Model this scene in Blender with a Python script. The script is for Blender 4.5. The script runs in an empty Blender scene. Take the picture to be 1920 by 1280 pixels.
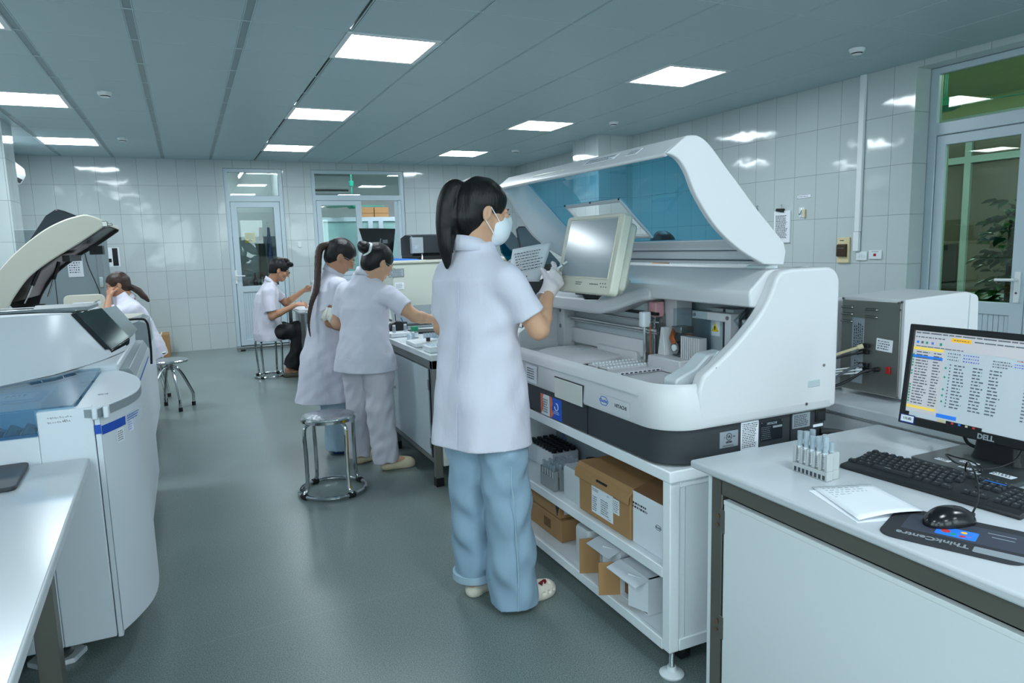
import bpy, bmesh, math, random
import numpy as np
from mathutils import Vector, Matrix, Euler
random.seed(7)
SC = bpy.context.scene
COL = SC.collection
V = Vector
R = math.radians

# ---------------------------------------------------------------- materials
def lin(c):
    return tuple(((x / 12.92) if x <= 0.04045 else ((x + 0.055) / 1.055) ** 2.4) for x in c)
def rgb(r, g, b):
    return lin((r / 255, g / 255, b / 255))
MATS = {}
def mat(name, col, rough=0.5, metal=0.0, spec=0.5, noise=0.0, nscale=8.0, bump=0.0, bscale=40.0, bdist=0.002,
        trans=0.0, ior=1.45, alpha=1.0, emit=None, estr=0.0, coat=0.0, stretch=None, sheen=0.0, sss=0.0):
    m = bpy.data.materials.new(name)
    m.use_nodes = True
    nt = m.node_tree; N = nt.nodes; L = nt.links
    b = N['Principled BSDF']
    c = rgb(*col) + (1.0,)
    b.inputs['Base Color'].default_value = c
    b.inputs['Roughness'].default_value = rough
    b.inputs['Metallic'].default_value = metal
    b.inputs['Specular IOR Level'].default_value = spec
    b.inputs['IOR'].default_value = ior
    b.inputs['Transmission Weight'].default_value = trans
    b.inputs['Alpha'].default_value = alpha
    b.inputs['Coat Weight'].default_value = coat
    if sheen: b.inputs['Sheen Weight'].default_value = sheen
    if sss:
        b.inputs['Subsurface Weight'].default_value = sss
        b.inputs['Subsurface Radius'].default_value = (0.01, 0.004, 0.002)
    if emit:
        b.inputs['Emission Color'].default_value = rgb(*emit) + (1.0,)
        b.inputs['Emission Strength'].default_value = estr
    tc = N.new('ShaderNodeTexCoord')
    vec = tc.outputs['Object']
    if stretch:
        mp = N.new('ShaderNodeMapping'); mp.inputs['Scale'].default_value = stretch
        L.new(vec, mp.inputs['Vector']); vec = mp.outputs['Vector']
    if noise > 0:
        nz = N.new('ShaderNodeTexNoise'); nz.inputs['Scale'].default_value = nscale; nz.inputs['Detail'].default_value = 5
        L.new(vec, nz.inputs['Vector'])
        mx = N.new('ShaderNodeMix'); mx.data_type = 'RGBA'
        lo = tuple(x * (1 - noise) for x in c[:3]) + (1,); hi = tuple(min(1, x * (1 + noise)) for x in c[:3]) + (1,)
        mx.inputs[6].default_value = lo; mx.inputs[7].default_value = hi
        L.new(nz.outputs['Fac'], mx.inputs[0]); L.new(mx.outputs[2], b.inputs['Base Color'])
    if bump > 0:
        nz = N.new('ShaderNodeTexNoise'); nz.inputs['Scale'].default_value = bscale; nz.inputs['Detail'].default_value = 4
        L.new(vec, nz.inputs['Vector'])
        bp = N.new('ShaderNodeBump'); bp.inputs['Strength'].default_value = bump; bp.inputs['Distance'].default_value = bdist
        L.new(nz.outputs['Fac'], bp.inputs['Height']); L.new(bp.outputs['Normal'], b.inputs['Normal'])
    MATS[name] = m
    return m
def clear_glass(name, tint, rough=0.0, mix=0.12):
    """thin pane: mostly a tinted see-through with a weak mirror on top"""
    m = bpy.data.materials.new(name); m.use_nodes = True
    nt = m.node_tree; N = nt.nodes; L = nt.links
    for n in list(N):
        if n.type != 'OUTPUT_MATERIAL': N.remove(n)
    out = [n for n in N if n.type == 'OUTPUT_MATERIAL'][0]
    t = N.new('ShaderNodeBsdfTransparent'); t.inputs[0].default_value = rgb(*tint) + (1,)
    g = N.new('ShaderNodeBsdfGlossy'); g.inputs['Roughness'].default_value = rough; g.inputs[0].default_value = (.9, .9, .9, 1)
    lw = N.new('ShaderNodeLayerWeight'); lw.inputs['Blend'].default_value = 0.5
    pw = N.new('ShaderNodeMath'); pw.operation = 'POWER'; pw.inputs[1].default_value = 6.6; L.new(lw.outputs['Facing'], pw.inputs[0])
    ma = N.new('ShaderNodeMath'); ma.operation = 'MULTIPLY_ADD'; ma.inputs[1].default_value = 0.85; ma.inputs[2].default_value = .02 + mix * 0.2
    L.new(pw.outputs[0], ma.inputs[0])
    mx = N.new('ShaderNodeMixShader')
    L.new(ma.outputs[0], mx.inputs[0]); L.new(t.outputs[0], mx.inputs[1]); L.new(g.outputs[0], mx.inputs[2])
    L.new(mx.outputs[0], out.inputs['Surface'])
    MATS[name] = m
    return m
def milky(name, tint, surf, fac=0.5, rough=0.35):
    """translucent moulded plastic: part see-through, part diffuse"""
    m = bpy.data.materials.new(name); m.use_nodes = True
    nt = m.node_tree; N = nt.nodes; L = nt.links
    b = N['Principled BSDF']; b.inputs['Base Color'].default_value = rgb(*surf) + (1,); b.inputs['Roughness'].default_value = rough
    out = [n for n in N if n.type == 'OUTPUT_MATERIAL'][0]
    t = N.new('ShaderNodeBsdfTransparent'); t.inputs[0].default_value = rgb(*tint) + (1,)
    mx = N.new('ShaderNodeMixShader'); mx.inputs[0].default_value = fac
    L.new(t.outputs[0], mx.inputs[1]); L.new(b.outputs[0], mx.inputs[2]); L.new(mx.outputs[0], out.inputs['Surface'])
    MATS[name] = m
    return m

# ---------------------------------------------------------------- mesh builder
class MB:
    def __init__(s, M=None):
        s.v = []; s.f = []; s.fm = []; s.M = M; s.cm = 0
    def add(s, vs, fs, mi=None):
        o = len(s.v); s.v.extend([tuple(p) for p in vs])
        s.f.extend([tuple(i + o for i in f) for f in fs]); s.fm.extend([s.cm if mi is None else mi] * len(fs)); return s
    def box(s, lo, hi, mi=None):
        x0, y0, z0 = lo; x1, y1, z1 = hi
        if x0 > x1: x0, x1 = x1, x0
        if y0 > y1: y0, y1 = y1, y0
        if z0 > z1: z0, z1 = z1, z0
        s.nb = getattr(s, 'nb', 0) + 1; j = min((s.nb % 9) * .00011, .05 * min(x1 - x0, y1 - y0, z1 - z0))
        x0 += j; y0 += j; z0 += j; x1 -= j; y1 -= j; z1 -= j
        return s.add([(x0, y0, z0), (x1, y0, z0), (x1, y1, z0), (x0, y1, z0), (x0, y0, z1), (x1, y0, z1), (x1, y1, z1), (x0, y1, z1)],
                     [(3, 2, 1, 0), (4, 5, 6, 7), (0, 1, 5, 4), (1, 2, 6, 5), (2, 3, 7, 6), (3, 0, 4, 7)], mi)
    def cbox(s, c, d, mi=None):
        return s.box([c[i] - d[i] / 2 for i in range(3)], [c[i] + d[i] / 2 for i in range(3)], mi)
    def obox(s, c, ax, mi=None):
        """oriented box: centre, three half-axis vectors"""
        c = V(c); a, b, d = [V(x) for x in ax]
        vs = [c + i * a + j * b + k * d for k in (-1, 1) for (i, j) in ((-1, -1), (1, -1), (1, 1), (-1, 1))]
        fl = a.cross(b).dot(d) < 0
        fs = [(3, 2, 1, 0), (4, 5, 6, 7), (0, 1, 5, 4), (1, 2, 6, 5), (2, 3, 7, 6), (3, 0, 4, 7)]
        return s.add(vs, [f[::-1] for f in fs] if fl else fs, mi)
    def cone(s, p0, p1, r0, r1=None, n=16, mi=None, caps=True):
        r1 = r0 if r1 is None else r1
        p0 = V(p0); p1 = V(p1); d = (p1 - p0).normalized()
        a = d.orthogonal().normalized(); b = d.cross(a)
        vs = []
        for p, r in ((p0, r0), (p1, r1)):
            vs += [p + r * (math.cos(2 * math.pi * i / n) * a + math.sin(2 * math.pi * i / n) * b) for i in range(n)]
        fs = [(i, (i + 1) % n, n + (i + 1) % n, n + i) for i in range(n)]
        if caps: fs += [tuple(range(n))[::-1], tuple(range(n, 2 * n))]
        return s.add(vs, fs, mi)
    def tube(s, path, r, n=8, mi=None, closed=False):
        P = [V(p) for p in path]; m = len(P); rs = r if isinstance(r, (list, tuple)) else [r] * m
        up = None; vs = []
        for i, p in enumerate(P):
            if closed: t = (P[(i + 1) % m] - P[i - 1]).normalized()
            else: t = (P[min(i + 1, m - 1)] - P[max(i - 1, 0)]).normalized()
            if up is None: a = t.orthogonal().normalized()
            else: a = (up - up.dot(t) * t).normalized()
            up = a; b = t.cross(a)
            vs += [p + rs[i] * (math.cos(2 * math.pi * k / n) * a + math.sin(2 * math.pi * k / n) * b) for k in range(n)]
        fs = []
        for i in range(m if closed else m - 1):
            j = (i + 1) % m
            fs += [(i * n + k, i * n + (k + 1) % n, j * n + (k + 1) % n, j * n + k) for k in range(n)]
        if not closed: fs += [tuple(range(n))[::-1], tuple(range((m - 1) * n, m * n))]
        return s.add(vs, fs, mi)
    def lathe(s, c, prof, n=24, axis='z', mi=None):
        """prof: list of (r, h); r=0 closes"""
        c = V(c); vs = []; fs = []
        def P(r, h, a):
            x, y = r * math.cos(a), r * math.sin(a)
            return c + (V((x, y, h)) if axis == 'z' else V((x, h, -y)) if axis == 'y' else V((h, x, y)))
        for (r, h) in prof: vs += [P(max(r, 1e-5), h, 2 * math.pi * k / n) for k in range(n)]
        for i in range(len(prof) - 1):
            fs += [(i * n + k, i * n + (k + 1) % n, (i + 1) * n + (k + 1) % n, (i + 1) * n + k) for k in range(n)]
        fs += [tuple(range(n))[::-1], tuple(range((len(prof) - 1) * n, len(prof) * n))]
        return s.add(vs, fs, mi)
    def prism(s, poly, axis, a, b, mi=None):
        """poly in the two other axes (cyclic order: x->(y,z), y->(x,z), z->(x,y)), extruded from a to b"""
        n = len(poly)
        def P(p, h):
            return {'x': (h, p[0], p[1]), 'y': (p[0], h, p[1]), 'z': (p[0], p[1], h)}[axis]
        vs = [P(p, a) for p in poly] + [P(p, b) for p in poly]
        ar = sum(poly[i][0] * poly[(i + 1) % n][1] - poly[(i + 1) % n][0] * poly[i][1] for i in range(n))
        pos = (ar > 0) == (b > a)
        if axis == 'y': pos = not pos
        fs = [(i, (i + 1) % n, n + (i + 1) % n, n + i) for i in range(n)] + [tuple(range(n))[::-1], tuple(range(n, 2 * n))]
        return s.add(vs, fs if pos else [f[::-1] for f in fs], mi)
    def strip(s, c0, c1, mi=None):
        """quad strip between two equally long polylines"""
        n = len(c0)
        return s.add(list(c0) + list(c1), [(i, i + 1, n + i + 1, n + i) for i in range(n - 1)], mi)
    def loft(s, rings, mi=None, caps=True):
        n = len(rings[0]); vs = [p for r in rings for p in r]; fs = []
        for i in range(len(rings) - 1):
            fs += [(i * n + k, i * n + (k + 1) % n, (i + 1) * n + (k + 1) % n, (i + 1) * n + k) for k in range(n)]
        if caps: fs += [tuple(range(n))[::-1], tuple(range((len(rings) - 1) * n, len(rings) * n))]
        return s.add(vs, fs, mi)
    def build(s, name, m, parent=None, bev=0.0, smooth=35, seg=2, solid=0.0, sub=0, recalc=True):
        me = bpy.data.meshes.new(name)
        vs = s.v
        if s.M is not None: vs = [s.M @ V(p) for p in vs]
        if parent is not None:
            Mi = WM[parent.name].inverted(); vs = [Mi @ V(p) for p in vs]
        me.from_pydata([tuple(p) for p in vs], [], s.f)
        ms = m if isinstance(m, (list, tuple)) else [m]
        for x in ms: me.materials.append(MATS[x] if isinstance(x, str) else x)
        if len(ms) > 1: me.polygons.foreach_set('material_index', s.fm)
        if recalc:
            bm = bmesh.new(); bm.from_mesh(me); bmesh.ops.recalc_face_normals(bm, faces=bm.faces); bm.to_mesh(me); bm.free()
        o = bpy.data.objects.new(name, me); COL.objects.link(o)
        WM[o.name] = Matrix.Identity(4) if parent is None else WM[parent.name].copy()
        if parent is not None: o.parent = parent
        if solid:
            md = o.modifiers.new('solid', 'SOLIDIFY'); md.thickness = abs(solid); md.offset = 0 if solid > 0 else 1
        if bev > 0:
            md = o.modifiers.new('bevel', 'BEVEL'); md.width = bev; md.segments = seg; md.limit_method = 'ANGLE'; md.angle_limit = R(30)
        if sub:
            md = o.modifiers.new('sub', 'SUBSURF'); md.levels = sub; md.render_levels = sub
        if smooth:
            me.polygons.foreach_set('use_smooth', [True] * len(me.polygons))
            if smooth < 180 : me.set_sharp_from_angle(angle=R(smooth))
        return o
WM = {}
def tag(o, label, cat, group=None, kind=None):
    if label: o['label'] = label
    if cat: o['category'] = cat
    if group: o['group'] = group
    if kind: o['kind'] = kind
    return o
def thing(name, label, cat, loc=(0, 0, 0), rz=0.0, group=None, M=None):
    o = bpy.data.objects.new(name, None); COL.objects.link(o)
    o.empty_display_size = 0.05
    Mx = M if M is not None else Matrix.Translation(V(loc)) @ Matrix.Rotation(rz, 4, 'Z')
    o.matrix_world = Mx; WM[o.name] = Mx.copy()
    return tag(o, label, cat, group)
def kids(o): return [c for c in o.children]
def dup(o, M, label=None, group=None):
    """copy of a thing with copies of its parts and sub-parts, moved by matrix M"""
    r = o.copy(); COL.objects.link(r)
    W = M @ WM[o.name]; r.matrix_world = W; WM[r.name] = W.copy()
    if label: r['label'] = label
    if group: r['group'] = group
    for ch in kids(o):
        c = ch.copy(); COL.objects.link(c); c.parent = r
        for g in kids(ch):
            d = g.copy(); COL.objects.link(d); d.parent = c
    return r
def struct(o, label=None, cat=None):
    o['kind'] = 'structure'
    if label: o['label'] = label
    o['category'] = cat or o.name.split('_')[0]
    return o
def text(body, size, M, m, parent, name='lettering', ex=0.0004, bold=0.0, align='CENTER', sx=1.0):
    cu = bpy.data.curves.new(name, 'FONT'); cu.body = body; cu.size = size; cu.extrude = ex
    cu.align_x = align; cu.align_y = 'CENTER'; cu.offset = bold; cu.resolution_u = 3
    t = bpy.data.objects.new(name, cu); COL.objects.link(t)
    dg = bpy.context.evaluated_depsgraph_get(); dg.update()
    me = bpy.data.meshes.new_from_object(t.evaluated_get(dg))
    COL.objects.unlink(t); bpy.data.objects.remove(t); bpy.data.curves.remove(cu)
    S = Matrix.Diagonal((sx, 1, 1, 1))
    Mi = WM[parent.name].inverted() if parent is not None else Matrix.Identity(4)
    me.transform(Mi @ M @ S)
    me.materials.clear(); me.materials.append(MATS[m]); me.name = name
    o = bpy.data.objects.new(name, me); COL.objects.link(o); WM[o.name] = Matrix.Identity(4) if parent is None else WM[parent.name].copy()
    if parent is not None: o.parent = parent
    return o
def frame(o, x, y):
    """matrix with origin o, x axis along x, z axis = x cross y"""
    x = V(x).normalized(); z = x.cross(V(y)).normalized(); y = z.cross(x)
    return Matrix(((x.x, y.x, z.x, o[0]), (x.y, y.y, z.y, o[1]), (x.z, y.z, z.z, o[2]), (0, 0, 0, 1)))
def plate(name, M, w, h, m, parent, t=0.001, bev=0.0):
    """thin rectangular plate lying in the x-y plane of M, centred, standing t proud"""
    return MB(M).box((-w / 2, -h / 2, -0.0005), (w / 2, h / 2, t)).build(name, m, parent, bev=bev)
def scribble(M, w, h, rows, m, parent, name='printed_text', seed=1, t=0.0016, left=None, fill=0.8, lh=0.45):
    """unreadable small print: rows of short dashes"""
    rr = random.Random(seed); b = MB(M); dy = h / rows
    for i in range(rows):
        y = h / 2 - dy * (i + .5); x = -w / 2
        end = w / 2 * rr.uniform(fill * 2 - 1, 1)
        while x < end:
            l = min(rr.uniform(.03, .12) * max(w, h) , end - x)
            if l > 0.0008: b.box((x, y - dy * lh / 2, t - .0004), (x + l, y + dy * lh / 2, t))
            x += l + dy * .4
    return b.build(name, m, parent, smooth=0, recalc=False)
def rrect(w, h, r, n=5, cx=0, cy=0):
    pts = []
    for (sx, sy, a0) in ((1, 1, 0), (-1, 1, 90), (-1, -1, 180), (1, -1, 270)):
        for k in range(n + 1):
            a = R(a0 + 90 * k / n); pts.append((cx + sx * (w / 2 - r) + r * math.cos(a), cy + sy * (h / 2 - r) + r * math.sin(a)))
    return pts
def rpoly(poly, r, n=5):
    """round the corners of a polygon (list of (x,y)); r scalar or per-corner list"""
    m = len(poly); out = []; rs = r if isinstance(r, (list, tuple)) else [r] * m
    for i in range(m):
        p0, p, p1 = V((*poly[i - 1], 0)), V((*poly[i], 0)), V((*poly[(i + 1) % m], 0))
        if rs[i] <= 0: out.append((p.x, p.y)); continue
        a = (p0 - p); b = (p1 - p); la, lb = a.length, b.length; a.normalize(); b.normalize()
        ang = a.angle(b); d = min(rs[i] / math.tan(ang / 2), la * .49, lb * .49)
        q0 = p + a * d; q1 = p + b * d
        for k in range(n + 1):
            t = k / n; q = q0 * (1 - t) ** 2 + p * 2 * t * (1 - t) + q1 * t * t; out.append((q.x, q.y))
    return out
def arc(c, r, a0, a1, n=8):
    return [(c[0] + r * math.cos(R(a0 + (a1 - a0) * k / n)), c[1] + r * math.sin(R(a0 + (a1 - a0) * k / n))) for k in range(n + 1)]
def spline(pts, n=6):
    """Catmull-Rom through points"""
    P = [V(p) if len(p) == 3 else V((*p, 0)) for p in pts]; out = []
    for i in range(len(P) - 1):
        a = P[max(i - 1, 0)]; b = P[i]; c = P[i + 1]; d = P[min(i + 2, len(P) - 1)]
        for k in range(n):
            t = k / n
            out.append(0.5 * ((2 * b) + (c - a) * t + (2 * a - 5 * b + 4 * c - d) * t * t + (3 * b - a - 3 * c + d) * t ** 3))
    out.append(P[-1]); return out

# ---------------------------------------------------------------- signed-distance modelling (organic shapes)
class Grid:
    def __init__(s, lo, hi, h):
        s.lo = np.array(lo, np.float32); s.h = h
        s.n = np.ceil((np.array(hi) - np.array(lo)) / h).astype(int) + 1
        s.D = np.full(s.n, 0.05, np.float32)
        s.ax = [s.lo[i] + np.arange(s.n[i], dtype=np.float32) * h for i in range(3)]
    def block(s, lo, hi, pad):
        i0 = np.clip(np.floor((np.array(lo) - pad - s.lo) / s.h).astype(int), 0, s.n)
        i1 = np.clip(np.ceil((np.array(hi) + pad - s.lo) / s.h).astype(int) + 1, 0, s.n)
        sl = tuple(slice(a, b) for a, b in zip(i0, i1))
        X = s.ax[0][sl[0]][:, None, None]; Y = s.ax[1][sl[1]][None, :, None]; Z = s.ax[2][sl[2]][None, None, :]
        return sl, X, Y, Z
    def comb(s, sl, d, k, op):
        a = s.D[sl]
        if a.size == 0: return
        d = np.broadcast_to(d, a.shape).astype(np.float32)
        if op == 'sub': a, d, sg = -a, d, -1
        else: sg = 1
        if op == 'int':
            r = np.maximum(a, d)
        elif k <= 0: r = np.minimum(a, d)
        else:
            hh = np.clip(.5 + .5 * (d - a) / k, 0, 1)
            r = d * (1 - hh) + a * hh - k * hh * (1 - hh)
        s.D[sl] = sg * r
    def cap(s, p0, p1, r0, r1=None, k=0.01, op='add', sq=None, cut=None):
        """tapered capsule; sq=(axis, factor) squashes it across that axis"""
        r1 = r0 if r1 is None else r1
        p0 = np.array(p0, float); p1 = np.array(p1, float)
        rm = max(r0, r1); sl, X, Y, Z = s.block(np.minimum(p0, p1) - rm, np.maximum(p0, p1) + rm, k + .03)
        dx, dy, dz = X - p0[0], Y - p0[1], Z - p0[2]
        e = p1 - p0; L2 = float(e @ e) + 1e-12
        t = np.clip((dx * e[0] + dy * e[1] + dz * e[2]) / L2, 0, 1)
        qx, qy, qz = dx - t * e[0], dy - t * e[1], dz - t * e[2]
        d2 = qx * qx + qy * qy + qz * qz
        if sq is not None:
            n = np.array(sq[0], float); n /= np.linalg.norm(n); c = qx * n[0] + qy * n[1] + qz * n[2]
            d2 = d2 + c * c * (sq[1] ** 2 - 1)
        d = np.sqrt(np.maximum(d2, 0)) - (r0 + (r1 - r0) * t)
        if cut is not None:
            c, n = np.array(cut[0], float), np.array(cut[1], float); n = n / np.linalg.norm(n)
            d = np.maximum(d, (X - c[0]) * n[0] + (Y - c[1]) * n[1] + (Z - c[2]) * n[2])
        s.comb(sl, d, k, op); return s
    def chain(s, pts, rs, k=0.01, op='add', sq=None):
        for i in range(len(pts) - 1): s.cap(pts[i], pts[i + 1], rs[i], rs[i + 1], k, op, sq)
        return s
    def ell(s, c, rad, Rm=None, k=0.01, op='add'):
        """ellipsoid; Rm rows are its axes"""
        c = np.array(c, float); rm = max(rad); sl, X, Y, Z = s.block(c - rm, c + rm, k + .03)
        Rm = np.eye(3) if Rm is None else np.array(Rm, float)
        dx, dy, dz = X - c[0], Y - c[1], Z - c[2]
        q = 0; g = 0
        for i in range(3):
            u = (dx * Rm[i][0] + dy * Rm[i][1] + dz * Rm[i][2]) / rad[i]; q = q + u * u; g = g + (u / rad[i]) ** 2
        k0 = np.sqrt(q); k1 = np.sqrt(g) + 1e-6
        s.comb(sl, k0 * (k0 - 1) / k1, k, op); return s
    def half(s, p, n, op='sub', k=0.0, lo=None, hi=None):
        """cut away the side the normal n points to"""
        p = np.array(p, float); n = np.array(n, float); n /= np.linalg.norm(n)
        lo = s.lo if lo is None else lo; hi = (s.lo + s.n * s.h) if hi is None else hi
        sl, X, Y, Z = s.block(lo, hi, 0)
        s.comb(sl, -((X - p[0]) * n[0] + (Y - p[1]) * n[1] + (Z - p[2]) * n[2]), k, op); return s
    def loft(s, Rm, o, rings, k=0.01, op='add', ex=2.0, caps=True):
        """rings: (h, cl, cf, a, b) in the frame with rows l (left), f (forward), u (up); superelliptic sections"""
        Rm = np.array(Rm, float); o = np.array(o, float)
        rg = np.array(sorted(rings), float)
        mx = max(rg[:, 3].max() + np.abs(rg[:, 1]).max(), rg[:, 4].max() + np.abs(rg[:, 2]).max())
        c0 = o + Rm[2] * rg[0, 0]; c1 = o + Rm[2] * rg[-1, 0]
        sl, X, Y, Z = s.block(np.minimum(c0, c1) - mx, np.maximum(c0, c1) + mx, k + .02)
        dx, dy, dz = X - o[0], Y - o[1], Z - o[2]
        l = dx * Rm[0][0] + dy * Rm[0][1] + dz * Rm[0][2]; f = dx * Rm[1][0] + dy * Rm[1][1] + dz * Rm[1][2]; u = dx * Rm[2][0] + dy * Rm[2][1] + dz * Rm[2][2]
        l, f, u = np.broadcast_arrays(l, f, u)
        I = lambda j: np.interp(u, rg[:, 0], rg[:, j]).astype(np.float32)
        a, b = I(3), I(4)
        q = (np.abs((l - I(1)) / a) ** ex + np.abs((f - I(2)) / b) ** ex) ** (1 / ex)
        d = (q - 1) * np.minimum(a, b)
        if caps: d = np.maximum(d, np.maximum(rg[0, 0] - u, u - rg[-1, 0]))
        s.comb(sl, d, k, op); return s
    def disp(s, fn):
        X = s.ax[0][:, None, None]; Y = s.ax[1][None, :, None]; Z = s.ax[2][None, None, :]
        s.D += fn(X, Y, Z).astype(np.float32); return s
    def mesh(s):
        S = s.D < 0
        S[0] = S[-1] = False; S[:, 0] = S[:, -1] = False; S[:, :, 0] = S[:, :, -1] = False
        any_ = np.zeros(np.array(S.shape) - 1, bool); all_ = np.ones_like(any_)
        offs = [(i, j, k) for i in (0, 1) for j in (0, 1) for k in (0, 1)]
        n = np.array(S.shape) - 1
        for (i, j, k) in offs:
            v = S[i:i + n[0], j:j + n[1], k:k + n[2]]; any_ |= v; all_ &= v
        act = any_ & ~all_
        ii, jj, kk = np.nonzero(act)
        idx = np.full(act.shape, -1, np.int32); idx[ii, jj, kk] = np.arange(len(ii))
        D = np.where(S, np.minimum(s.D, -1e-6), np.maximum(s.D, 1e-6))
        c = {o: D[ii + o[0], jj + o[1], kk + o[2]] for o in offs}
        acc = np.zeros((len(ii), 3), np.float64); cnt = np.zeros(len(ii))
        for a in offs:
            for axn in range(3):
                if a[axn] == 0:
                    b = tuple(a[q] + (1 if q == axn else 0) for q in range(3))
                    va, vb = c[a], c[b]; m = (va < 0) != (vb < 0)
                    t = np.where(m, va / (va - vb + 1e-20), 0)
                    p = np.tile(np.array(a, float), (len(ii), 1)); p[:, axn] = t
                    acc[m] += p[m]; cnt[m] += 1
        vs = s.lo + (np.stack([ii, jj, kk], 1) + acc / cnt[:, None]) * s.h
        faces = []
        for axn in range(3):
            sl0 = [slice(1, -1)] * 3; sl1 = [slice(1, -1)] * 3
            sl0[axn] = slice(0, -1); sl1[axn] = slice(1, None)
            A = S[tuple(sl0)]; B = S[tuple(sl1)]
            e = np.nonzero(A != B); flip = A[e]
            base = [e[q] + (0 if q == axn else 1) for q in range(3)]
            u, w = [(1, 2), (2, 0), (0, 1)][axn]
            def cell(du, dw):
                q = [base[0].copy(), base[1].copy(), base[2].copy()]; q[u] += du; q[w] += dw
                return idx[q[0], q[1], q[2]]
            f = np.stack([cell(-1, -1), cell(0, -1), cell(0, 0), cell(-1, 0)], 1)
            f[~flip] = f[~flip][:, ::-1]
            faces.append(f)
        f = np.concatenate(faces); f = f[(f >= 0).all(1)]
        return vs, f
def npmesh(name, vs, fs, m, parent=None, midx=None, smooth_it=1):
    for _ in range(smooth_it):                                  # light Laplacian smoothing
        acc = np.zeros_like(vs); cnt = np.zeros(len(vs))
        for a, b in ((0, 1), (1, 2), (2, 3), (3, 0)):
            np.add.at(acc, fs[:, a], vs[fs[:, b]]); np.add.at(cnt, fs[:, a], 1)
            np.add.at(acc, fs[:, b], vs[fs[:, a]]); np.add.at(cnt, fs[:, b], 1)
        vs = vs * .5 + .5 * acc / np.maximum(cnt, 1)[:, None]
    if parent is not None:
        Mi = np.array(WM[parent.name].inverted()); vs = vs @ Mi[:3, :3].T + Mi[:3, 3]
    me = bpy.data.meshes.new(name)
    me.vertices.add(len(vs)); me.vertices.foreach_set('co', vs.astype(np.float32).ravel())
    me.loops.add(fs.size); me.loops.foreach_set('vertex_index', fs.astype(np.int32).ravel())
    me.polygons.add(len(fs)); me.polygons.foreach_set('loop_start', np.arange(0, fs.size, 4, dtype=np.int32))
    me.polygons.foreach_set('use_smooth', np.ones(len(fs), bool))
    for x in (m if isinstance(m, (list, tuple)) else [m]): me.materials.append(MATS[x])
    if midx is not None: me.polygons.foreach_set('material_index', midx.astype(np.int32))
    me.update(); me.validate()
    o = bpy.data.objects.new(name, me); COL.objects.link(o); WM[o.name] = Matrix.Identity(4) if parent is None else WM[parent.name].copy()
    if parent is not None: o.parent = parent
    return o

# ---------------------------------------------------------------- camera (1920 x 1280, f = 1306.4 px)
ya, pi_, ro = -.4315, -.1379, -.0272
fw = V((-math.sin(ya) * math.cos(pi_), math.cos(ya) * math.cos(pi_), math.sin(pi_)))
rt0 = V((math.cos(ya), math.sin(ya), 0)); up0 = rt0.cross(fw)
rt = math.cos(ro) * rt0 + math.sin(ro) * up0; up = -math.sin(ro) * rt0 + math.cos(ro) * up0
cam = bpy.data.cameras.new('camera'); cam.sensor_width = 36.0; cam.lens = 1306.4 / 1920 * 36.0; cam.clip_start = 0.05
co = bpy.data.objects.new('camera', cam); COL.objects.link(co)
co.matrix_world = Matrix(((rt.x, up.x, -fw.x, 0), (rt.y, up.y, -fw.y, 0), (rt.z, up.z, -fw.z, 1.39), (0, 0, 0, 1)))
SC.camera = co
SC.view_settings.view_transform = 'Standard'; SC.view_settings.look = 'None'; SC.view_settings.gamma = 1.0
SC.view_settings.use_curve_mapping = False; SC.view_settings.exposure = 0.0
w = bpy.data.worlds.new('world'); SC.world = w; w.use_nodes = True
w.node_tree.nodes['Background'].inputs[0].default_value = (0.86, 0.93, 1.0, 1); w.node_tree.nodes['Background'].inputs[1].default_value = 6.6
SC.cycles.use_denoising = True
SC.cycles.max_bounces = 10; SC.cycles.diffuse_bounces = 5; SC.cycles.transparent_max_bounces = 16
SC.cycles.sample_clamp_indirect = 6.0
SC.cycles.caustics_reflective = False; SC.cycles.caustics_refractive = False
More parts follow.
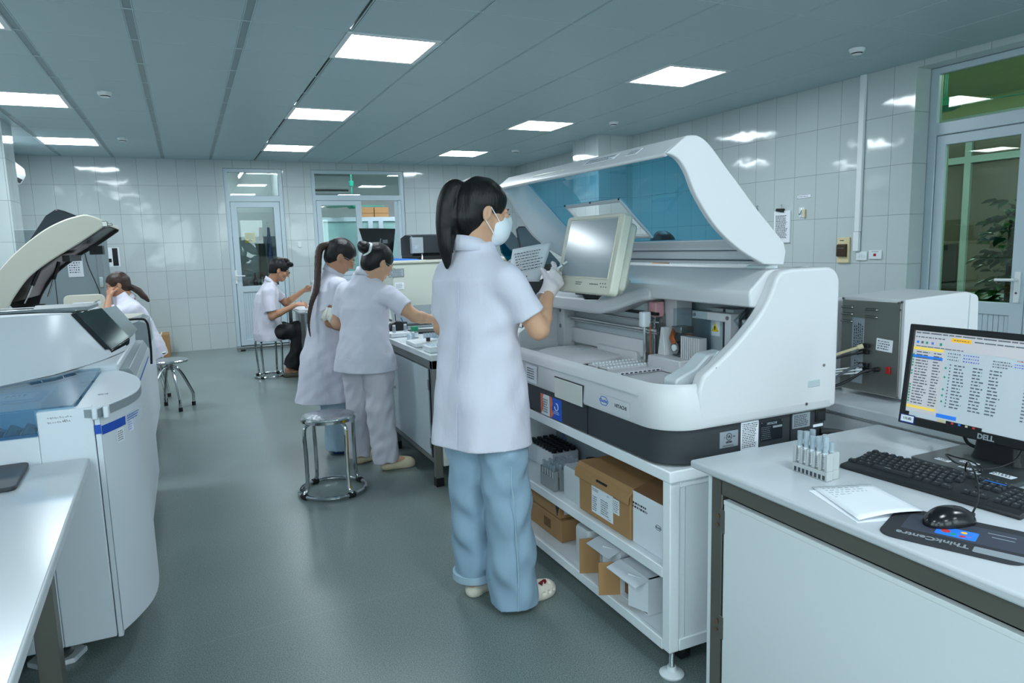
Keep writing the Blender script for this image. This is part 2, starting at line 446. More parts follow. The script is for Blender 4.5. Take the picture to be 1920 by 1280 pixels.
# ================================================================ the room
XL, XR, YB, YF, H = -1.88, 5.2, 10.97, -3.2, 2.70
def tile_mat(name, cols=(190, 200, 201), ux=-.022, uy=3.922):
    m = bpy.data.materials.new(name); m.use_nodes = True
    nt = m.node_tree; N = nt.nodes; L = nt.links; b = N['Principled BSDF']
    tc = N.new('ShaderNodeTexCoord'); sp = N.new('ShaderNodeSeparateXYZ'); L.new(tc.outputs['Object'], sp.inputs[0])
    geo = N.new('ShaderNodeNewGeometry'); sn = N.new('ShaderNodeSeparateXYZ'); L.new(geo.outputs['True Normal'], sn.inputs[0])
    ab = N.new('ShaderNodeMath'); ab.operation = 'ABSOLUTE'; L.new(sn.outputs[0], ab.inputs[0])
    gt = N.new('ShaderNodeMath'); gt.operation = 'GREATER_THAN'; gt.inputs[1].default_value = .5; L.new(ab.outputs[0], gt.inputs[0])
    ax = N.new('ShaderNodeMath'); ax.operation = 'SUBTRACT'; ax.inputs[1].default_value = ux; L.new(sp.outputs[0], ax.inputs[0])
    ay = N.new('ShaderNodeMath'); ay.operation = 'SUBTRACT'; ay.inputs[1].default_value = uy; L.new(sp.outputs[1], ay.inputs[0])
    mx = N.new('ShaderNodeMix'); mx.data_type = 'FLOAT'; L.new(gt.outputs[0], mx.inputs[0]); L.new(ax.outputs[0], mx.inputs[2]); L.new(ay.outputs[0], mx.inputs[3])
    az = N.new('ShaderNodeMath'); az.operation = 'ADD'; az.inputs[1].default_value = .025; L.new(sp.outputs[2], az.inputs[0])
    cb = N.new('ShaderNodeCombineXYZ'); L.new(mx.outputs[0], cb.inputs[0]); L.new(az.outputs[0], cb.inputs[1])
    br = N.new('ShaderNodeTexBrick'); br.offset = 0; br.squash = 1
    br.inputs['Scale'].default_value = 1; br.inputs['Brick Width'].default_value = .245; br.inputs['Row Height'].default_value = .3925
    br.inputs['Mortar Size'].default_value = .0022; br.inputs['Mortar Smooth'].default_value = .3; br.inputs['Bias'].default_value = -.2
    c = rgb(*cols)
    br.inputs['Color1'].default_value = c + (1,); br.inputs['Color2'].default_value = tuple(x * .94 for x in c) + (1,)
    br.inputs['Mortar'].default_value = rgb(138, 146, 146) + (1,)
    L.new(cb.outputs[0], br.inputs['Vector']); L.new(br.outputs['Color'], b.inputs['Base Color'])
    b.inputs['Roughness'].default_value = .07; b.inputs['Specular IOR Level'].default_value = .5
    nz = N.new('ShaderNodeTexNoise'); nz.inputs['Scale'].default_value = 5.0; nz.inputs['Detail'].default_value = 1
    L.new(tc.outputs['Object'], nz.inputs['Vector'])
    b1 = N.new('ShaderNodeBump'); b1.inputs['Strength'].default_value = .16; b1.inputs['Distance'].default_value = .012; L.new(nz.outputs['Fac'], b1.inputs['Height'])
    b2 = N.new('ShaderNodeBump'); b2.invert = True; b2.inputs['Strength'].default_value = .6; b2.inputs['Distance'].default_value = .002
    L.new(br.outputs['Fac'], b2.inputs['Height']); L.new(b1.outputs['Normal'], b2.inputs['Normal']); L.new(b2.outputs['Normal'], b.inputs['Normal'])
    MATS[name] = m; return m
tile_mat('wall_tile')
mat('plaster_white', (206, 212, 212), .6)
mat('plaster_green', (196, 202, 160), .7)
mat('upvc', (190, 205, 214), .3, noise=.03, nscale=3)
mat('upvc_seal', (60, 70, 75), .6)
mat('white_gloss', (226, 230, 232), .25)
mat('plastic_white', (222, 228, 232), .35)
mat('steel', (150, 150, 148), .25, metal=1, noise=.1, nscale=12)
mat('chrome', (205, 208, 210), .12, metal=1)
mat('black', (18, 20, 23), .45)
mat('black_gloss', (14, 16, 18), .12)
mat('rubber', (26, 27, 28), .7)
mat('ink', (48, 52, 62), .7)
mat('paper', (232, 236, 242), .8)
mat('card', (171, 131, 88), .8, noise=.06, nscale=5, bump=.15, bscale=120, bdist=.0006)
mat('card_dark', (122, 88, 58), .85, noise=.08)
mat('beige', (214, 200, 160), .4)
mat('red', (170, 30, 30), .4)
mat('yellow', (240, 205, 30), .5)
mat('blue', (28, 86, 200), .4)
mat('fan_green', (40, 150, 125), .35)
clear_glass('pane', (238, 246, 244))
clear_glass('pane_green', (205, 225, 205))
milky('frosted', (190, 225, 222), (165, 205, 205), .75, .5)
# floor: speckled grey vinyl
m = mat('vinyl', (122, 131, 128), .30, spec=.4)
nt = m.node_tree; N = nt.nodes; L = nt.links; b = N['Principled BSDF']
tc = N.new('ShaderNodeTexCoord')
n1 = N.new('ShaderNodeTexNoise'); n1.inputs['Scale'].default_value = 260; n1.inputs['Detail'].default_value = 3; L.new(tc.outputs['Object'], n1.inputs[0])
n2 = N.new('ShaderNodeTexNoise'); n2.inputs['Scale'].default_value = 1.3; n2.inputs['Detail'].default_value = 6; L.new(tc.outputs['Object'], n2.inputs[0])
r1 = N.new('ShaderNodeValToRGB'); r1.color_ramp.elements[0].position = .36; r1.color_ramp.elements[1].position = .64
r1.color_ramp.elements[0].color = rgb(94, 107, 107) + (1,); r1.color_ramp.elements[1].color = rgb(150, 165, 163) + (1,); L.new(n1.outputs['Fac'], r1.inputs[0])
mx = N.new('ShaderNodeMix'); mx.data_type = 'RGBA'; mx.blend_type = 'MULTIPLY'; mx.inputs[0].default_value = .35
L.new(r1.outputs[0], mx.inputs[6]); L.new(n2.outputs['Fac'], mx.inputs[7]); L.new(mx.outputs[2], b.inputs['Base Color'])
# seam lines of the vinyl sheets, 1.5 m apart
wv = N.new('ShaderNodeTexBrick'); wv.offset = 0; wv.inputs['Scale'].default_value = 1; wv.inputs['Brick Width'].default_value = 60; wv.inputs['Row Height'].default_value = 1.5
wv.inputs['Mortar Size'].default_value = .0015; wv.inputs['Color1'].default_value = wv.inputs['Color2'].default_value = (0, 0, 0, 1); wv.inputs['Mortar'].default_value = (1, 1, 1, 1)
mp = N.new('ShaderNodeMapping'); mp.inputs['Location'].default_value = (30, .4, 0); mp.inputs['Rotation'].default_value = (0, 0, -.05)
L.new(tc.outputs['Object'], mp.inputs[0]); L.new(mp.outputs[0], wv.inputs['Vector'])
m2 = N.new('ShaderNodeMix'); m2.data_type = 'RGBA'; m2.inputs[7].default_value = rgb(132, 140, 138) + (1,)
L.new(wv.outputs['Color'], m2.inputs[0]); L.new(mx.outputs[2], m2.inputs[6]); L.new(m2.outputs[2], b.inputs['Base Color'])
nb = N.new('ShaderNodeTexNoise'); nb.inputs['Scale'].default_value = 60; L.new(tc.outputs['Object'], nb.inputs[0])
bp = N.new('ShaderNodeBump'); bp.inputs['Strength'].default_value = .12; bp.inputs['Distance'].default_value = .002; L.new(nb.outputs['Fac'], bp.inputs['Height']); L.new(bp.outputs[0], b.inputs['Normal'])

struct(MB().box((-2.6, -3.6, -.1), (9.2, 15.6, 0)).build('floor', 'vinyl', smooth=0))
# ceiling: perforated metal pans in a 60 cm grid
m = mat('ceiling_pan', (166, 187, 192), .42, spec=.5)
mat('ceiling_rail', (126, 144, 149), .4)
mat('ceiling_line', (186, 204, 208), .4)
b = MB(); LX = -.775; RY = 4.43
mods = []
lights = [(x, y) for x in (-1.1, 1.3, 3.7) for y in (-2.47, -.07, 4.73, 7.13, 9.53)]
i0 = -2
def pan(x0, x1, y0, y1):
    d = .008
    b.add([(x0, y0, H), (x1, y0, H), (x1, y1, H), (x0, y1, H), (x0 + d, y0 + d, H - .005), (x1 - d, y0 + d, H - .005), (x1 - d, y1 - d, H - .005), (x0 + d, y1 - d, H - .005)],
          [(4, 5, 6, 7), (0, 1, 5, 4), (1, 2, 6, 5), (2, 3, 7, 6), (3, 0, 4, 7)], 0)
for i in range(-2, 11):
    x0 = LX + i * .6; x1 = x0 + .6
    x0, x1 = max(x0, XL), min(x1, XR)
    if x1 - x0 < .03: continue
    for j in range(-13, 12):
        y0 = RY + j * .6; y1 = y0 + .6; y0, y1 = max(y0, YF), min(y1, YB)
        if y1 - y0 < .03: continue
        cx, cy = LX + i * .6 + .3, RY + j * .6 + .3
        if any(abs(cx - a) < .1 and abs(cy - c) < .1 for a, c in lights): continue
        w_ = .022 if i < 3 else .006
        pan(x0 + w_, x1 - w_, y0, y1)
for i in range(-2, 11):
    x0 = LX + i * .6; w_ = .024 if i < 3 else .007
    if XL < x0 < XR:
        b.box((x0 - w_, YF, H - .001), (x0 + w_, YB, H + .01), 1)
        b.box((x0 - w_ - .001, YF, H - .0052), (x0 - w_ + .003, YB, H + .002), 2); b.box((x0 + w_ - .003, YF, H - .0052), (x0 + w_ + .001, YB, H + .002), 2)
b.box((XL - .2, YF - .2, H + .02), (XR + .2, YB + .2, H + .12), 0)
for j in range(-13, 12):
    y0 = RY + j * .6
    if YF < y0 < YB: b.box((XL, y0 - .0035, H - .0055), (XR, y0 + .0035, H + .002), 2)
struct(b.build('ceiling', ['ceiling_pan', 'ceiling_rail', 'ceiling_line'], smooth=0, recalc=False))
# walls
t = .2
def wall(name, boxes, m='wall_tile', cat='wall'):
    b = MB()
    for lo, hi in boxes: b.box(lo, hi)
    return struct(b.build(name, m, smooth=0), cat=cat)
D1 = (.575, 1.385); W1 = (1.80, 3.235); TOP = 2.585
wall('wall_back', [((XL - t, YB, 0), (D1[0], YB + t, 2.8)), ((D1[1], YB, 0), (W1[0], YB + t, 2.8)), ((W1[1], YB, 0), (XR + t, YB + t, 2.8)),
                   ((D1[0], YB, TOP), (D1[1], YB + t, 2.8)), ((W1[0], YB, TOP), (W1[1], YB + t, 2.8)), ((W1[0], YB, 0), (W1[1], YB + t, .92))])
D2 = (2.2, 3.735)
wall('wall_right', [((XR, YF, 0), (XR + .24, D2[0], 2.8)), ((XR, D2[1], 0), (XR + .24, YB, 2.8)), ((XR, D2[0], 2.65), (XR + .24, D2[1], 2.8))])
LW = [(-2.9, -1.3), (-.8, .8)]  # openings for unseen windows, added to let fill light in from the left
wall('wall_left', [((XL - t, YF, 0), (XL, LW[1][1], .95)), ((XL - t, YF, 2.5), (XL, LW[1][1], 2.8)), ((XL - t, YF, .95), (XL, LW[0][0], 2.5)), ((XL - t, LW[0][1], .95), (XL, LW[1][0], 2.5)), ((XL - t, LW[1][1], 0), (XL, YB, 2.8))])
for k, (a, c) in enumerate(LW):
    w_ = thing('window_%d' % (k + 5), 'added window for fill daylight in the left wall, out of the frame, ' + ('behind the camera', 'beside the camera')[k], 'window', (XL - .1, (a + c) / 2, .95)); w_['kind'] = 'structure'
    b = MB(); m_ = (a + c) / 2
    for (x0, x1, z0, z1) in ((a, a + .06, .95, 2.5), (c - .06, c, .95, 2.5), (a, c, .95, 1.01), (a, c, 2.44, 2.5), (m_ - .04, m_ + .04, .95, 2.5)): b.box((XL - .13, x0, z0), (XL - .07, x1, z1))
    b.build('frame', 'upvc', w_, bev=.005)
    MB().box((XL - .105, a + .06, 1.01), (XL - .10, c - .06, 2.44)).build('pane', 'pane', w_, smooth=0)
FW = [(-1.3, .3), (.9, 2.5), (3.1, 4.7)]  # unseen window openings, added to brighten the sides that face the camera
wall('wall_front', [((XL - t, YF - t, 0), (XR + t, YF, .95)), ((XL - t, YF - t, 2.5), (XR + t, YF, 2.8)), ((XL - t, YF - t, .95), (FW[0][0], YF, 2.5)), ((FW[0][1], YF - t, .95), (FW[1][0], YF, 2.5)),
                    ((FW[1][1], YF - t, .95), (FW[2][0], YF, 2.5)), ((FW[2][1], YF - t, .95), (XR + t, YF, 2.5))])
for k, (a, c) in enumerate(FW):
    w_ = thing('window_%d' % (k + 2), 'unseen window added for fill light in the wall behind the camera, ' + ('left', 'middle', 'right')[k], 'window', ((a + c) / 2, YF - .1, .95)); w_['kind'] = 'structure'
    b = MB(); m_ = (a + c) / 2
    for (x0, x1, z0, z1) in ((a, a + .06, .95, 2.5), (c - .06, c, .95, 2.5), (a, c, .95, 1.01), (a, c, 2.44, 2.5), (m_ - .04, m_ + .04, .95, 2.5)): b.box((x0, YF - .13, z0), (x1, YF - .07, z1))
    b.build('frame', 'upvc', w_, bev=.005)
    MB().box((a + .06, YF - .105, 1.01), (c - .06, YF - .10, 2.44)).build('pane', 'pane', w_, smooth=0)
wall('trim_1', [((4.70, 7.52, 0), (XR, 8.14, H))], cat='column')
wall('trim_2', [((XL, 8.15, 0), (-1.475, 8.6, H))], cat='column')

# ---- lights
mat('panel_glow', (255, 255, 255), .5, emit=(236, 248, 255), estr=31.0)
mat('light_rim', (215, 220, 222), .35)
for n, (x, y) in enumerate(lights):
    inview = y > 4
    lab = None
    col = {-1.1: 'left', 1.3: 'middle', 3.7: 'right'}[x]
    row = {4.73: 'nearest of the %s row in the photo', 7.13: 'second from the camera in the %s row', 9.53: 'closest to the tiled back wall, %s row'}.get(y)
    lab = ('square glowing ceiling panel, ' + row % col) if row else 'square glowing ceiling panel above or behind the camera, out of the frame'
    L_ = thing('ceiling_light', lab, 'ceiling light', (x, y, H), group='square ceiling light panels')
    f = MB()
    a, c = .3, .268
    for s in (-1, 1):
        f.box((x + s * c, y - a, H - .012), (x + s * a, y + a, H + .012)); f.box((x - c, y + s * c, H - .012), (x + c, y + s * a, H + .012))
    f.build('frame', 'light_rim', L_)
    MB().add([(x - c, y - c, H - .004), (x - c, y + c, H - .004), (x + c, y + c, H - .004), (x + c, y - c, H - .004)], [(0, 1, 2, 3)]).build('diffuser', 'panel_glow', L_, smooth=0, recalc=False)
# ---- smoke detectors
for (x, y, lab) in ((-.486, 6.67, 'white smoke detector on the ceiling near the left light row'), (-.54, 9.16, 'small white smoke detector on the ceiling near the back left light'),
                    (4.424, 3.64, 'large round white smoke detector on the ceiling above the right wall pipe'), (4.385, 6.70, 'small white smoke detector on the ceiling near the tiled column'),
                    (4.30, 9.05, 'tiny white smoke detector on the ceiling near the far right corner')):
    d = thing('smoke_detector', lab, 'smoke detector', (x, y, H), group='smoke detectors on the ceiling')
    MB().lathe((x, y, H), [(.055, 0), (.055, -.014), (.05, -.022)], 24).build('base', 'white_gloss', d)
    MB().lathe((x, y, H), [(.05, -.022), (.046, -.03), (.036, -.034), (.036, -.042), (.02, -.048), (0, -.048)], 24).build('sensor_cap', 'white_gloss', d)
    MB().lathe((x, y, H), [(.0365, -.033), (.0372, -.036), (.0365, -.0405)], 24).build('vent_slot', 'black', d)
# ---- back door
dr = thing('door_1', 'pale blue half glazed door with a transom in the tiled back wall', 'door', (.98, YB, 0)); dr['kind'] = 'structure'
b = MB(); y0, y1 = YB + .02, YB + .09
x0, x1 = D1
for (a, c, d, e) in ((x0, x0 + .06, 0, TOP), (x1 - .06, x1, 0, TOP), (x0, x1, TOP - .055, TOP), (x0, x1, 2.115, 2.20)):
    b.box((a, y0, d), (c, y1, e))
b.build('frame', 'upvc', dr, bev=.006)
MB().box((x0 + .06, YB + .055, 2.2), (x1 - .06, YB + .06, TOP - .055)).build('transom_pane', 'pane', dr, smooth=0)
lx0, lx1 = x0 + .065, x1 - .065
b = MB(); y0, y1 = YB + .025, YB + .07
for (a, c, d, e) in ((lx0, lx0 + .085, .01, 2.11), (lx1 - .085, lx1, .01, 2.11), (lx0, lx1, 2.03, 2.11), (lx0, lx1, .80, .89), (lx0, lx1, .01, .10)):
    b.box((a, y0, d), (c, y1, e))
lf = b.build('door_leaf', 'upvc', dr, bev=.006)
MB().box((lx0 + .085, YB + .045, .89), (lx1 - .085, YB + .05, 2.03)).build('pane', 'pane', lf, smooth=0)
b = MB(); n = 16; ww = (lx1 - lx0 - .17) / n
for i in range(n):
    xx = lx0 + .085 + i * ww; b.box((xx, YB + .04, .1), (xx + ww * .9, YB + .055, .80)); b.box((xx, YB + .045, .1), (xx + ww, YB + .052, .80))
b.build('ribbed_panel', 'upvc', lf, smooth=0)
b = MB(); b.box((.628, YB + .012, .93), (.662, YB + .026, 1.13)); b.build('lock_plate', 'white_gloss', lf, bev=.003)
MB().tube([(.645, YB + .02, 1.045), (.645, YB - .03, 1.045), (.70, YB - .035, 1.045), (.765, YB - .035, 1.043)], .010, 8).build('handle', 'white_gloss', lf)
# ---- back window
wd = thing('window_1', 'wide pale framed window with a transom beside the back door', 'window', (2.5, YB, .92)); wd['kind'] = 'structure'
x0, x1 = W1; b = MB(); y0, y1 = YB + .02, YB + .1
for (a, c, d, e) in ((x0, x0 + .055, .92, TOP), (x1 - .06, x1, .92, TOP), (x0, x1, TOP - .05, TOP), (x0, x1, 2.135, 2.215), (x0, x1, .92, .98)):
    b.box((a, y0, d), (c, y1, e))
b.build('frame', 'upvc', wd, bev=.006)
MB().box((x0 + .055, YB + .06, 2.215), (x1 - .06, YB + .065, TOP - .05)).build('transom_pane', 'pane', wd, smooth=0)
b = MB(); y0, y1 = YB + .03, YB + .075
for (a, c, d, e) in ((x0 + .06, x0 + .135, .985, 2.13), (2.455, 2.545, .985, 2.13), (x0 + .06, 2.545, 2.06, 2.13), (x0 + .06, 2.545, .985, 1.05)):
    b.box((a, y0, d), (c, y1, e))
sh = b.build('sash', 'upvc', wd, bev=.006)
MB().box((x0 + .135, YB + .05, 1.05), (2.455, YB + .055, 2.06)).build('pane', 'pane', sh, smooth=0)
MB().box((3.12, YB - .02, .985), (3.165, YB + .22, 2.13)).build('open_sash', 'upvc', wd, bev=.006)
MB().box((1.70, YB - .03, .89), (3.33, YB + .01, .92)).build('sill', 'upvc', wd, bev=.005)

# ---- room seen through the back wall
struct(MB().box((-.6, 14.6, 0), (5.4, 14.7, 3.1)).box((-.7, YB + t, 0), (-.6, 14.7, 3.1)).box((5.4, YB + t, 0), (5.5, 14.7, 3.1)).build('wall_annexe', 'plaster_white', smooth=0), cat='wall')
struct(MB().box((-.7, YB + t, 3.0), (5.5, 14.7, 3.1)).box((-.6, 13.0, 2.78), (5.4, 13.25, 3.0)).build('ceiling_annexe', 'plaster_white', smooth=0), cat='ceiling')
struct(MB().box((1.62, YB + t, 0), (1.70, 14.6, 3.0)).build('wall_partition', 'plaster_white', smooth=0), cat='wall')
mat('tube_glow', (255, 255, 255), .5, emit=(235, 248, 255), estr=60)
for (xx, yy, lab) in ((1.28, 12.6, 'bright fluorescent tube seen through the transom of the back door, upper one'), (1.02, 13.6, 'bright fluorescent tube seen through the transom of the back door, lower one')):
    L_ = thing('tube_light', lab, 'tube light', (xx, yy, 2.76), group='fluorescent tubes in the back room')
    MB().box((xx - .02, yy - .6, 2.79), (xx + .02, yy + .6, 2.83)).build('batten', 'white_gloss', L_)
    MB().cone((xx, yy - .58, 2.77), (xx, yy + .58, 2.77), .014).build('tube', 'tube_glow', L_)
for (xx, yy) in ((2.7, 12.1), (4.2, 12.6)):
    L_ = thing('ceiling_light', 'square glowing panel seen through the window transom, in the back room at ' + ('left' if xx < 3 else 'right'), 'ceiling light', (xx, yy, 3.0), group='ceiling panels in the back room')
    MB().box((xx - .3, yy - .3, 2.985), (xx + .3, yy + .3, 3.0)).build('frame', 'light_rim', L_)
    MB().box((xx - .27, yy - .27, 2.98), (xx + .27, yy + .27, 2.986)).build('diffuser', 'panel_glow', L_, smooth=0)
# air conditioner on the far wall of the back room
ac = thing('air_conditioner', 'white wall air conditioner seen through the window transom', 'air conditioner', (2.72, 14.6, 2.5))
b = MB(); b.prism(rpoly([(14.6, 2.50), (14.6, 2.86), (14.42, 2.86), (14.38, 2.62), (14.44, 2.5)], .04), 'x', 2.30, 3.18); b.build('body', 'white_gloss', ac)
MB().box((2.38, 14.37, 2.545), (3.08, 14.45, 2.58)).build('air_outlet', 'black', ac)
# ceiling fan
fn = thing('ceiling_fan', 'green ceiling fan seen through the back window', 'ceiling fan', (2.80, 12.8, 2.13))
MB().lathe((2.80, 12.8, 2.5), [(.0, 0), (.035, .01), (.05, .09), (.045, .1), (0, .1)], 16).build('canopy', 'fan_green', fn)
MB().cone((2.80, 12.8, 2.2), (2.80, 12.8, 3.0), .012).build('rod', 'fan_green', fn)
MB().lathe((2.80, 12.8, 2.11), [(0, 0), (.06, .0), (.1, .03), (.1, .08), (.05, .11), (0, .11)], 20).build('motor', 'fan_green', fn)
for k in range(3):
    a = R(8 + 120 * k); d = V((math.cos(a), math.sin(a), 0)); q = V((-d.y, d.x, .15))
    c = V((2.80, 12.8, 2.16))
    MB().loft([[c + d * s + q * wv_ + V((0, 0, zz)) for wv_, zz in ((-w_, 0), (w_, 0), (w_, .006), (-w_, .006))] for s, w_ in ((.09, .03), (.18, .06), (.45, .07), (.56, .05), (.6, .02))]).build('blade', 'fan_green', fn)
# frosted partition cabinet with two cartons on top
cb = thing('frosted_cabinet', 'white framed frosted glass cupboard behind the back window', 'cabinet', (3.1, 13.3, 0))
b = MB()
for xx in (2.30, 3.22, 3.42, 4.34): b.box((xx - .045, 13.25, 0), (xx + .045, 13.32, 1.98))
b.box((2.255, 13.25, 1.90), (4.385, 13.32, 1.98)); b.box((2.255, 13.25, .0), (4.385, 13.32, .1)); b.box((2.255, 13.32, 1.96), (4.385, 13.75, 1.98)); b.build('frame', 'upvc', cb, bev=.004)
for a, c in ((2.345, 3.175), (3.465, 4.295)):
    MB().box((a, 13.28, .1), (c, 13.29, 1.90)).build('frosted_pane', 'frosted', cb, smooth=0)
MB().box((3.265, 13.28, .1), (3.375, 13.29, 1.90)).build('frosted_pane', 'frosted', cb, smooth=0)
MB().box((2.255, 13.74, 0), (4.385, 13.76, 1.97)).build('back_panel', 'plaster_white', cb)
for (a, c, lab) in ((3.06, 3.315, 'left of two brown cartons on the frosted cupboard behind the back window'), (3.33, 3.60, 'right of two brown cartons on the frosted cupboard behind the back window')):
    k = thing('carton', lab, 'box', ((a + c) / 2, 13.45, 1.98), group='cartons in the back room')
    MB().box((a, 13.33, 1.98), (c, 13.62, 2.165)).build('body', 'card', k, bev=.004)
    MB().box((a - .001, 13.329, 2.05), (c + .001, 13.33, 2.062)).build('print_line', 'card_dark', k)
# sink cabinet, hanging aprons and notice behind the back door
sk = thing('steel_cabinet', 'grey steel cupboard seen through the glass of the back door', 'cabinet', (.9, 12.5, 0))
mat('grey_steel', (120, 130, 132), .4, metal=.5, noise=.15, nscale=6)
MB().box((.45, 12.3, 0), (1.50, 12.9, 1.64)).build('body', 'grey_steel', sk, bev=.01)
MB().box((.75, 12.285, .1), (.765, 12.3, 1.6)).build('door_gap', 'black', sk)
MB().box((.47, 12.285, 1.36), (.66, 12.3, 1.39)).build('name_strip', 'paper', sk)
nt_ = thing('notice', 'yellow warning notice on the cupboard behind the back door', 'notice', (.97, 12.28, 1.6))
MB().box((.90, 12.275, 1.54), (1.06, 12.282, 1.70)).build('sheet', 'yellow', nt_); scribble(frame((.98, 12.275, 1.64), (1, 0, 0), (0, 0, 1)), .12, .08, 4, 'ink', nt_, seed=3)
MB().prism([(.94, 1.56), (1.02, 1.56), (.98, 1.60)], 'y', 12.272, 12.276).build('symbol', 'black', nt_)
mat('apron_dark', (70, 72, 70), .8); mat('apron_blue', (50, 70, 120), .8)
for (xa, xb, m_, za, lab) in ((1.10, 1.20, 'apron_dark', .95, 'dark grey apron hanging behind the back door'), (1.235, 1.305, 'apron_blue', 1.2, 'blue cloth hanging beside the dark apron behind the back door')):
    h = thing('hanging_apron', lab, 'apron', ((xa + xb) / 2, 12.24, za))
    rings = []
    for k in range(9):
        z_ = 1.78 - (1.78 - za) * k / 8; w_ = (xb - xa) / 2 * (.5 + .5 * min(1, k / 3) + (.25 if k > 5 else 0)); cx = (xa + xb) / 2
        rings.append([(cx + w_ * math.cos(q), 12.24 + .035 * math.sin(q) + .01 * math.sin(3 * q + k), z_) for q in [2 * math.pi * j / 14 for j in range(14)]])
    MB().loft(rings).build('cloth', m_, h)
    MB().tube([((xa + xb) / 2, 12.3, 1.86), ((xa + xb) / 2, 12.24, 1.87), ((xa + xb) / 2, 12.24, 1.77)], .008).build('hook', 'white_gloss', h)
btl = 0
for (xx, h_, m_, lab) in ((.70, .30, 'red', 'dark red bottle behind the glass of the back door'), (1.0, .28, 'black', 'tall black bottle behind the glass of the back door'), (1.1, .24, 'steel', 'grey bottle behind the glass of the back door')):
    k = thing('bottle', lab, 'bottle', (xx, 12.1, .75), group='bottles in the back room')
    MB().lathe((xx, 12.1, .75), [(0, 0), (.035, 0), (.035, h_ * .65), (.014, h_ * .8), (.014, h_), (0, h_)], 16).build('body', m_, k)
    MB().cone((xx, 12.1, .75 + h_), (xx, 12.1, .77 + h_), .016).build('cap', 'black', k)
tb = thing('side_table', 'low table carrying bottles behind the back door', 'table', (.9, 12.1, 0))
MB().box((.6, 11.95, .72), (1.4, 12.25, .75)).build('top', 'grey_steel', tb)
for xx in (.63, 1.37):
    for yy in (11.98, 12.22): MB().box((xx - .015, yy - .015, 0), (xx + .015, yy + .015, .72)).build('leg', 'grey_steel', tb)

# ---- right door and the corridor behind it
d2 = thing('door_2', 'pale glazed door with a transom in the right wall', 'door', (5.38, 3.0, 0)); d2['kind'] = 'structure'
x0, x1 = 5.37, 5.43; b = MB()
for (a, c, d, e) in ((3.67, 3.735, 0, 2.65), (2.2, 2.26, 0, 2.65), (2.2, 3.735, 2.60, 2.65), (2.2, 3.735, 2.14, 2.235)):
    b.box((x0, a, d), (x1, c, e))
b.build('frame', 'upvc', d2, bev=.006)
MB().box((5.40, 2.26, 2.235), (5.405, 3.67, 2.60)).build('transom_pane', 'pane_green', d2, smooth=0)
for (ya_, yb_, nm) in ((2.96, 3.665, 'a'), (2.265, 2.955, 'b')):
    b = MB()
    for (a, c, d, e) in ((ya_, ya_ + .095, .01, 2.135), (yb_ - .075, yb_, .01, 2.135), (ya_, yb_, 2.06, 2.135), (ya_, yb_, .78, .875), (ya_, yb_, .01, .1)):
        b.box((x0 + .005, a, d), (x1 - .01, c, e))
    lf = b.build('door_leaf', 'upvc', d2, bev=.006)
    MB().box((5.395, ya_ + .09, .87), (5.40, yb_ - .07, 2.065)).build('pane', 'pane_green', lf, smooth=0)
    b = MB(); n = 14; ww = (yb_ - ya_ - .17) / n
    for i in range(n):
        q = ya_ + .09 + i * ww; b.box((5.385, q, .1), (5.41, q + ww * .9, .78)); b.box((5.39, q, .1), (5.405, q + ww, .78))
    b.build('ribbed_panel', 'upvc', lf, smooth=0)
    if nm == 'a':
        MB().box((5.362, 2.985, .88), (5.376, 3.025, 1.10)).build('lock_plate', 'white_gloss', lf, bev=.003)
        MB().tube([(5.37, 3.005, 1.045), (5.315, 3.005, 1.045), (5.31, 3.05, 1.045), (5.31, 3.125, 1.043)], .011, 8).build('handle', 'white_gloss', lf)
        MB().cone((5.36, 3.005, .95), (5.365, 3.005, .95), .008).build('keyhole', 'steel', lf)
struct(MB().box((8.6, -1, 0), (8.7, 8, 3.0)).box((XR + .24, 7.9, 0), (8.7, 8, 3.0)).box((XR + .24, -1.1, 0), (8.7, -1, 3.0)).build('wall_corridor', 'plaster_green', smooth=0), cat='wall')
struct(MB().box((XR + .24, -1.1, 2.95), (8.7, 8, 3.05)).build('ceiling_corridor', 'plaster_green', smooth=0), cat='ceiling')
struct(MB().box((8.57, -1, 0), (8.6, 7.9, 1.45)).build('trim_3', 'plaster_white', smooth=0), cat='trim')
for y_, la_ in ((.8, 'added fill, nearest'), (3.0, 'middle'), (5.4, 'added fill, farthest')):  # first and last panels are added to brighten the view through the glass
    L_ = thing('ceiling_light', 'glowing ceiling panel of the corridor behind the right door, ' + la_ + ' of three', 'ceiling light', (6.9, y_, 2.95), group='corridor lights')
    MB().box((6.6, y_ - .3, 2.94), (7.2, y_ + .3, 2.95)).build('diffuser', 'panel_glow', L_, smooth=0); MB().box((6.57, y_ - .33, 2.945), (7.23, y_ + .33, 2.952)).build('frame', 'light_rim', L_)
d3 = thing('door_3', 'brown glazed door in a pale frame across the corridor', 'door', (8.55, 5.4, 0)); d3['kind'] = 'structure'
b = MB()
for (a, c, d, e) in ((4.55, 4.63, 0, 2.75), (5.35, 5.43, 0, 2.75), (6.3, 6.38, 0, 2.75), (4.55, 6.38, 2.2, 2.28), (4.55, 6.38, 2.67, 2.75), (4.55, 6.38, .6, .68)):
    b.box((8.48, a, d), (8.58, c, e))
b.build('frame', 'upvc', d3, bev=.005)
mat('brown_glass', (112, 102, 94), .15, noise=.2, nscale=2)
MB().box((8.52, 4.63, 0), (8.56, 6.3, 2.7)).build('dark_pane', 'brown_glass', d3, smooth=0)
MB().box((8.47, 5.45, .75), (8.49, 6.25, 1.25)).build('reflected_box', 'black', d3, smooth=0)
fn = thing('ceiling_fan', 'green ceiling fan seen through the right door transom', 'ceiling fan', (6.1, 4.0, 2.4))
MB().lathe((6.1, 4.1, 2.44), [(0, 0), (.06, .0), (.12, .03), (.12, .07), (.05, .11), (0, .11)], 20).build('motor', 'fan_green', fn)
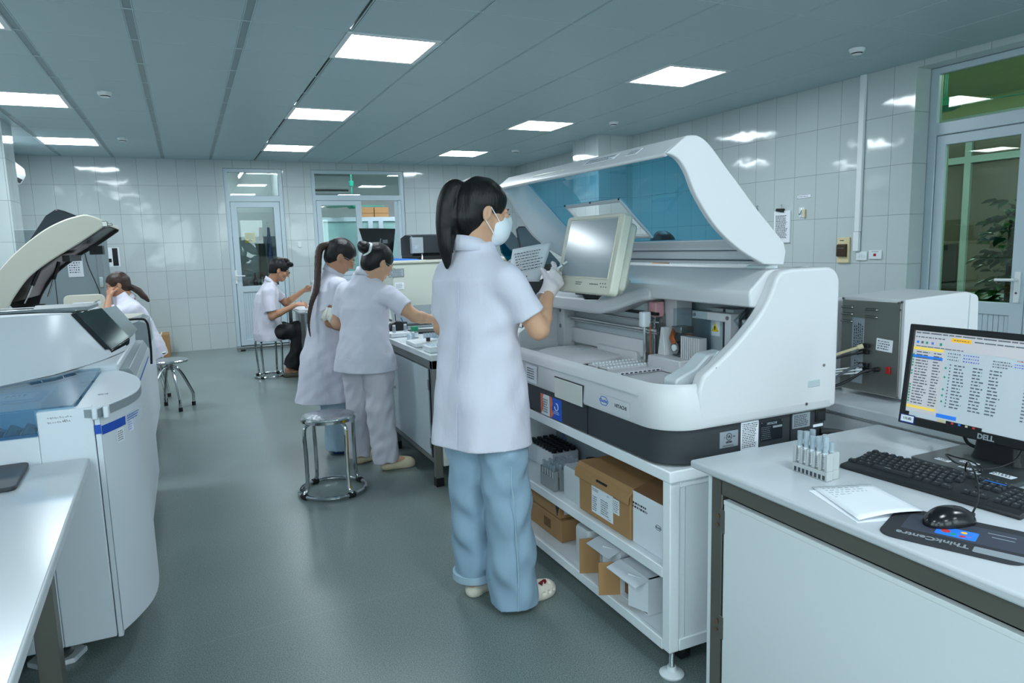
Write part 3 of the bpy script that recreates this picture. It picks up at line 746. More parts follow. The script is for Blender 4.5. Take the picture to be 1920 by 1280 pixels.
MB().cone((6.1, 4.1, 2.5), (6.1, 4.1, 2.95), .012).build('rod', 'fan_green', fn)
for k in range(3):
    a = R(-70 + 120 * k); d = V((math.cos(a), math.sin(a), 0)); q = V((-d.y, d.x, .12)); c = V((6.1, 4.1, 2.49))
    MB().loft([[c + d * s + q * wv_ + V((0, 0, zz)) for wv_, zz in ((-w_, 0), (w_, 0), (w_, .006), (-w_, .006))] for s, w_ in ((.1, .03), (.2, .06), (.5, .07), (.66, .05), (.7, .02))]).build('blade', 'fan_green', fn)
# tall potted plant
mat('leaf', (44, 92, 46), .35, noise=.35, nscale=6); mat('pot', (120, 70, 50), .6); mat('bark', (70, 60, 45), .9)
pl = thing('potted_plant', 'tall leafy green plant in the corridor behind the right door', 'plant', (6.42, 3.66, 0))
MB().lathe((6.42, 3.66, 0), [(0, 0), (.13, 0), (.18, .32), (.19, .34), (.165, .34), (.16, .3), (0, .3)], 24).build('pot', 'pot', pl)
MB().cone((6.42, 3.66, .3), (6.42, 3.66, 1.55), .03).build('stem', 'bark', pl)
b = MB(); rr = random.Random(4)
for i in range(230):
    z_ = rr.uniform(.45, 1.66); a = rr.uniform(0, 2 * math.pi); r_ = rr.uniform(.04, .2) * (1 if z_ < 1.5 else .7)
    d = V((math.cos(a), math.sin(a), rr.uniform(-.5, .35))).normalized(); s = V((-math.sin(a), math.cos(a), rr.uniform(-.3, .3))).normalized(); n = d.cross(s)
    o = V((6.42, 3.66, z_)) + V((math.cos(a), math.sin(a), 0)) * r_; l_ = rr.uniform(.09, .15); w_ = l_ * .4
    b.add([o, o + d * l_ * .35 + s * w_ + n * .01, o + d * l_ * .8 + s * w_ * .5, o + d * l_ - n * .03, o + d * l_ * .8 - s * w_ * .5, o + d * l_ * .35 - s * w_ + n * .01, o + d * l_ * .5 - n * .015],
          [(0, 1, 6), (1, 2, 6), (2, 3, 6), (3, 4, 6), (4, 5, 6), (5, 0, 6)])
o = b.build('foliage', 'leaf', pl, smooth=60, recalc=False); o['kind'] = 'stuff'

# ---- things on the walls
X = XR
pt = thing('cable_trunking', 'white vertical cable cover running down the right tiled wall', 'pipe', (X, 4.20, 1.26))
MB().box((X - .03, 4.165, 1.42), (X, 4.215, H)).build('upper_length', 'white_gloss', pt, bev=.004)
MB().box((X - .031, 4.168, 1.255), (X, 4.222, 1.418)).build('lower_length', 'white_gloss', pt, bev=.004)
bk = thing('breaker_box', 'cream circuit breaker box with a brown window on the right wall', 'breaker box', (X, 4.325, 1.15))
MB().box((X - .02, 4.265, 1.155), (X, 4.388, 1.375)).build('housing', 'beige', bk, bev=.004)
mat('smoke_brown', (62, 46, 36), .2)
MB().prism(rpoly([(X - .02, 1.205), (X - .045, 1.215), (X - .045, 1.31), (X - .02, 1.322)], .006), 'y', 4.285, 4.372).build('cover', 'smoke_brown', bk)
MB().box((X - .047, 4.295, 1.282), (X - .044, 4.365, 1.286)).build('cover_edge', 'chrome', bk)
MB().box((X - .0212, 4.32, 1.345), (X - .02, 4.36, 1.352)).build('maker_mark', 'ink', bk)
sw = thing('switch_plate', 'white three way switch plate under the cable cover on the right wall', 'switch', (X, 4.145, 1.21))
MB().box((X - .012, 4.095, 1.178), (X, 4.200, 1.252)).build('plate', 'plastic_white', sw, bev=.004)
for k in range(3): MB().box((X - .016, 4.115 + k * .025, 1.205), (X - .012, 4.133 + k * .025, 1.232)).build('rocker', 'plastic_white', sw, bev=.002)
so = thing('socket', 'white wall plate with a red button on the right wall', 'socket', (X, 4.015, 1.21))
MB().box((X - .012, 3.958, 1.19), (X, 4.078, 1.262)).build('plate', 'plastic_white', so, bev=.004)
MB().box((X - .017, 4.008, 1.215), (X - .012, 4.030, 1.237)).build('red_button', 'red', so, bev=.002)
MB().box((X - .0128, 3.985, 1.25), (X - .012, 4.05, 1.253)).build('printed_text', 'ink', so)
pp = thing('paper_stack', 'sheaf of printed pages clipped to the right wall', 'papers', (X, 5.03, 1.34))
Mx = frame((X - .012, 5.03, 1.49), (0, -1, 0), (0, .06, 1))
MB(Mx).box((-.1, -.15, -.01), (.1, .15, .004)).build('pages', 'paper', pp)
scribble(Mx, .15, .22, 18, 'ink', pp, seed=5, t=.0055)
MB().prism([(5.0, 1.625), (5.1, 1.64), (5.09, 1.665), (5.01, 1.66)], 'x', X - .03, X - .005).build('clip', 'black', pp)
MB().tube([(X - .02, 5.05, 1.66), (X - .02, 5.05, 1.69), (X, 5.05, 1.70)], .003).build('nail', 'chrome', pp)
ls = thing('label_strip', 'narrow printed label strip with a dark border on the right wall', 'label', (X, 4.785, 1.755))
Mx = frame((X - .001, 4.785, 1.757), (0, -1, .02), (0, 0, 1)); plate('strip', Mx, .165, .034, 'paper', ls)
scribble(Mx, .13, .012, 1, 'ink', ls, seed=8)
b = MB(Mx)
for (a, c, d, e) in ((-.08, .08, .0135, .0155), (-.08, .08, -.0155, -.0135), (-.0815, -.0795, -.0155, .0155), (.0795, .0815, -.0155, .0155)): b.box((a, d, .001), (c, e, .0018))
b.build('border', 'ink', ls)
hk = thing('wall_hook', 'clear adhesive hook holding small keys below the label strip', 'hook', (X, 4.80, 1.6))
MB().box((X - .004, 4.775, 1.57), (X, 4.835, 1.66)).build('backplate', 'plastic_white', hk, bev=.003)
MB().tube([(X - .003, 4.805, 1.645), (X - .02, 4.805, 1.60), (X - .03, 4.805, 1.59), (X - .035, 4.805, 1.605)], .004).build('hook', 'chrome', hk)
MB().box((X - .02, 4.755, 1.565), (X - .004, 4.775, 1.64)).build('key_tag', 'beige', hk, bev=.002)
hk = thing('wall_hook', 'small chrome hook on the right wall beside the raised white lid', 'hook', (X, 5.36, 1.62))
MB().tube([(X, 5.365, 1.68), (X - .02, 5.365, 1.66), (X - .03, 5.365, 1.61), (X - .015, 5.365, 1.59), (X - .005, 5.365, 1.61)], .006).build('hook', 'chrome', hk)
MB().box((X - .004, 5.35, 1.65), (X, 5.38, 1.71)).build('backplate', 'chrome', hk, bev=.002)
ps = thing('poster', 'small picture sheet with dark photographs on the back wall', 'poster', (-.9, YB, 1.37))
Mx = frame((-.905, YB - .001, 1.37), (1, 0, 0), (0, 0, 1)); plate('sheet', Mx, .17, .26, 'paper', ps)
MB(Mx).box((.0, -.12, .001), (.065, .12, .002)).box((-.065, -.07, .001), (-.015, -.02, .002)).build('picture', 'black', ps)
ob = thing('socket', 'small white socket on the back wall between door and window', 'socket', (1.57, YB, 1.49))
MB().box((1.54, YB - .012, 1.45), (1.60, YB, 1.52)).build('plate', 'plastic_white', ob, bev=.004); MB().box((1.55, YB - .02, 1.44), (1.59, YB - .01, 1.455)).build('plug', 'plastic_white', ob, bev=.002)
ac = thing('air_conditioner', 'white wall air conditioner behind the tiled column at far left', 'air conditioner', (XL, 9.5, 2.2))
MB().prism(rpoly([(XL, 2.22), (XL, 2.52), (XL + .15, 2.52), (XL + .255, 2.42), (XL + .26, 2.34), (XL + .2, 2.24)], .05), 'y', 9.0, 9.95).build('body', 'white_gloss', ac)
MB().prism([(XL + .12, 2.235), (XL + .205, 2.25), (XL + .235, 2.29), (XL + .14, 2.28)], 'y', 8.99, 9.9).build('air_outlet', 'black', ac)
# ================================================================ big white analyser on its cart
mat('shell', (207, 207, 210), .34)
mat('shell_warm', (205, 206, 200), .35)
mat('shell_grey', (176, 186, 190), .4)
mat('charcoal', (52, 56, 61), .5, bump=.1, bscale=400, bdist=.0004)
mat('gap', (60, 66, 72), .8)
mat('silver_label', (160, 168, 175), .35, metal=.3)
mat('dark_plate', (24, 30, 38), .35)
mat('pink', (214, 160, 166), .4)
mat('copper', (168, 92, 52), .35, metal=.6)
mat('logo_blue', (40, 100, 190), .5)
mat('print_grey', (90, 96, 104), .6)
mat('orange', (226, 120, 90), .5)
clear_glass('blue_acrylic', (106, 178, 204), mix=.2)
clear_glass('clear_acrylic', (225, 235, 238))
milky('milky', (238, 244, 246), (226, 232, 236), .68)
milky('milky_thin', (232, 240, 244), (220, 230, 236), .5)
A = thing('laboratory_analyser', 'large white bench analyser with a raised blue windowed lid on the open cart', 'analyser', (1.6, 2.3, .697))
def outline(x0, x1, y0, y1, rf, rb=.03, n=8):
    p = arc((x0 + rf, y0 + rf), rf, 270, 180, n)[::1] + arc((x0 + rf, y1 - rf), rf, 180, 90, n) + arc((x1 - rb, y1 - rb), rb, 90, 0, 4) + arc((x1 - rb, y0 + rb), rb, 0, -90, 4)
    return p
def ring(pl, z): return [(x, y, z) for x, y in pl]
o1 = outline(1.275, 1.955, 1.668, 2.975, .115)
MB().loft([ring(o1, .699), ring(o1, .815)]).build('base', 'charcoal', A, bev=.006)
MB().box((1.273, 2.128, .70), (1.28, 2.1315, .812)).build('base_seam', 'black', A)
b = MB(); g = lambda d, rf: outline(1.258 + d, 1.972 - d, 1.652 + d, 2.99 - d, rf)
b.loft([ring(g(.004, .12), .812), ring(g(0, .125), .82), ring(g(.006, .125), .90), ring(g(.014, .12), .94), ring(g(.024, .115), .951), ring(g(.036, .10), .947), ring(g(.044, .09), .93), ring(g(.05, .085), .897)])
b.build('front_shell', 'shell', A, smooth=60)
# crease line and little door on the front wall
b = MB()
b.box((1.2555, 1.80, .9045), (1.268, 2.93, .9065)); b.build('crease', 'shell_grey', A)
fd = MB().box((1.2545, 2.135, .80), (1.27, 2.345, .878)).build('front_door', 'shell_warm', A, bev=.003)
MB().box((1.256, 2.133, .8785), (1.27, 2.347, .881)).box((1.256, 2.131, .80), (1.27, 2.1345, .881)).build('door_gap', 'gap', fd)
# near side cheek with the swept curve, far cheek
sw_ = [(1.385, .93), (1.40, .972), (1.42, .988), (1.45, 1.008), (1.50, 1.042), (1.56, 1.09), (1.618, 1.145), (1.66, 1.20), (1.69, 1.262)]
sw_ = [(p.x, p.y) for p in spline(sw_, 4)]
cheek = sw_ + rpoly([(1.70, 1.288), (1.945, 1.288), (1.974, 1.22)], .03)[3:] + [(1.975, .815), (1.30, .815), (1.275, .9)]
cheek = sw_ + [(1.712, 1.284), (1.76, 1.29), (1.90, 1.29)] + arc((1.915, 1.232), .058, 90, 0, 6) + [(1.975, .815), (1.39, .815)]
MB().prism(cheek, 'y', 1.6535, 1.70).build('near_cheek', 'shell', A, bev=.010, seg=3)
MB().prism(cheek, 'y', 2.95, 2.992).build('far_cheek', 'shell', A, bev=.010, seg=3)
b = MB()
b.box((1.449, 1.6535, .818), (1.4525, 1.6565, 1.0)); b.build('side_seam', 'gap', A)
b = MB(); b.box((1.7995, 1.6537, .82), (1.8015, 1.6565, 1.283)); b.box((1.835, 1.6537, .958), (1.96, 1.6565, .9595)); b.box((1.835, 1.6537, .958), (1.8365, 1.6565, 1.27)); b.build('panel_seam', 'shell_grey', A)
MB().box((1.84, 1.652, .892), (1.895, 1.657, .916)).build('finger_grip', 'shell_grey', A, bev=.002)
for (xx, zz) in ((1.835, .838), (1.91, .962)): MB().cone((xx, 1.658, zz), (xx, 1.651, zz), .005).build('screw', 'steel', A)
# rear housing, deck and bulge
MB().box((1.86, 1.69, .82), (1.968, 2.96, 1.25)).build('rear_wall', 'shell_grey', A, bev=.01)
deck = [(1.62, 1.172), (1.616, 1.215), (1.622, 1.226), (1.69, 1.283), (1.715, 1.288), (1.90, 1.289), (1.95, 1.275), (1.968, 1.24), (1.968, 1.16), (1.70, 1.16)]
MB().prism(deck, 'y', 1.695, 2.955).build('top_deck', 'shell', A, bev=.006)
def bp_(xf, zb, zt, y):
    return [(xf + .006, y, zb), (xf, y, zb + .012), (xf + .008, y, zt), (xf + .045, y, zt + .018), (1.70, y, 1.262), (1.75, y, 1.27), (1.75, y, zb + .02), (1.66, y, zb)]
b = MB(); b.loft([bp_(1.612, 1.165, 1.215, 2.22), bp_(1.60, 1.155, 1.205, 2.28), bp_(1.56, 1.118, 1.172, 2.38), bp_(1.525, 1.098, 1.152, 2.45), bp_(1.518, 1.095, 1.15, 2.52), bp_(1.518, 1.095, 1.15, 2.962)])
b.build('screen_console', 'shell', A, bev=.006)
b = MB(); b.box((1.535, 2.50, 1.166), (1.548, 2.66, 1.178)); b.box((1.533, 2.54, 1.168), (1.55, 2.60, 1.184)); b.build('latch', 'black', A, bev=.003)
b = MB(); b.box((1.745, 1.755, 1.24), (1.80, 1.848, 1.30)); h_ = b.build('hinge_block', 'plastic_white', A, bev=.006)
MB().box((1.70, 1.745, 1.245), (1.746, 1.86, 1.284)).build('hinge_recess', 'black', A, bev=.002)
MB().cone((1.742, 1.802, 1.265), (1.746, 1.802, 1.265), .007).build('hinge_screw', 'black', A)
b = MB()
for k, c in enumerate('D12'): pass
# tray floor and inside of the machine
MB().box((1.31, 1.70, .88), (1.865, 2.95, .899)).build('tray_floor', 'shell', A)
MB().box((1.66, 2.32, .90), (1.70, 2.95, 1.17)).build('inner_panel', 'shell_grey', A)
MB().box((1.845, 1.70, .90), (1.862, 2.32, 1.17)).build('inner_panel', 'shell_grey', A)
MB().box((1.70, 2.31, .90), (1.862, 2.325, 1.17)).build('inner_panel', 'shell_grey', A)
b = MB(); b.box((1.64, 2.30, .925), (1.66, 2.93, .995)); b.build('ledge', 'shell', A, bev=.003)
b = MB(); b.box((1.62, 2.32, .90), (1.66, 2.62, .945)); b.build('ledge', 'shell', A, bev=.003)
for (zz, xx, r_) in ((1.045, 1.625, .006), (1.032, 1.64, .005), (1.075, 1.645, .004)):
    MB().cone((xx, 2.20, zz), (xx, 2.95, zz), r_).build('guide_rail', 'chrome', A)
MB().box((1.645, 2.22, 1.10), (1.66, 2.9, 1.112)).build('belt', 'black', A)
b = MB(); b.box((1.60, 2.88, .90), (1.66, 2.95, 1.10)); b.build('end_bracket', 'shell', A, bev=.003)
for zz in (1.075, 1.0): MB().cone((1.598, 2.915, zz), (1.60, 2.915, zz), .009).build('screw', 'steel', A)
MB().lathe((1.53, 2.60, .90), [(0, 0), (.20, 0), (.20, .016), (.19, .022), (.08, .024), (.06, .030), (0, .030)], 48).build('reaction_disc_cover', 'shell', A)
b = MB(); b.lathe((1.53, 2.60, .924), [(.062, 0), (.062, .004), (.05, .006), (.05, 0)], 32); b.box((1.50, 2.57, .926), (1.56, 2.58, .934)); b.build('disc_grip', 'shell_grey', A)
# sample rack bay
b = MB(); x0, x1, y0, y1 = 1.39, 1.80, 2.19, 2.41
b.box((x0, y0, .899), (x1, y0 + .012, .904)); b.box((x0, y1 - .022, .899), (x1, y1, .904)); b.box((x0, y0, .899), (x0 + .03, y1, .904)); b.box((x1 - .02, y0, .899), (x1, y1, .904))
b.build('bay_border', 'black', A)
MB().box((x0, y0, .8985), (x1, y1, .9005)).build('bay_floor', 'print_grey', A)
b = MB()
for k in range(2):
    yy = y0 + .03 + k * .085; b.box((x0 + .03, yy, .90), (x1 - .03, yy + .06, .912))
b.build('rack_bed', 'shell', A, bev=.002)
b = MB()
for k in range(22):
    for q in range(3): b.cone((1.43 + k * .0155, y0 + .042 + q * .06 * .9, .912), (1.43 + k * .0155, y0 + .042 + q * .054, .918), .005, n=8)
b.build('cuvette_row', 'plastic_white', A)['kind'] = 'stuff'
MB().box((1.385, 2.13, .9), (1.70, 2.185, .912)).build('rail_cover', 'shell', A, bev=.003)
b = MB()
for k in range(14): b.box((1.42 + k * .02, 2.126, .905), (1.43 + k * .02, 2.1305, .909))
b.build('scale_marks', 'ink', A, smooth=0)
# probes, columns, mixer and dispenser
MB().prism(rrect(.04, .036, .01, cx=1.62, cy=2.26), 'z', 1.055, 1.115).build('probe_head', 'plastic_white', A, bev=.004)
MB().cone((1.62, 2.26, .90), (1.62, 2.26, 1.06), .008).build('probe_shaft', 'chrome', A)
MB().cone((1.62, 2.225, .905), (1.62, 2.225, 1.07), .0025).build('probe_needle', 'copper', A)
MB().prism(rrect(.045, .05, .008, cx=1.69, cy=2.28), 'z', 1.09, 1.15).build('probe_head', 'pink', A, bev=.004)
MB().cone((1.69, 2.29, .90), (1.69, 2.29, 1.10), .006).build('probe_shaft', 'chrome', A); MB().box((1.70, 2.255, .9), (1.715, 2.275, 1.1)).build('slide_rod', 'steel', A)
MB().box((1.72, 2.195, .90), (1.80, 2.272, 1.172)).build('column', 'shell', A, bev=.004)
wl = MB().prism([(2.262, 1.005), (2.222, 1.005), (2.242, 1.038)], 'x', 1.7185, 1.7205).build('warning_label', 'yellow', A)
MB().prism([(2.244, 1.010), (2.240, 1.010), (2.239, 1.026), (2.245, 1.026)], 'x', 1.7178, 1.7188).build('symbol', 'black', wl)
MB().box((1.60, 2.02, .90), (1.80, 2.215, .952)).build('mixer_base', 'shell', A, bev=.004)
MB().prism([(2.16, .952), (2.205, .952), (2.185, 1.06), (2.172, 1.06)], 'x', 1.64, 1.70).build('motor_bracket', 'shell', A, bev=.002)
MB().cone((1.66, 2.125, .985), (1.70, 2.125, .985), .024, n=20).build('gear_wheel', 'steel', A); MB().cone((1.655, 2.125, .985), (1.672, 2.125, .985), .013, n=16).build('gear_hub', 'plastic_white', A)
MB().lathe((1.70, 2.09, .995), [(.045, -.003), (.045, .003), (.038, .003), (.038, -.003)], 28, axis='x').build('belt_ring', 'copper', A)
MB().tube([(1.68, 2.15, 1.05), (1.66, 2.14, 1.02), (1.665, 2.13, 1.0)], .012).build('flat_cable', 'copper', A)
MB().box((1.67, 2.10, 1.04), (1.73, 2.16, 1.065)).build('motor', 'steel', A, bev=.003)
MB().box((1.66, 1.99, .95), (1.72, 2.135, 1.135)).build('splash_guard', 'clear_acrylic', A, smooth=0)
b = MB()
for k in range(9): b.box((1.655, 1.98 + k * .012, .95), (1.69, 1.987 + k * .012, 1.035 - .0))
b.build('cooling_fins', 'shell', A, smooth=0)
b = MB(); b.box((1.70, 1.87, 1.10), (1.74, 2.075, 1.13)); b.box((1.70, 1.87, .90), (1.74, 1.90, 1.13)); b.build('gantry_bracket', 'shell', A, bev=.003)
for yy in (2.06, 1.885): MB().cone((1.697, yy, 1.115), (1.70, yy, 1.115), .007).build('screw', 'steel', A)
MB().box((1.745, 1.905, .9), (1.80, 2.03, 1.14)).build('dispenser_panel', 'shell_grey', A)
MB().box((1.742, 1.945, .9), (1.746, 1.955, 1.14)).build('panel_gap', 'gap', A)
wl = MB(frame((1.744, 1.995, 1.07), (0, -1, 0), (0, 0, 1))).box((-.024, -.032, 0), (.024, .032, .002)).build('warning_label', 'paper', A)
MB().prism([(2.013, 1.054), (1.977, 1.054), (1.995, 1.085)], 'x', 1.7405, 1.7425).build('symbol', 'yellow', wl)
MB().prism([(1.997, 1.060), (1.993, 1.060), (1.992, 1.074), (1.998, 1.074)], 'x', 1.7395, 1.7408).build('mark', 'black', A)
b = MB(); rr = random.Random(2)
for k in range(6):
    yy = 1.75 + k * .018; b.tube([(1.75, yy, 1.15), (1.72 - .01 * (k % 3), yy + .01, 1.11), (1.73, yy - .015, 1.06), (1.76, yy, 1.0)], .0045, 6)
b.build('tubing', 'clear_acrylic', A)
MB().box((1.74, 1.74, .92), (1.80, 1.86, 1.11)).build('valve_block', 'shell', A, bev=.004)
MB().cone((1.735, 1.78, 1.03), (1.745, 1.78, 1.03), .012).build('blue_fitting', 'blue', A)
# translucent handled tray in the near corner
b = MB(); hb = [(1.36, .90), (1.36, .955), (1.44, .985), (1.49, 1.025), (1.56, 1.03), (1.60, 1.0), (1.63, .975), (1.63, .90)]
hh = rpoly(hb, .02, 4)
b.prism(hh, 'y', 1.735, 1.80).build('handled_tray', 'milky', A, bev=.006)
b = MB(); b.tube([(1.47, 1.70, 1.0), (1.50, 1.70, 1.03), (1.56, 1.70, 1.035), (1.60, 1.70, 1.01)], .011).build('tray_handle', 'milky', A)
# ---- lid
outer = [(1.767, 1.30), (1.775, 1.345), (1.764, 1.375), (1.694, 1.438), (1.632, 1.495), (1.574, 1.554), (1.516, 1.610), (1.472, 1.656), (1.438, 1.684), (1.405, 1.697), (1.367, 1.695)]
inner = [(1.295, 1.642), (1.328, 1.633), (1.352, 1.614), (1.374, 1.583), (1.40, 1.531), (1.45, 1.463), (1.505, 1.408), (1.585, 1.352), (1.682, 1.306)]
osm = [(p.x, p.y) for p in spline(outer[2:], 3)]; ism = [(p.x, p.y) for p in spline(inner, 3)]
sidep = outer[:2] + osm + ism
LID = MB().prism(sidep, 'y', 1.70, 1.722).build('lid', 'shell', A, bev=.007, seg=3)
MB().prism(sidep, 'y', 2.935, 2.957).build('lid_far_wall', 'shell', LID, bev=.007, seg=3)
fr = [(1.405, 1.697), (1.367, 1.695), (1.30, 1.648), (1.293, 1.640), (1.30, 1.632), (1.375, 1.674), (1.41, 1.682)]
MB().prism(fr, 'y', 1.71, 2.947).build('lid_front_rim', 'shell', LID, bev=.005)
b = MB(); b.box((1.318, 2.36, 1.655), (1.345, 2.62, 1.668)); b.build('lid_grip', 'shell_warm', LID, bev=.004)
MB().prism([(1.767, 1.302), (1.775, 1.345), (1.764, 1.375), (1.745, 1.393), (1.735, 1.385), (1.75, 1.36), (1.745, 1.302)], 'y', 1.715, 2.94).build('lid_hinge_beam', 'shell', LID, bev=.004)
b = MB(); b.box((1.742, 1.72, 1.347), (1.746, 2.935, 1.351)); b.box((1.742, 1.72, 1.312), (1.746, 2.935, 1.318)); b.build('beam_groove', 'print_grey', LID)
def xo(z):
    pts = sorted([(q, p) for p, q in outer[2:-1]])
    return float(np.interp(z, [a for a, _ in pts], [c for _, c in pts])) - .010
zs = sorted(set([1.388, 1.395, 1.41, 1.44, 1.47, 1.50, 1.53, 1.552, 1.575, 1.60, 1.625, 1.65, 1.668, 1.682]))
ys = [1.722, 2.10, 2.345, 2.775, 2.935]
b = MB()
for i in range(len(zs) - 1):
    for j in range(len(ys) - 1):
        if 1.409 <= zs[i] and zs[i + 1] <= 1.553 and j == 2: continue
        z0, z1 = zs[i], zs[i + 1]
        b.add([(xo(z0), ys[j], z0), (xo(z0), ys[j + 1], z0), (xo(z1), ys[j + 1], z1), (xo(z1), ys[j], z1)], [(0, 1, 2, 3)])
bm_ = b.build('lid_window', 'blue_acrylic', LID, smooth=40, recalc=False)
hole = [(xo(1.41), 2.345, 1.41), (xo(1.48), 2.345, 1.48), (xo(1.552), 2.345, 1.552), (xo(1.552), 2.775, 1.552), (xo(1.48), 2.775, 1.48), (xo(1.41), 2.775, 1.41)]
hp = []
for i in range(6):
    a, c = V(hole[i]), V(hole[(i + 1) % 6]); hp += [a.lerp(c, k / 4) for k in range(4)]
MB().tube(hp, .009, 8, closed=True).build('hatch_frame', 'shell', LID)
b = MB()
for p in hp[::2]: b.cone(V(p) + V((-.008, 0, .003)), V(p) + V((-.012, 0, .003)), .004, n=8)
b.build('frame_screws', 'gap', LID)
Mx = frame((1.345, 2.05, 1.685), (0, -1, 0), (.6, 0, .7))
for yy, w_ in ((2.12, .2), (1.92, .06)):
    Mx = frame((1.334, yy, 1.6735), (0, -1, 0), (.067, 0, .047)); st = plate('lid_label', Mx, w_, .035, 'paper', LID); scribble(Mx, w_ * .9, .028, 4, 'print_grey', st, seed=int(w_ * 100))
# stickers and nameplates
def front_plate(name, y0, y1, z0, z1, m, x=1.2745, par=A):
    return MB().box((x - .0012, y0, z0), (x, y1, z1)).build(name, m, par)
s1 = front_plate('sticker', 2.425, 2.50, .70, .785, 'paper', 1.2755); scribble(frame((1.274, 2.455, .74), (0, -1, 0), (0, 0, 1)), .045, .06, 6, 'print_grey', s1, seed=11)
MB().prism([(2.50, .785), (2.475, .785), (2.483, .765), (2.476, .745), (2.482, .72), (2.50, .70)], 'x', 1.2735, 1.2746).build('orange_edge', 'orange', s1)
s2 = front_plate('sticker', 2.325, 2.42, .70, .785, 'blue', 1.2755)
MB().prism([(2.42, .785), (2.405, .785), (2.398, .76), (2.406, .74), (2.392, .715), (2.41, .70), (2.42, .70)], 'x', 1.2735, 1.2746).build('orange_edge', 'orange', s2)
b = MB(); b.tube([(1.2735, 2.365 + .014 * math.cos(q), .752 + .014 * math.sin(q)) for q in [k * .45 for k in range(3, 15)]], .002, 6); b.build('round_logo', 'paper', s2)
scribble(frame((1.2745, 2.365, .728), (0, -1, 0), (0, 0, 1)), .05, .014, 2, 'paper', s2, seed=12)
s3 = front_plate('paper_label', 2.50, 2.60, .822, .895, 'paper', 1.2585); scribble(frame((1.2575, 2.55, .86), (0, -1, 0), (0, 0, 1)), .07, .05, 5, 'print_grey', s3, seed=13)
npl = front_plate('name_plate', 1.84, 2.02, .825, .873, 'shell', 1.2585)
Mx = frame((1.2572, 1.992, .852), (0, -1, 0), (0, 0, 1))
hexp = [(.028 * math.cos(R(60 * k)), .0165 * math.sin(R(60 * k)), 0) for k in range(6)]
b = MB(Mx); b.tube([V(hexp[i]).lerp(V(hexp[(i + 1) % 6]), k / 2) for i in range(6) for k in range(2)], .0013, 6, closed=True); b.build('hexagon', 'logo_blue', npl)
text('Roche', .017, Mx, 'logo_blue', npl, bold=.0004)
text('HITACHI', .017, frame((1.2572, 1.89, .850), (0, -1, 0), (0, 0, 1)), 'ink', npl, bold=.0003, sx=1.05)
def side_M(x, z, y=1.6672): return frame((x, y, z), (1, 0, 0), (0, 0, 1))
Mx = side_M(1.517, .760); s = plate('rating_label', Mx, .075, .052, 'silver_label', A)
b = MB(Mx); b.tube([(.011 * math.cos(k * math.pi / 10) - .0, .011 * math.sin(k * math.pi / 10) + .008, .001) for k in range(20)], .0011, 6, closed=True); b.build('ring', 'ink', s)
text('UL', .011, frame((1.517, 1.6655, .768), (1, 0, 0), (0, 0, 1)), 'ink', s, bold=.0003); text('LISTED', .008, frame((1.517, 1.6655, .7505), (1, 0, 0), (0, 0, 1)), 'ink', s, bold=.0003)
text('c', .009, frame((1.498, 1.6655, .768), (1, 0, 0), (0, 0, 1)), 'ink', s); text('us', .009, frame((1.537, 1.6655, .768), (1, 0, 0), (0, 0, 1)), 'ink', s)
scribble(side_M(1.517, .7395), .05, .006, 2, 'ink', s, seed=14)
Mx = side_M(1.603, .7605); s = plate('data_label', Mx, .074, .092, 'paper', A); scribble(Mx, .064, .082, 14, 'ink', s, seed=15)
Mx = side_M(1.697, .764); s = plate('maker_plate', Mx, .096, .066, 'dark_plate', A); text('HITACHI', .011, frame((1.697, 1.6655, .788), (1, 0, 0), (0, 0, 1)), 'silver_label', s, bold=.0003)
scribble(frame((1.675, 1.6672, .758), (1, 0, 0), (0, 0, 1)), .045, .045, 7, 'silver_label', s, seed=16, lh=.25); plate('field', frame((1.722, 1.6665, .775), (1, 0, 0), (0, 0, 1)), .04, .007, 'silver_label', s)
for dx in (-.044, .044):
    for dz in (-.029, .029): MB().cone((1.697 + dx, 1.667, .764 + dz), (1.697 + dx, 1.6655, .764 + dz), .0025, n=8).build('rivet', 'steel', A)
Mx = side_M(1.829, .780); s = plate('warning_plate', Mx, .08, .05, 'silver_label', A); scribble(Mx, .066, .04, 7, 'ink', s, seed=17)
MB().box((1.779, 1.6655, .70), (1.782, 1.67, .812)).build('base_seam', 'black', A)
MB().box((1.893, 1.663, .765), (1.94, 1.675, .808)).build('power_inlet', 'black', A, bev=.002); MB().box((1.90, 1.661, .772), (1.933, 1.664, .80)).build('inlet_socket', 'rubber', A, bev=.002)
MB().box((1.885, 1.6655, .748), (1.93, 1.668, .757)).build('torn_label', 'paper', A)
MB().tube([(1.90, 1.65, .735), (1.93, 1.63, .733), (1.98, 1.62, .725), (2.03, 1.66, .70), (2.06, 1.75, .66)], [.014, .013, .010, .008, .008], 10).build('power_plug', 'black', A)
plate('top_mark', frame((1.86, 1.72, 1.2905), (1, 0, 0), (0, 1, 0)), .05, .02, 'shell', A); scribble(frame((1.86, 1.72, 1.2905), (1, 0, 0), (0, 1, 0)), .045, .02, 2, 'print_grey', A, seed=18, lh=.6)

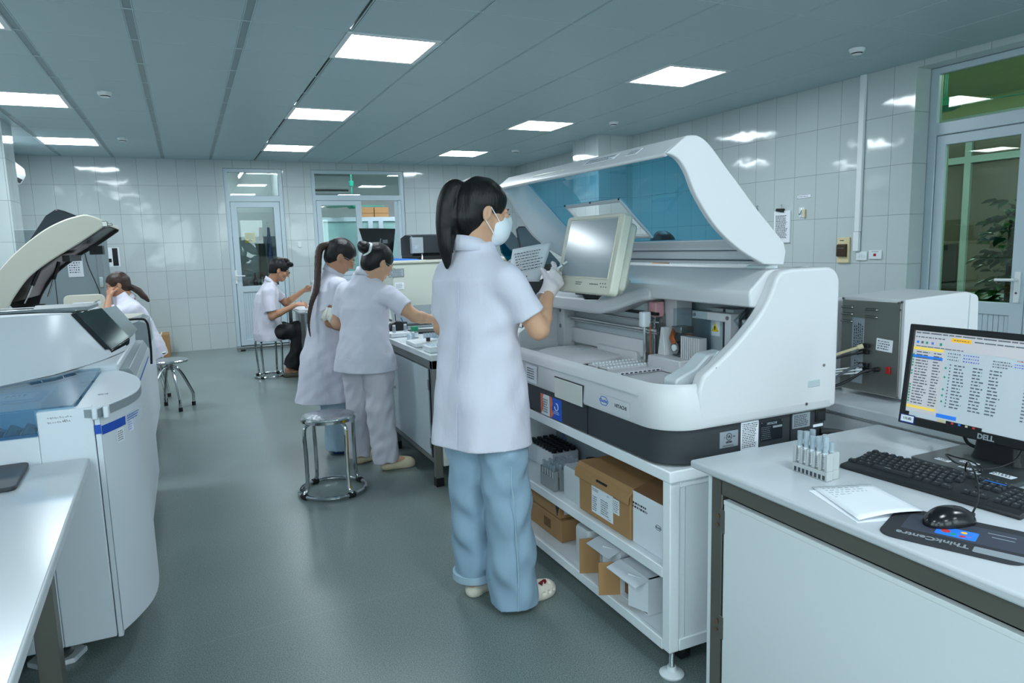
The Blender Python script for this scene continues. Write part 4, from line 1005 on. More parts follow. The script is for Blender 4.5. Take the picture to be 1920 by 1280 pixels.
# ---- touch screen on the console
S_ = thing('touch_screen', 'cream framed touch screen propped on the white analyser console', 'monitor', (1.40, 2.28, 1.17))
mat('cream', (204, 202, 188), .4); mat('screen_grey', (150, 160, 166), .14, spec=.6)
c0 = V((1.345, 2.075, 1.203)); zl = V((.068, 0, .287)); zl.normalize(); yl = V((0, 1, 0)); xl = zl.cross(yl) * -1
Mx = frame((1.378, 2.28, 1.3465), (0, -1, 0), zl)      # x to the viewer's right, y up the screen, z towards the aisle
b = MB(Mx); b.prism(rrect(.405, .297, .018), 'z', -.03, .006); b.build('bezel', 'cream', S_, bev=.005)
MB(Mx).prism(rrect(.335, .216, .004, cy=.022), 'z', .0062, .0072).build('display', 'screen_grey', S_, smooth=0)
b = MB(Mx); fo = rrect(.345, .226, .004, cy=.022)
b.tube([(x, y, .0065) for x, y in fo], .003, 6, closed=True); b.build('display_rim', 'cream', S_)
MB(Mx).prism(rrect(.36, .25, .02), 'z', -.075, -.03).build('back_cover', 'cream', S_, bev=.01)
b = MB(Mx)
for k in range(6): b.cone((.06 + .010 * k, -.112, .006), (.06 + .01 * k, -.112, .0072), .0025, n=8)
for k in range(6): b.cone((.13 + .008 * k, -.108 - .012 * (k % 2), .006), (.13 + .008 * k, -.108 - .012 * (k % 2), .0072), .0022, n=8)
b.build('speaker_holes', 'gap', S_)
scribble(Mx @ Matrix.Translation((-.02, -.112, .006)), .05, .016, 2, 'print_grey', S_, seed=19)
MB().tube([(1.44, 2.33, 1.26), (1.50, 2.34, 1.22), (1.56, 2.35, 1.20), (1.60, 2.36, 1.24)], .022, 10).build('support_arm', 'cream', S_)
MB().tube([(1.40, 2.36, 1.195), (1.42, 2.38, 1.175), (1.47, 2.37, 1.172), (1.50, 2.40, 1.18), (1.53, 2.46, 1.185), (1.60, 2.5, 1.21)], .008, 8).build('cable', 'black', S_)

# ---- the cart
K = thing('shelf_cart', 'white open two shelf metal cart under the large analyser', 'cart', (1.65, 2.3, 0))
mat('painted_steel', (234, 238, 242), .35)
MB().box((1.283, 1.662, .652), (2.02, 3.0, .690)).build('top', 'painted_steel', K, bev=.004)
def post(x, y): MB().box((x, y, .085), (x + .038, y + .038, .652)).build('post', 'painted_steel', K, bev=.003)
post(1.292, 1.672); post(1.292, 2.955); post(1.97, 1.672); post(1.97, 2.955)
for (z0, z1, nm) in ((.325, .36, 'shelf'), (.08, .115, 'shelf')):
    s = MB().box((1.298, 1.70, z0 + .004), (2.0, 2.96, z1)).build(nm, 'painted_steel', K, bev=.003)
    MB().box((1.292, 1.71, z0), (1.31, 2.956, z1 + .002)).build('front_lip', 'painted_steel', s, bev=.003)
for y_ in (1.676, 2.962): MB().box((1.33, y_, .10), (1.972, y_ + .02, .652)).build('end_panel', 'painted_steel', K, bev=.002)
for (x0, x1, z0, z1) in ((1.33, 1.972, .085, .125), (1.33, 1.972, .63, .652)): MB().box((x0, 1.671, z0), (x1, 1.70, z1)).build('end_rail', 'painted_steel', K, bev=.003)
MB().box((1.352, 1.6745, .128), (1.3535, 1.677, .628)).build('panel_seam', 'shell_grey', K)
mat('shelf_back', (150, 158, 164), .5)
MB().box((2.0, 1.71, .1), (2.008, 2.96, .652)).build('back_panel', 'shelf_back', K)
for (x, y) in ((1.315, 1.69), (1.315, 2.93), (1.985, 1.69), (1.985, 2.93)):
    f = MB().lathe((x, y, 0), [(0, 0), (.038, 0), (.04, .006), (.03, .012), (.016, .016), (.014, .03), (0, .03)], 24).build('levelling_foot', 'plastic_white', K)
    b = MB(); prof = []
    for k in range(12): prof += [(.0095, .03 + k * .0046), (.0075, .0323 + k * .0046)]
    b.lathe((x, y, 0), [(0, .028)] + prof + [(0, .086)], 14); b.build('threaded_rod', 'chrome', f)
for (x, y) in ((1.40, 1.75), (1.40, 2.86), (1.9, 1.75), (1.9, 2.86)):
    w_ = MB(); w_.cone((x - .014, y, .035), (x + .014, y, .035), .034, n=24); w_ = w_.build('caster_wheel', 'black', K, bev=.004)
    MB().box((x - .022, y - .02, .05), (x + .022, y + .02, .084)).build('caster_fork', 'rubber', w_)

# ---- things on the middle shelf
MS = .361
def carton(name, label, lo, hi, m='card', cat='box', **k):
    t = thing(name, label, cat, ((lo[0] + hi[0]) / 2, (lo[1] + hi[1]) / 2, lo[2]), **k)
    MB().box(lo, hi).build('body', m, t, bev=.004); return t
bx = carton('carton', 'large brown lidded carton with a printed label on the middle cart shelf', (1.318, 1.925, MS), (1.78, 2.272, .535))
lid_ = MB(); lid_.prism(rpoly([(1.318, .535), (1.304, .525), (1.302, .495), (1.309, .493), (1.312, .52), (1.33, .53), (1.78, .53), (1.785, .548), (1.33, .548)], .004), 'y', 1.92, 2.28).build('lid', 'card', bx, bev=.002)
MB().prism([(1.315, .533), (1.785, .533), (1.785, .549), (1.33, .549)], 'y', 2.272, 2.286).build('lid_edge', 'card', bx)
MB().box((1.3005, 2.05, .519), (1.32, 2.12, .526)).build('hand_slot', 'black', bx)
Mx = frame((1.3175, 2.105, .435), (0, -1, 0), (0, 0, 1)); s = plate('printed_label', Mx, .145, .105, 'paper', bx)
scribble(Mx @ Matrix.Translation((.02, -.012, 0)), .055, .06, 7, 'print_grey', s, seed=21); scribble(Mx @ Matrix.Translation((-.05, -.015, 0)), .03, .06, 7, 'print_grey', s, seed=22)
scribble(Mx @ Matrix.Translation((-.045, .038, 0)), .045, .012, 2, 'ink', s, seed=23); scribble(Mx @ Matrix.Translation((.05, -.045, 0)), .025, .007, 1, 'logo_blue', s, seed=24); scribble(Mx @ Matrix.Translation((.045, .04, 0)), .02, .01, 1, 'logo_blue', s, seed=25)
Mx = frame((1.317, 2.01, .455), (0, -1, 0), (0, 0, 1)); s = plate('printed_label', Mx, .038, .055, 'paper', bx); scribble(Mx, .03, .045, 6, 'print_grey', s, seed=26)
wx = carton('carton', 'white carton standing between the brown lidded carton and the cart post', (1.322, 1.735, MS), (1.70, 1.918, .548), 'white_card' if 'white_card' in MATS else mat('white_card', (226, 230, 236), .7).name)
Mx = frame((1.3215, 1.85, .50), (0, -1, 0), (0, 0, 1)); scribble(Mx @ Matrix.Translation((-.02, 0, 0)), .085, .026, 2, 'ink', wx, seed=27, lh=.5)
b = MB(Mx @ Matrix.Translation((.08, -.035, .001))); b.tube([(.016 * math.cos(R(60 * k)), .009 * math.sin(R(60 * k)), 0) for k in range(6)], .0008, 5, closed=True); b.build('hexagon', 'print_grey', wx)
text('Roche', .009, frame((1.3205, 1.77, .465), (0, -1, 0), (0, 0, 1)), 'print_grey', wx)
MB().prism([(1.322, .548), (1.33, .548), (1.46, .585), (1.452, .588)], 'y', 1.738, 1.915).build('open_flap', 'card_dark', wx)
pc = thing('desktop_computer', 'pale grey desktop computer case at the back of the middle cart shelf', 'computer', (1.75, 2.72, MS))
MB().box((1.58, 2.40, MS), (1.95, 2.945, .60)).build('case', 'shelf_back', pc, bev=.006)
MB().box((1.575, 2.42, .385), (1.581, 2.94, .392)).box((1.575, 2.42, .372), (1.581, 2.94, .376)).build('drive_slot', 'gap', pc)
b = MB(); b.tube([(1.578, 2.72 + .016 * math.cos(k * math.pi / 10), .52 + .016 * math.sin(k * math.pi / 10)) for k in range(20)], .002, 6, closed=True); b.build('badge_ring', 'ink', pc)
text('hp', .018, frame((1.5785, 2.72, .521), (0, -1, 0), (0, 0, 1)), 'ink', pc, bold=.0004)
s = MB().box((1.577, 2.83, .44), (1.581, 2.885, .55)).build('sticker', 'silver_label', pc); MB().box((1.576, 2.832, .52), (1.578, 2.883, .548)).build('blue_band', 'blue', s); scribble(frame((1.577, 2.857, .48), (0, -1, 0), (0, 0, 1)), .04, .05, 4, 'blue', s, seed=28)
tr = thing('bottle_tray', 'white carton tray of black capped vials on the middle cart shelf', 'tray', (1.50, 2.80, MS))
MB().box((1.43, 2.70, MS), (1.565, 2.95, MS + .085)).build('body', mat('white_card2', (222, 226, 232), .7).name, tr, bev=.002)
b = MB()
for i in range(4):
    for j in range(8): b.cone((1.448 + i * .033, 2.72 + j * .03, MS + .08), (1.448 + i * .033, 2.72 + j * .03, MS + .104), .0125, n=12)
b.build('black_caps', 'black', tr)
mat('rack_grey', (150, 156, 158), .5); milky('tube_clear', (230, 238, 242), (205, 215, 222), .4)
for k in range(5):
    xx = 1.315 + k * .03
    rk = thing('tube_rack', 'grey five tube sample rack on the cart shelf, %s of five' % ['first from the aisle', 'second from the aisle', 'middle', 'fourth from the aisle', 'last from the aisle'][k], 'tube rack', (xx, 2.55, MS), group='sample racks on the cart shelf')
    b = MB(); b.box((xx, 2.48, MS), (xx + .022, 2.60, MS + .045)); b.box((xx, 2.48, MS + .045), (xx + .003, 2.60, MS + .055))
    for q in range(6): b.box((xx, 2.48 + q * .0228, MS + .045), (xx + .022, 2.4845 + q * .0228, MS + .085))
    b.build('rack_body', 'rack_grey', rk)
    for q in range(5): MB().cone((xx + .011, 2.4935 + q * .0228, MS + .045), (xx + .011, 2.4935 + q * .0228, MS + .11), .0075, n=10).build('tube', 'tube_clear', rk)
    b = MB()
    for q in range(5): b.cone((xx + .011, 2.4935 + q * .0228, MS + .052), (xx + .011, 2.4935 + q * .0228, MS + .082), .0078, n=10, caps=False)
    b.build('tube_labels', 'paper', rk)
def jug(label, x0, x1, y0, y1, z0, z1, cap=True):
    t = thing('plastic_jug', label, 'jug', ((x0 + x1) / 2, (y0 + y1) / 2, z0), group='milky plastic jugs on the cart')
    b = MB(); cx, cy = (x0 + x1) / 2, (y0 + y1) / 2; w_, h_ = x1 - x0, y1 - y0
    b.loft([[(x, y, z) for x, y in rrect(w_ * s, h_ * s, .015, cx=cx, cy=cy)] for z, s in ((z0, .94), (z0 + .01, 1), (z1 - .012, 1), (z1, .93))]); b.build('body', 'milky', t, smooth=50)
    if cap:
        MB().cone((cx + .03, cy, z1 - .002), (cx + .03, cy, z1 + .028), .022, n=20).build('cap', 'black', t)
    return t
jug('milky plastic jug with a black cap beside the brown lidded carton', 1.325, 1.46, 2.285, 2.42, MS, MS + .135)
# ---- bottom shelf
BS = .117
b1 = carton('carton', 'flat brown carton at the bottom of the two box stack on the low cart shelf', (1.36, 2.50, BS), (1.66, 2.80, BS + .095))
MB().box((1.3585, 2.60, BS + .03), (1.3605, 2.66, BS + .07)).build('tape', 'card_dark', b1)
b2 = carton('carton', 'brown carton on top of the two box stack on the low cart shelf', (1.365, 2.52, BS + .0965), (1.65, 2.81, BS + .185))
MB().prism([(2.545, BS + .105), (2.52, BS + .17), (2.565, BS + .17)], 'x', 1.3635, 1.3655).build('black_emblem', 'black', b2)
Mx = frame((1.45, 2.5195, BS + .14), (1, 0, 0), (0, 0, 1)); s = plate('printed_label', Mx, .13, .05, 'paper', b2); scribble(Mx, .11, .04, 4, 'ink', s, seed=29)
jug('milky plastic jug leaning on the low cart shelf behind the torn carton flaps', 1.33, 1.50, 2.235, 2.335, BS, BS + .155, cap=False)
mat('white_card3', (220, 224, 230), .75)
def open_box(label, x0, x1, y0, y1, z0, z1, fl):
    t = thing('open_carton', label, 'box', ((x0 + x1) / 2, (y0 + y1) / 2, z0), group='open white cartons on the low cart shelf')
    b = MB(); d = .004
    b.box((x0, y0, z0), (x1, y1, z0 + d)); b.box((x0, y0, z1 - d), (x1, y1, z1)); b.box((x0, y0, z0), (x1, y0 + d, z1)); b.box((x0, y1 - d, z0), (x1, y1, z1)); b.box((x1 - d, y0, z0), (x1, y1, z1))
    b.build('body', 'white_card3', t)
    MB().box((x0 + .02, y0 + .005, z0 + .005), (x1 - .006, y1 - .005, z1 - .005)).build('dark_inside', 'card_dark', t)
    h = z1 - z0
    MB().prism([(x0, y1), (x0 - .07, y1 + .03), (x0 - .072, y1 + .026), (x0, y1 - .005)], 'z', z0 - .0, z1 - .01).build('side_flap', 'card', t)
    MB().prism([(x0, y0), (x0 - .03, y0 + .075), (x0 - .026, y0 + .077), (x0 + .003, y0 + .003)], 'z', z0 + .012, z1 - .004).build('side_flap', 'white_card3', t)
    MB().prism([(x0 + .004, z1), (x0 - .055, z1 - .018), (x0 - .055, z1 - .022), (x0 + .004, z1 - .004)], 'y', y0, y1).build('top_flap', 'white_card3', t)
    MB().box((x0 - .025, y0 + .05, z1 - .045), (x0 - .0225, y0 + .066, z1 - .02)).build('tape', 'card', t)
    return t
t = open_box('open white carton with brown flaps nearest the post on the low cart shelf', 1.335, 1.66, 1.845, 2.02, BS, BS + .135, 1)
Mx = frame((1.50, 1.8445, BS + .07), (1, 0, 0), (0, 0, 1)); scribble(Mx, .04, .07, 5, 'print_grey', t, seed=30)
open_box('open white carton half hidden behind the nearer open carton on the low cart shelf', 1.36, 1.68, 2.05, 2.20, BS, BS + .15, 1)
# ================================================================ front desk on the right
mat('desk_top', (197, 202, 207), .2)
mat('dull_steel', (128, 126, 118), .42, metal=.7, noise=.18, nscale=4)
mat('door_laminate', (224, 229, 233), .3)
mat('rust', (110, 84, 66), .8)
DK = thing('work_desk', 'white topped steel framed desk at the lower right corner of the photo', 'desk', (1.7, .7, 0))
b = MB(); b.box((1.295, -.35, .726), (2.10, 1.585, .75)); b.build('top', 'desk_top', DK, bev=.007, seg=3)
MB().box((1.315, -.30, .675), (1.36, 1.475, .7255)).build('front_rail', 'dull_steel', DK, bev=.002)
MB().box((1.315, 1.468, 0), (1.36, 1.512, .7255)).build('leg', 'dull_steel', DK, bev=.002)
MB().box((2.03, 1.468, 0), (2.075, 1.512, .7255)).build('leg', 'dull_steel', DK, bev=.002)
MB().box((1.315, -.345, 0), (1.36, -.30, .7255)).build('leg', 'dull_steel', DK, bev=.002)
MB().box((2.03, -.345, 0), (2.075, -.30, .7255)).build('leg', 'dull_steel', DK, bev=.002)
MB().box((1.318, 1.513, .03), (2.07, 1.53, .7255)).build('end_panel', 'door_laminate', DK, bev=.002)
dd = MB().box((1.312, .45, .06), (1.33, 1.458, .664)).build('door', 'door_laminate', DK, bev=.003)
MB().box((1.3105, .45, .652), (1.331, 1.458, .666)).build('edge_trim', 'white_gloss', dd, bev=.002)
MB().box((1.312, -.28, .06), (1.33, .44, .664)).build('door', 'door_laminate', DK, bev=.003)
MB().box((1.345, -.30, .05), (1.36, 1.47, .68)).build('dark_gap', 'black', DK)
for zz in (.60, .28):
    h_ = MB(); h_.box((1.311, 1.452, zz - .035), (1.317, 1.472, zz + .035)); h_ = h_.build('hinge', 'dull_steel', DK, bev=.002)
    MB().lathe((1.312, 1.482, zz + .01), [(0, 0), (.008, 0), (.006, .004), (0, .004)], 10, axis='x').lathe((1.313, 1.484, zz - .016), [(0, -.002), (.006, -.002), (.004, .002), (0, .002)], 10, axis='x').build('rust_spot', 'rust', h_)
# --- monitor
mat('screen_light', (176, 186, 192), .25, emit=(196, 208, 216), estr=.22)
mat('ui_yellow', (240, 205, 90), .4, emit=(240, 205, 90), estr=.25)
mat('ui_blue', (40, 120, 220), .4, emit=(40, 120, 220), estr=.25)
mat('ui_orange', (245, 180, 40), .4, emit=(245, 180, 40), estr=.25)
mat('ui_text', (96, 104, 116), .5); mat('ui_green', (30, 140, 110), .5, emit=(30, 140, 110), estr=.3); mat('ui_link', (110, 120, 210), .5); mat('ui_red', (210, 60, 60), .5)
mat('ui_panel', (190, 186, 190), .25, emit=(214, 208, 210), estr=.2)
MN = thing('computer_monitor', 'black framed computer monitor showing a results table on the right desk', 'monitor', (1.95, 1.13, .75))
zl = V((.034, 0, .292)); Mx = frame((1.943, 1.128, .974), (0, -1, 0), zl)
b = MB(Mx); W_, H_ = .515, .300
b.box((-W_ / 2, -H_ / 2, -.02), (W_ / 2, -H_ / 2 + .026, .004)); b.box((-W_ / 2, H_ / 2 - .018, -.02), (W_ / 2, H_ / 2, .004)); b.box((-W_ / 2, -H_ / 2, -.02), (-W_ / 2 + .018, H_ / 2, .004)); b.box((W_ / 2 - .018, -H_ / 2, -.02), (W_ / 2, H_ / 2, .004))
b.build('bezel', 'black', MN, bev=.003)
b = MB(Mx); b.prism(rrect(W_ - .01, H_ - .01, .01), 'z', -.035, -.018); b.prism(rrect(.30, .20, .02), 'z', -.055, -.035); b.build('back_cover', 'black', MN, bev=.004)
sw2, sh2 = W_ - .036, H_ - .044
Sx = Mx @ Matrix.Translation((0, .004, 0))
scr = MB(Sx).box((-sw2 / 2, -sh2 / 2, -.004), (sw2 / 2, sh2 / 2, .0)).build('display', 'screen_light', MN, smooth=0)
def ui(x, y, w, h, m, name='panel', t=.0004): return MB(Sx).box((x, y - h, -.0002), (x + w, y, t)).build(name, m, scr, smooth=0)
L0, T0 = -sw2 / 2, sh2 / 2
ui(L0, T0, sw2, .012, 'ui_panel', 'title_bar', .0003); ui(L0, T0 - .014, sw2, .034, 'ui_panel', 'tool_bar', .0003)
ui(L0, T0 - .05, .098, .19, 'ui_panel', 'list_panel', .0003)
ui(L0 + .11, T0 - .012, .056, .011, 'ui_orange', 'active_tab'); ui(L0, T0 - .048, .092, .008, 'ui_yellow', 'list_header'); ui(L0 + .0, T0 - .072, .092, .009, 'ui_blue', 'selected_row'); ui(L0, T0 - .222, .09, .008, 'ui_yellow', 'summary_row')
ui(L0 + .094, T0 - .232, .058, .011, 'ui_blue', 'button'); ui(L0 + .125, T0 - .2475, .10, .0085, 'black', 'task_bar', .0006); ui(L0, T0 - .243, .012, .012, 'black', 'start_button', .0006)
ui(L0 + .10, T0 - .2475, .022, .0085, 'beige', 'picture_icon', .0006)
for k, (m_) in enumerate(('ui_red', 'ui_blue', 'beige', 'ui_red')): ui(L0 + .14 + .02 * k, T0 - .249, .007, .0055, m_, 'task_icon', .0009)
def T_(x, y, w, h, rows, m, seed, fill=.75): return scribble(Sx @ Matrix.Translation((x + w / 2, y - h / 2, 0)), w, h, rows, m, scr, seed=seed, t=.0009, fill=fill, lh=.38)
T_(L0 + .004, T0 - .001, .35, .009, 1, 'ui_text', 31, 1); T_(L0 + .004, T0 - .014, .09, .008, 1, 'ui_text', 32, 1); T_(L0 + .175, T0 - .013, .28, .008, 1, 'ui_text', 33, 1); T_(L0 + .118, T0 - .0145, .042, .006, 1, 'ui_text', 36, 1)
T_(L0 + .008, T0 - .042, .16, .006, 1, 'ui_text', 34)
T_(L0 + .012, T0 - .058, .045, .16, 19, 'ui_text', 35); T_(L0 + .065, T0 - .058, .024, .16, 19, 'ui_text', 37)
T_(L0 + .106, T0 - .052, .04, .026, 3, 'ui_text', 38); T_(L0 + .15, T0 - .052, .045, .026, 3, 'ui_link', 39, .95); T_(L0 + .23, T0 - .058, .05, .022, 3, 'ui_text', 40); T_(L0 + .29, T0 - .05, .04, .007, 1, 'ui_red', 41, .9); T_(L0 + .285, T0 - .06, .055, .014, 2, 'ui_link', 42, .9)
for x_, w_ in ((.115, .004), (.128, .034), (.18, .034), (.225, .034), (.315, .018), (.40, .03)): T_(L0 + x_, T0 - .084, w_, .128, 14, 'ui_text', int(x_ * 1000), .7)
b = MB(Sx)
for k in (1, 2, 3, 4, 5, 7, 8, 12, 13, 14, 15, 16, 17, 18): b.cone((L0 + .004, T0 - .062 - k * .0083, 0), (L0 + .004, T0 - .062 - k * .0083, .0008), .0028, n=10)
for k in (1, 4, 8, 10, 12): b.cone((L0 + .104, T0 - .09 - k * .0088, 0), (L0 + .104, T0 - .09 - k * .0088, .0008), .0028, n=10)
b.build('tick_marks', 'ui_green', scr)
ui(L0 + .078, T0 - .03, .007, .008, 'ui_green', 'tick_icon', .0008)
for k, x_ in enumerate((.008, .022, .036, .053)): ui(L0 + x_, T0 - .03, .007, .007, ('ui_blue', 'ui_text', 'ui_green', 'ui_link')[k], 'tool_icon', .0008)
text('DELL', .020, Mx @ Matrix.Translation((-.0, -H_ / 2 + .0125, .0042)), 'silver_label', MN, bold=.0006)
Px = Mx @ Matrix.Translation((-W_ / 2 + .03, -H_ / 2 + .017, .004))
s = MB(Px).box((-.023, -.014, 0), (.023, .012, .001)).build('sticker', mat('navy', (30, 44, 120), .5).name, MN); MB(Px).box((-.02, -.010, .001), (.02, .009, .0014)).build('sticker_field', 'paper', s)
text('115.82', .010, Px @ Matrix.Translation((0, 0, .0015)), 'ink', s, bold=.0002)
b = MB(); b.prism(rrect(.245, .275, .012, cx=1.945, cy=1.135), 'z', .7505, .763); b.build('base_plate', mat('base_dark', (58, 64, 66), .3).name, MN, bev=.002)
b = MB(); b.loft([[(x, y, z) for x, y in rrect(.05 * s_, .115 * s_, .015, cx=1.995 + (z - .76) * .05, cy=1.13)] for z, s_ in ((.762, 1.15), (.78, 1.05), (.86, .92), (1.0, .9))]); b.build('stand_neck', 'black', MN, smooth=50)
MB().cone((1.95, 1.13, .86), (1.975, 1.13, .86), .02, n=20).build('cable_hole', 'gap', MN)
for k, (x, y, w_, h_) in enumerate(((1.87, 1.205, .02, .04), (1.905, 1.155, .022, .045), (1.86, 1.125, .026, .05), (1.875, 1.05, .026, .055), (1.835, 1.10, .012, .03))):
    s = MB().box((x - w_ / 2, y - h_ / 2, .763), (x + w_ / 2, y + h_ / 2, .7638)).build('paper_label', 'paper', MN); scribble(frame((x, y, .7632), (0, -1, 0), (1, 0, 0)), h_ * .85, w_ * .8, 2, 'ink', s, seed=50 + k)
MB().tube([(2.0, 1.08, .80), (2.03, 1.06, .83), (2.06, 1.055, .80), (2.05, 1.06, .77)], .008).build('stand_hook', 'black', MN)
# --- keyboard
KB = thing('keyboard', 'black computer keyboard in front of the monitor', 'keyboard', M=Matrix.Translation((1.70, 1.105, .7505)) @ Matrix.Rotation(R(-90 + 4.5), 4, 'Z'))
KM = WM[KB.name]
b = MB(KM); b.prism([(-.08, 0), (.083, 0), (.083, .020), (.078, .022), (-.075, .012), (-.08, .009)], 'x', -.225, .225); b.build('tray', mat('kb_tray', (30, 33, 36), .45).name, KB, bev=.003)
mat('key_black', (38, 42, 46), .4)
rows = [(.066, [(-.215 + .0215 * i + (.008 if i > 0 else 0) * (1 + (i - 1) // 4), .014) for i in range(13)]),
        (.042, [(-.215 + .0192 * i, .0165) for i in range(14)]), (.022, [(-.211 + .0192 * i, .0165) for i in range(14)]), (.003, [(-.207 + .0192 * i, .0165) for i in range(13)]),
        (-.017, [(-.20 + .0192 * i, .0165) for i in range(12)]), (-.037, [(-.213, .022), (-.189, .018), (-.166, .018), (-.10, .105), (-.030, .018), (-.007, .018), (.016, .018), (.040, .022)])]
rowsR = [(.042, [(.087 + .0195 * i, .0165) for i in range(3)]), (.022, [(.087 + .0195 * i, .0165) for i in range(3)]), (-.017, [(.1065, .0165)]), (-.037, [(.087 + .0195 * i, .0165) for i in range(3)]),
         (.066, [(.087 + .0195 * i, .0165) for i in range(3)])]
for i_, yy in enumerate((.042, .022, .003, -.017, -.037)): rowsR.append((yy, [(.157 + .0195 * k, .0165) for k in range(4)]))
b = MB(KM); nk = 0; lg = MB(KM)
keys = []
for yy, ks in rows + rowsR:
    z = .012 + .010 * (yy + .075) / .153
    for xx, w_ in ks:
        a = V((xx, yy, z)); t = .0165 / 2
        b.add([(xx - w_ / 2, yy - t, z), (xx + w_ / 2, yy - t, z), (xx + w_ / 2, yy + t, z + .001), (xx - w_ / 2, yy + t, z + .001),
               (xx - w_ / 2 + .0022, yy - t + .002, z + .006), (xx + w_ / 2 - .0022, yy - t + .002, z + .006), (xx + w_ / 2 - .0022, yy + t - .0035, z + .007), (xx - w_ / 2 + .0022, yy + t - .0035, z + .007)],
              [(3, 2, 1, 0), (4, 5, 6, 7), (0, 1, 5, 4), (1, 2, 6, 5), (2, 3, 7, 6), (3, 0, 4, 7)])
        lg.box((xx - w_ * .22, yy + .0002, z + .0066), (xx - w_ * .05, yy + .0032, z + .0071))
o = b.build('keys', 'key_black', KB, smooth=0); o['kind'] = 'stuff'
lg.build('key_legends', 'silver_label', KB, smooth=0)['kind'] = 'stuff'
MB(KM).box((.08, .055, .0255), (.13, .059, .0262)).build('blue_legend', 'ui_blue', KB)
# --- mouse pad, mouse, paper
PD = thing('mouse_pad', 'black mouse pad with a printed blue screen picture under the mouse', 'mouse pad', M=Matrix.Translation((1.445, .893, .7503)) @ Matrix.Rotation(R(-90 + 23), 4, 'Z'))
PM = WM[PD.name]
mat('pad_black', (44, 46, 52), .75); mat('pad_screen', (60, 64, 78), .6)
MB(PM).prism(rrect(.265, .195, .035), 'z', 0, .003).build('mat', 'pad_black', PD, bev=.0008)
p_ = MB(PM).prism(rrect(.22, .10, .006, cx=.01, cy=.015), 'z', .003, .0034).build('printed_screen', 'pad_screen', PD, smooth=0)
MB(PM).prism(rrect(.075, .05, .004, cx=.0, cy=.0), 'z', .0034, .0037).build('blue_tiles', 'ui_blue', p_, smooth=0)
for k, (x, y, m_) in enumerate(((-.02, .0, 'ui_red'), (-.005, -.01, 'ui_green'), (.012, .01, 'ui_orange'), (.022, -.008, 'ui_link'), (.012, -.012, 'ui_red'))): MB(PM).cone((x, y, .0036), (x, y, .004), .006 if k else .009, n=14).build('printed_dot', m_, p_)
MB(PM).prism(rrect(.09, .03, .004, cx=.085, cy=-.065), 'z', .003, .0034).build('printed_strip', 'silver_label', PD, smooth=0)
b = MB(PM); b.box((.05, .04, .0034), (.10, .043, .0038)); b.box((.06, .02, .0034), (.10, .023, .0038)); b.build('printed_lines', 'silver_label', p_)
text('ThinkCentre', .026, PM @ Matrix.Translation((-.035, -.062, .0034)) @ Matrix.Rotation(R(180), 4, 'Z') @ Matrix.Rotation(R(0), 4, 'Z'), 'silver_label', PD, bold=.0006)
MS_ = thing('computer_mouse', 'shiny black computer mouse on the black mouse pad', 'mouse', M=Matrix.Translation((1.487, .938, .7537)) @ Matrix.Rotation(R(-8), 4, 'Z'))
MM = np.array(WM[MS_.name])
G = Grid((-.07, -.045, -.002), (.07, .045, .05), .0015)
G.ell((-.008, 0, .0), (.056, .034, .039), k=.0); G.ell((.03, 0, 0), (.034, .031, .026), k=.02); G.half((0, 0, 0), (0, 0, -1)); G.cap((.012, 0, .040), (.07, 0, .028), .0008, k=.002, op='sub')
vs, fs = G.mesh(); vs = vs @ MM[:3, :3].T + MM[:3, 3]
npmesh('shell', vs, fs, mat('mouse_black', (18, 20, 23), .18).name, MS_)
MB(WM[MS_.name]).cone((.032, -.004, .024), (.032, .004, .024), .008, n=16).build('scroll_wheel', 'gap', MS_)
MB(WM[MS_.name]).box((.055, -.006, .004), (.072, .006, .014)).build('cable_boot', 'black', MS_, bev=.003)
MB().tube(spline([(1.556, .93, .762), (1.575, .93, .80), (1.60, .955, .84), (1.66, 1.01, .845), (1.72, 1.05, .80), (1.78, 1.06, .79), (1.83, 1.08, .772), (1.86, 1.10, .773), (1.885, 1.14, .775), (1.88, 1.18, .777), (1.86, 1.19, .785), (1.83, 1.17, .79), (1.82, 1.13, .78), (1.86, 1.08, .775), (1.93, 1.05, .80), (2.0, 1.07, .86), (2.05, 1.1, .84)], 5), .0022, 6).build('cord', 'black', MS_)
PP = thing('paper_sheet', 'handwritten white paper sheet lying on the right desk beside the mouse pad', 'paper', (1.42, 1.12, .751))
c00, c10, c01, c11 = V((1.412, 1.246, .752)), V((1.557, 1.19, .752)), V((1.325, 1.036, .756)), V((1.49, 1.0, .757))
b = MB(); n = 8
b.add([c00.lerp(c10, i / n).lerp(c01.lerp(c11, i / n), j / n) + V((0, 0, .006 * math.sin(3 * i / n) * (j / n) ** 2)) for j in range(n + 1) for i in range(n + 1)], [(j * (n + 1) + i, j * (n + 1) + i + 1, (j + 1) * (n + 1) + i + 1, (j + 1) * (n + 1) + i) for j in range(n) for i in range(n)])
b.build('sheet', 'paper', PP, solid=.0012, smooth=60)
scribble(frame((1.465, 1.18, .7515), (.145, -.056, 0), (.087, .21, 0)), .11, .09, 6, 'shell_grey', PP, seed=61, t=.003, lh=.3)
PP2 = thing('paper_sheet', 'second white paper sheet under the handwritten one on the right desk', 'paper', (1.43, 1.1, .7503))
MB(frame((1.425, 1.115, .7503), (.145, -.05, 0), (.092, .21, 0))).box((-.075, -.11, 0), (.07, .10, .0008)).build('sheet', 'paper', PP2)
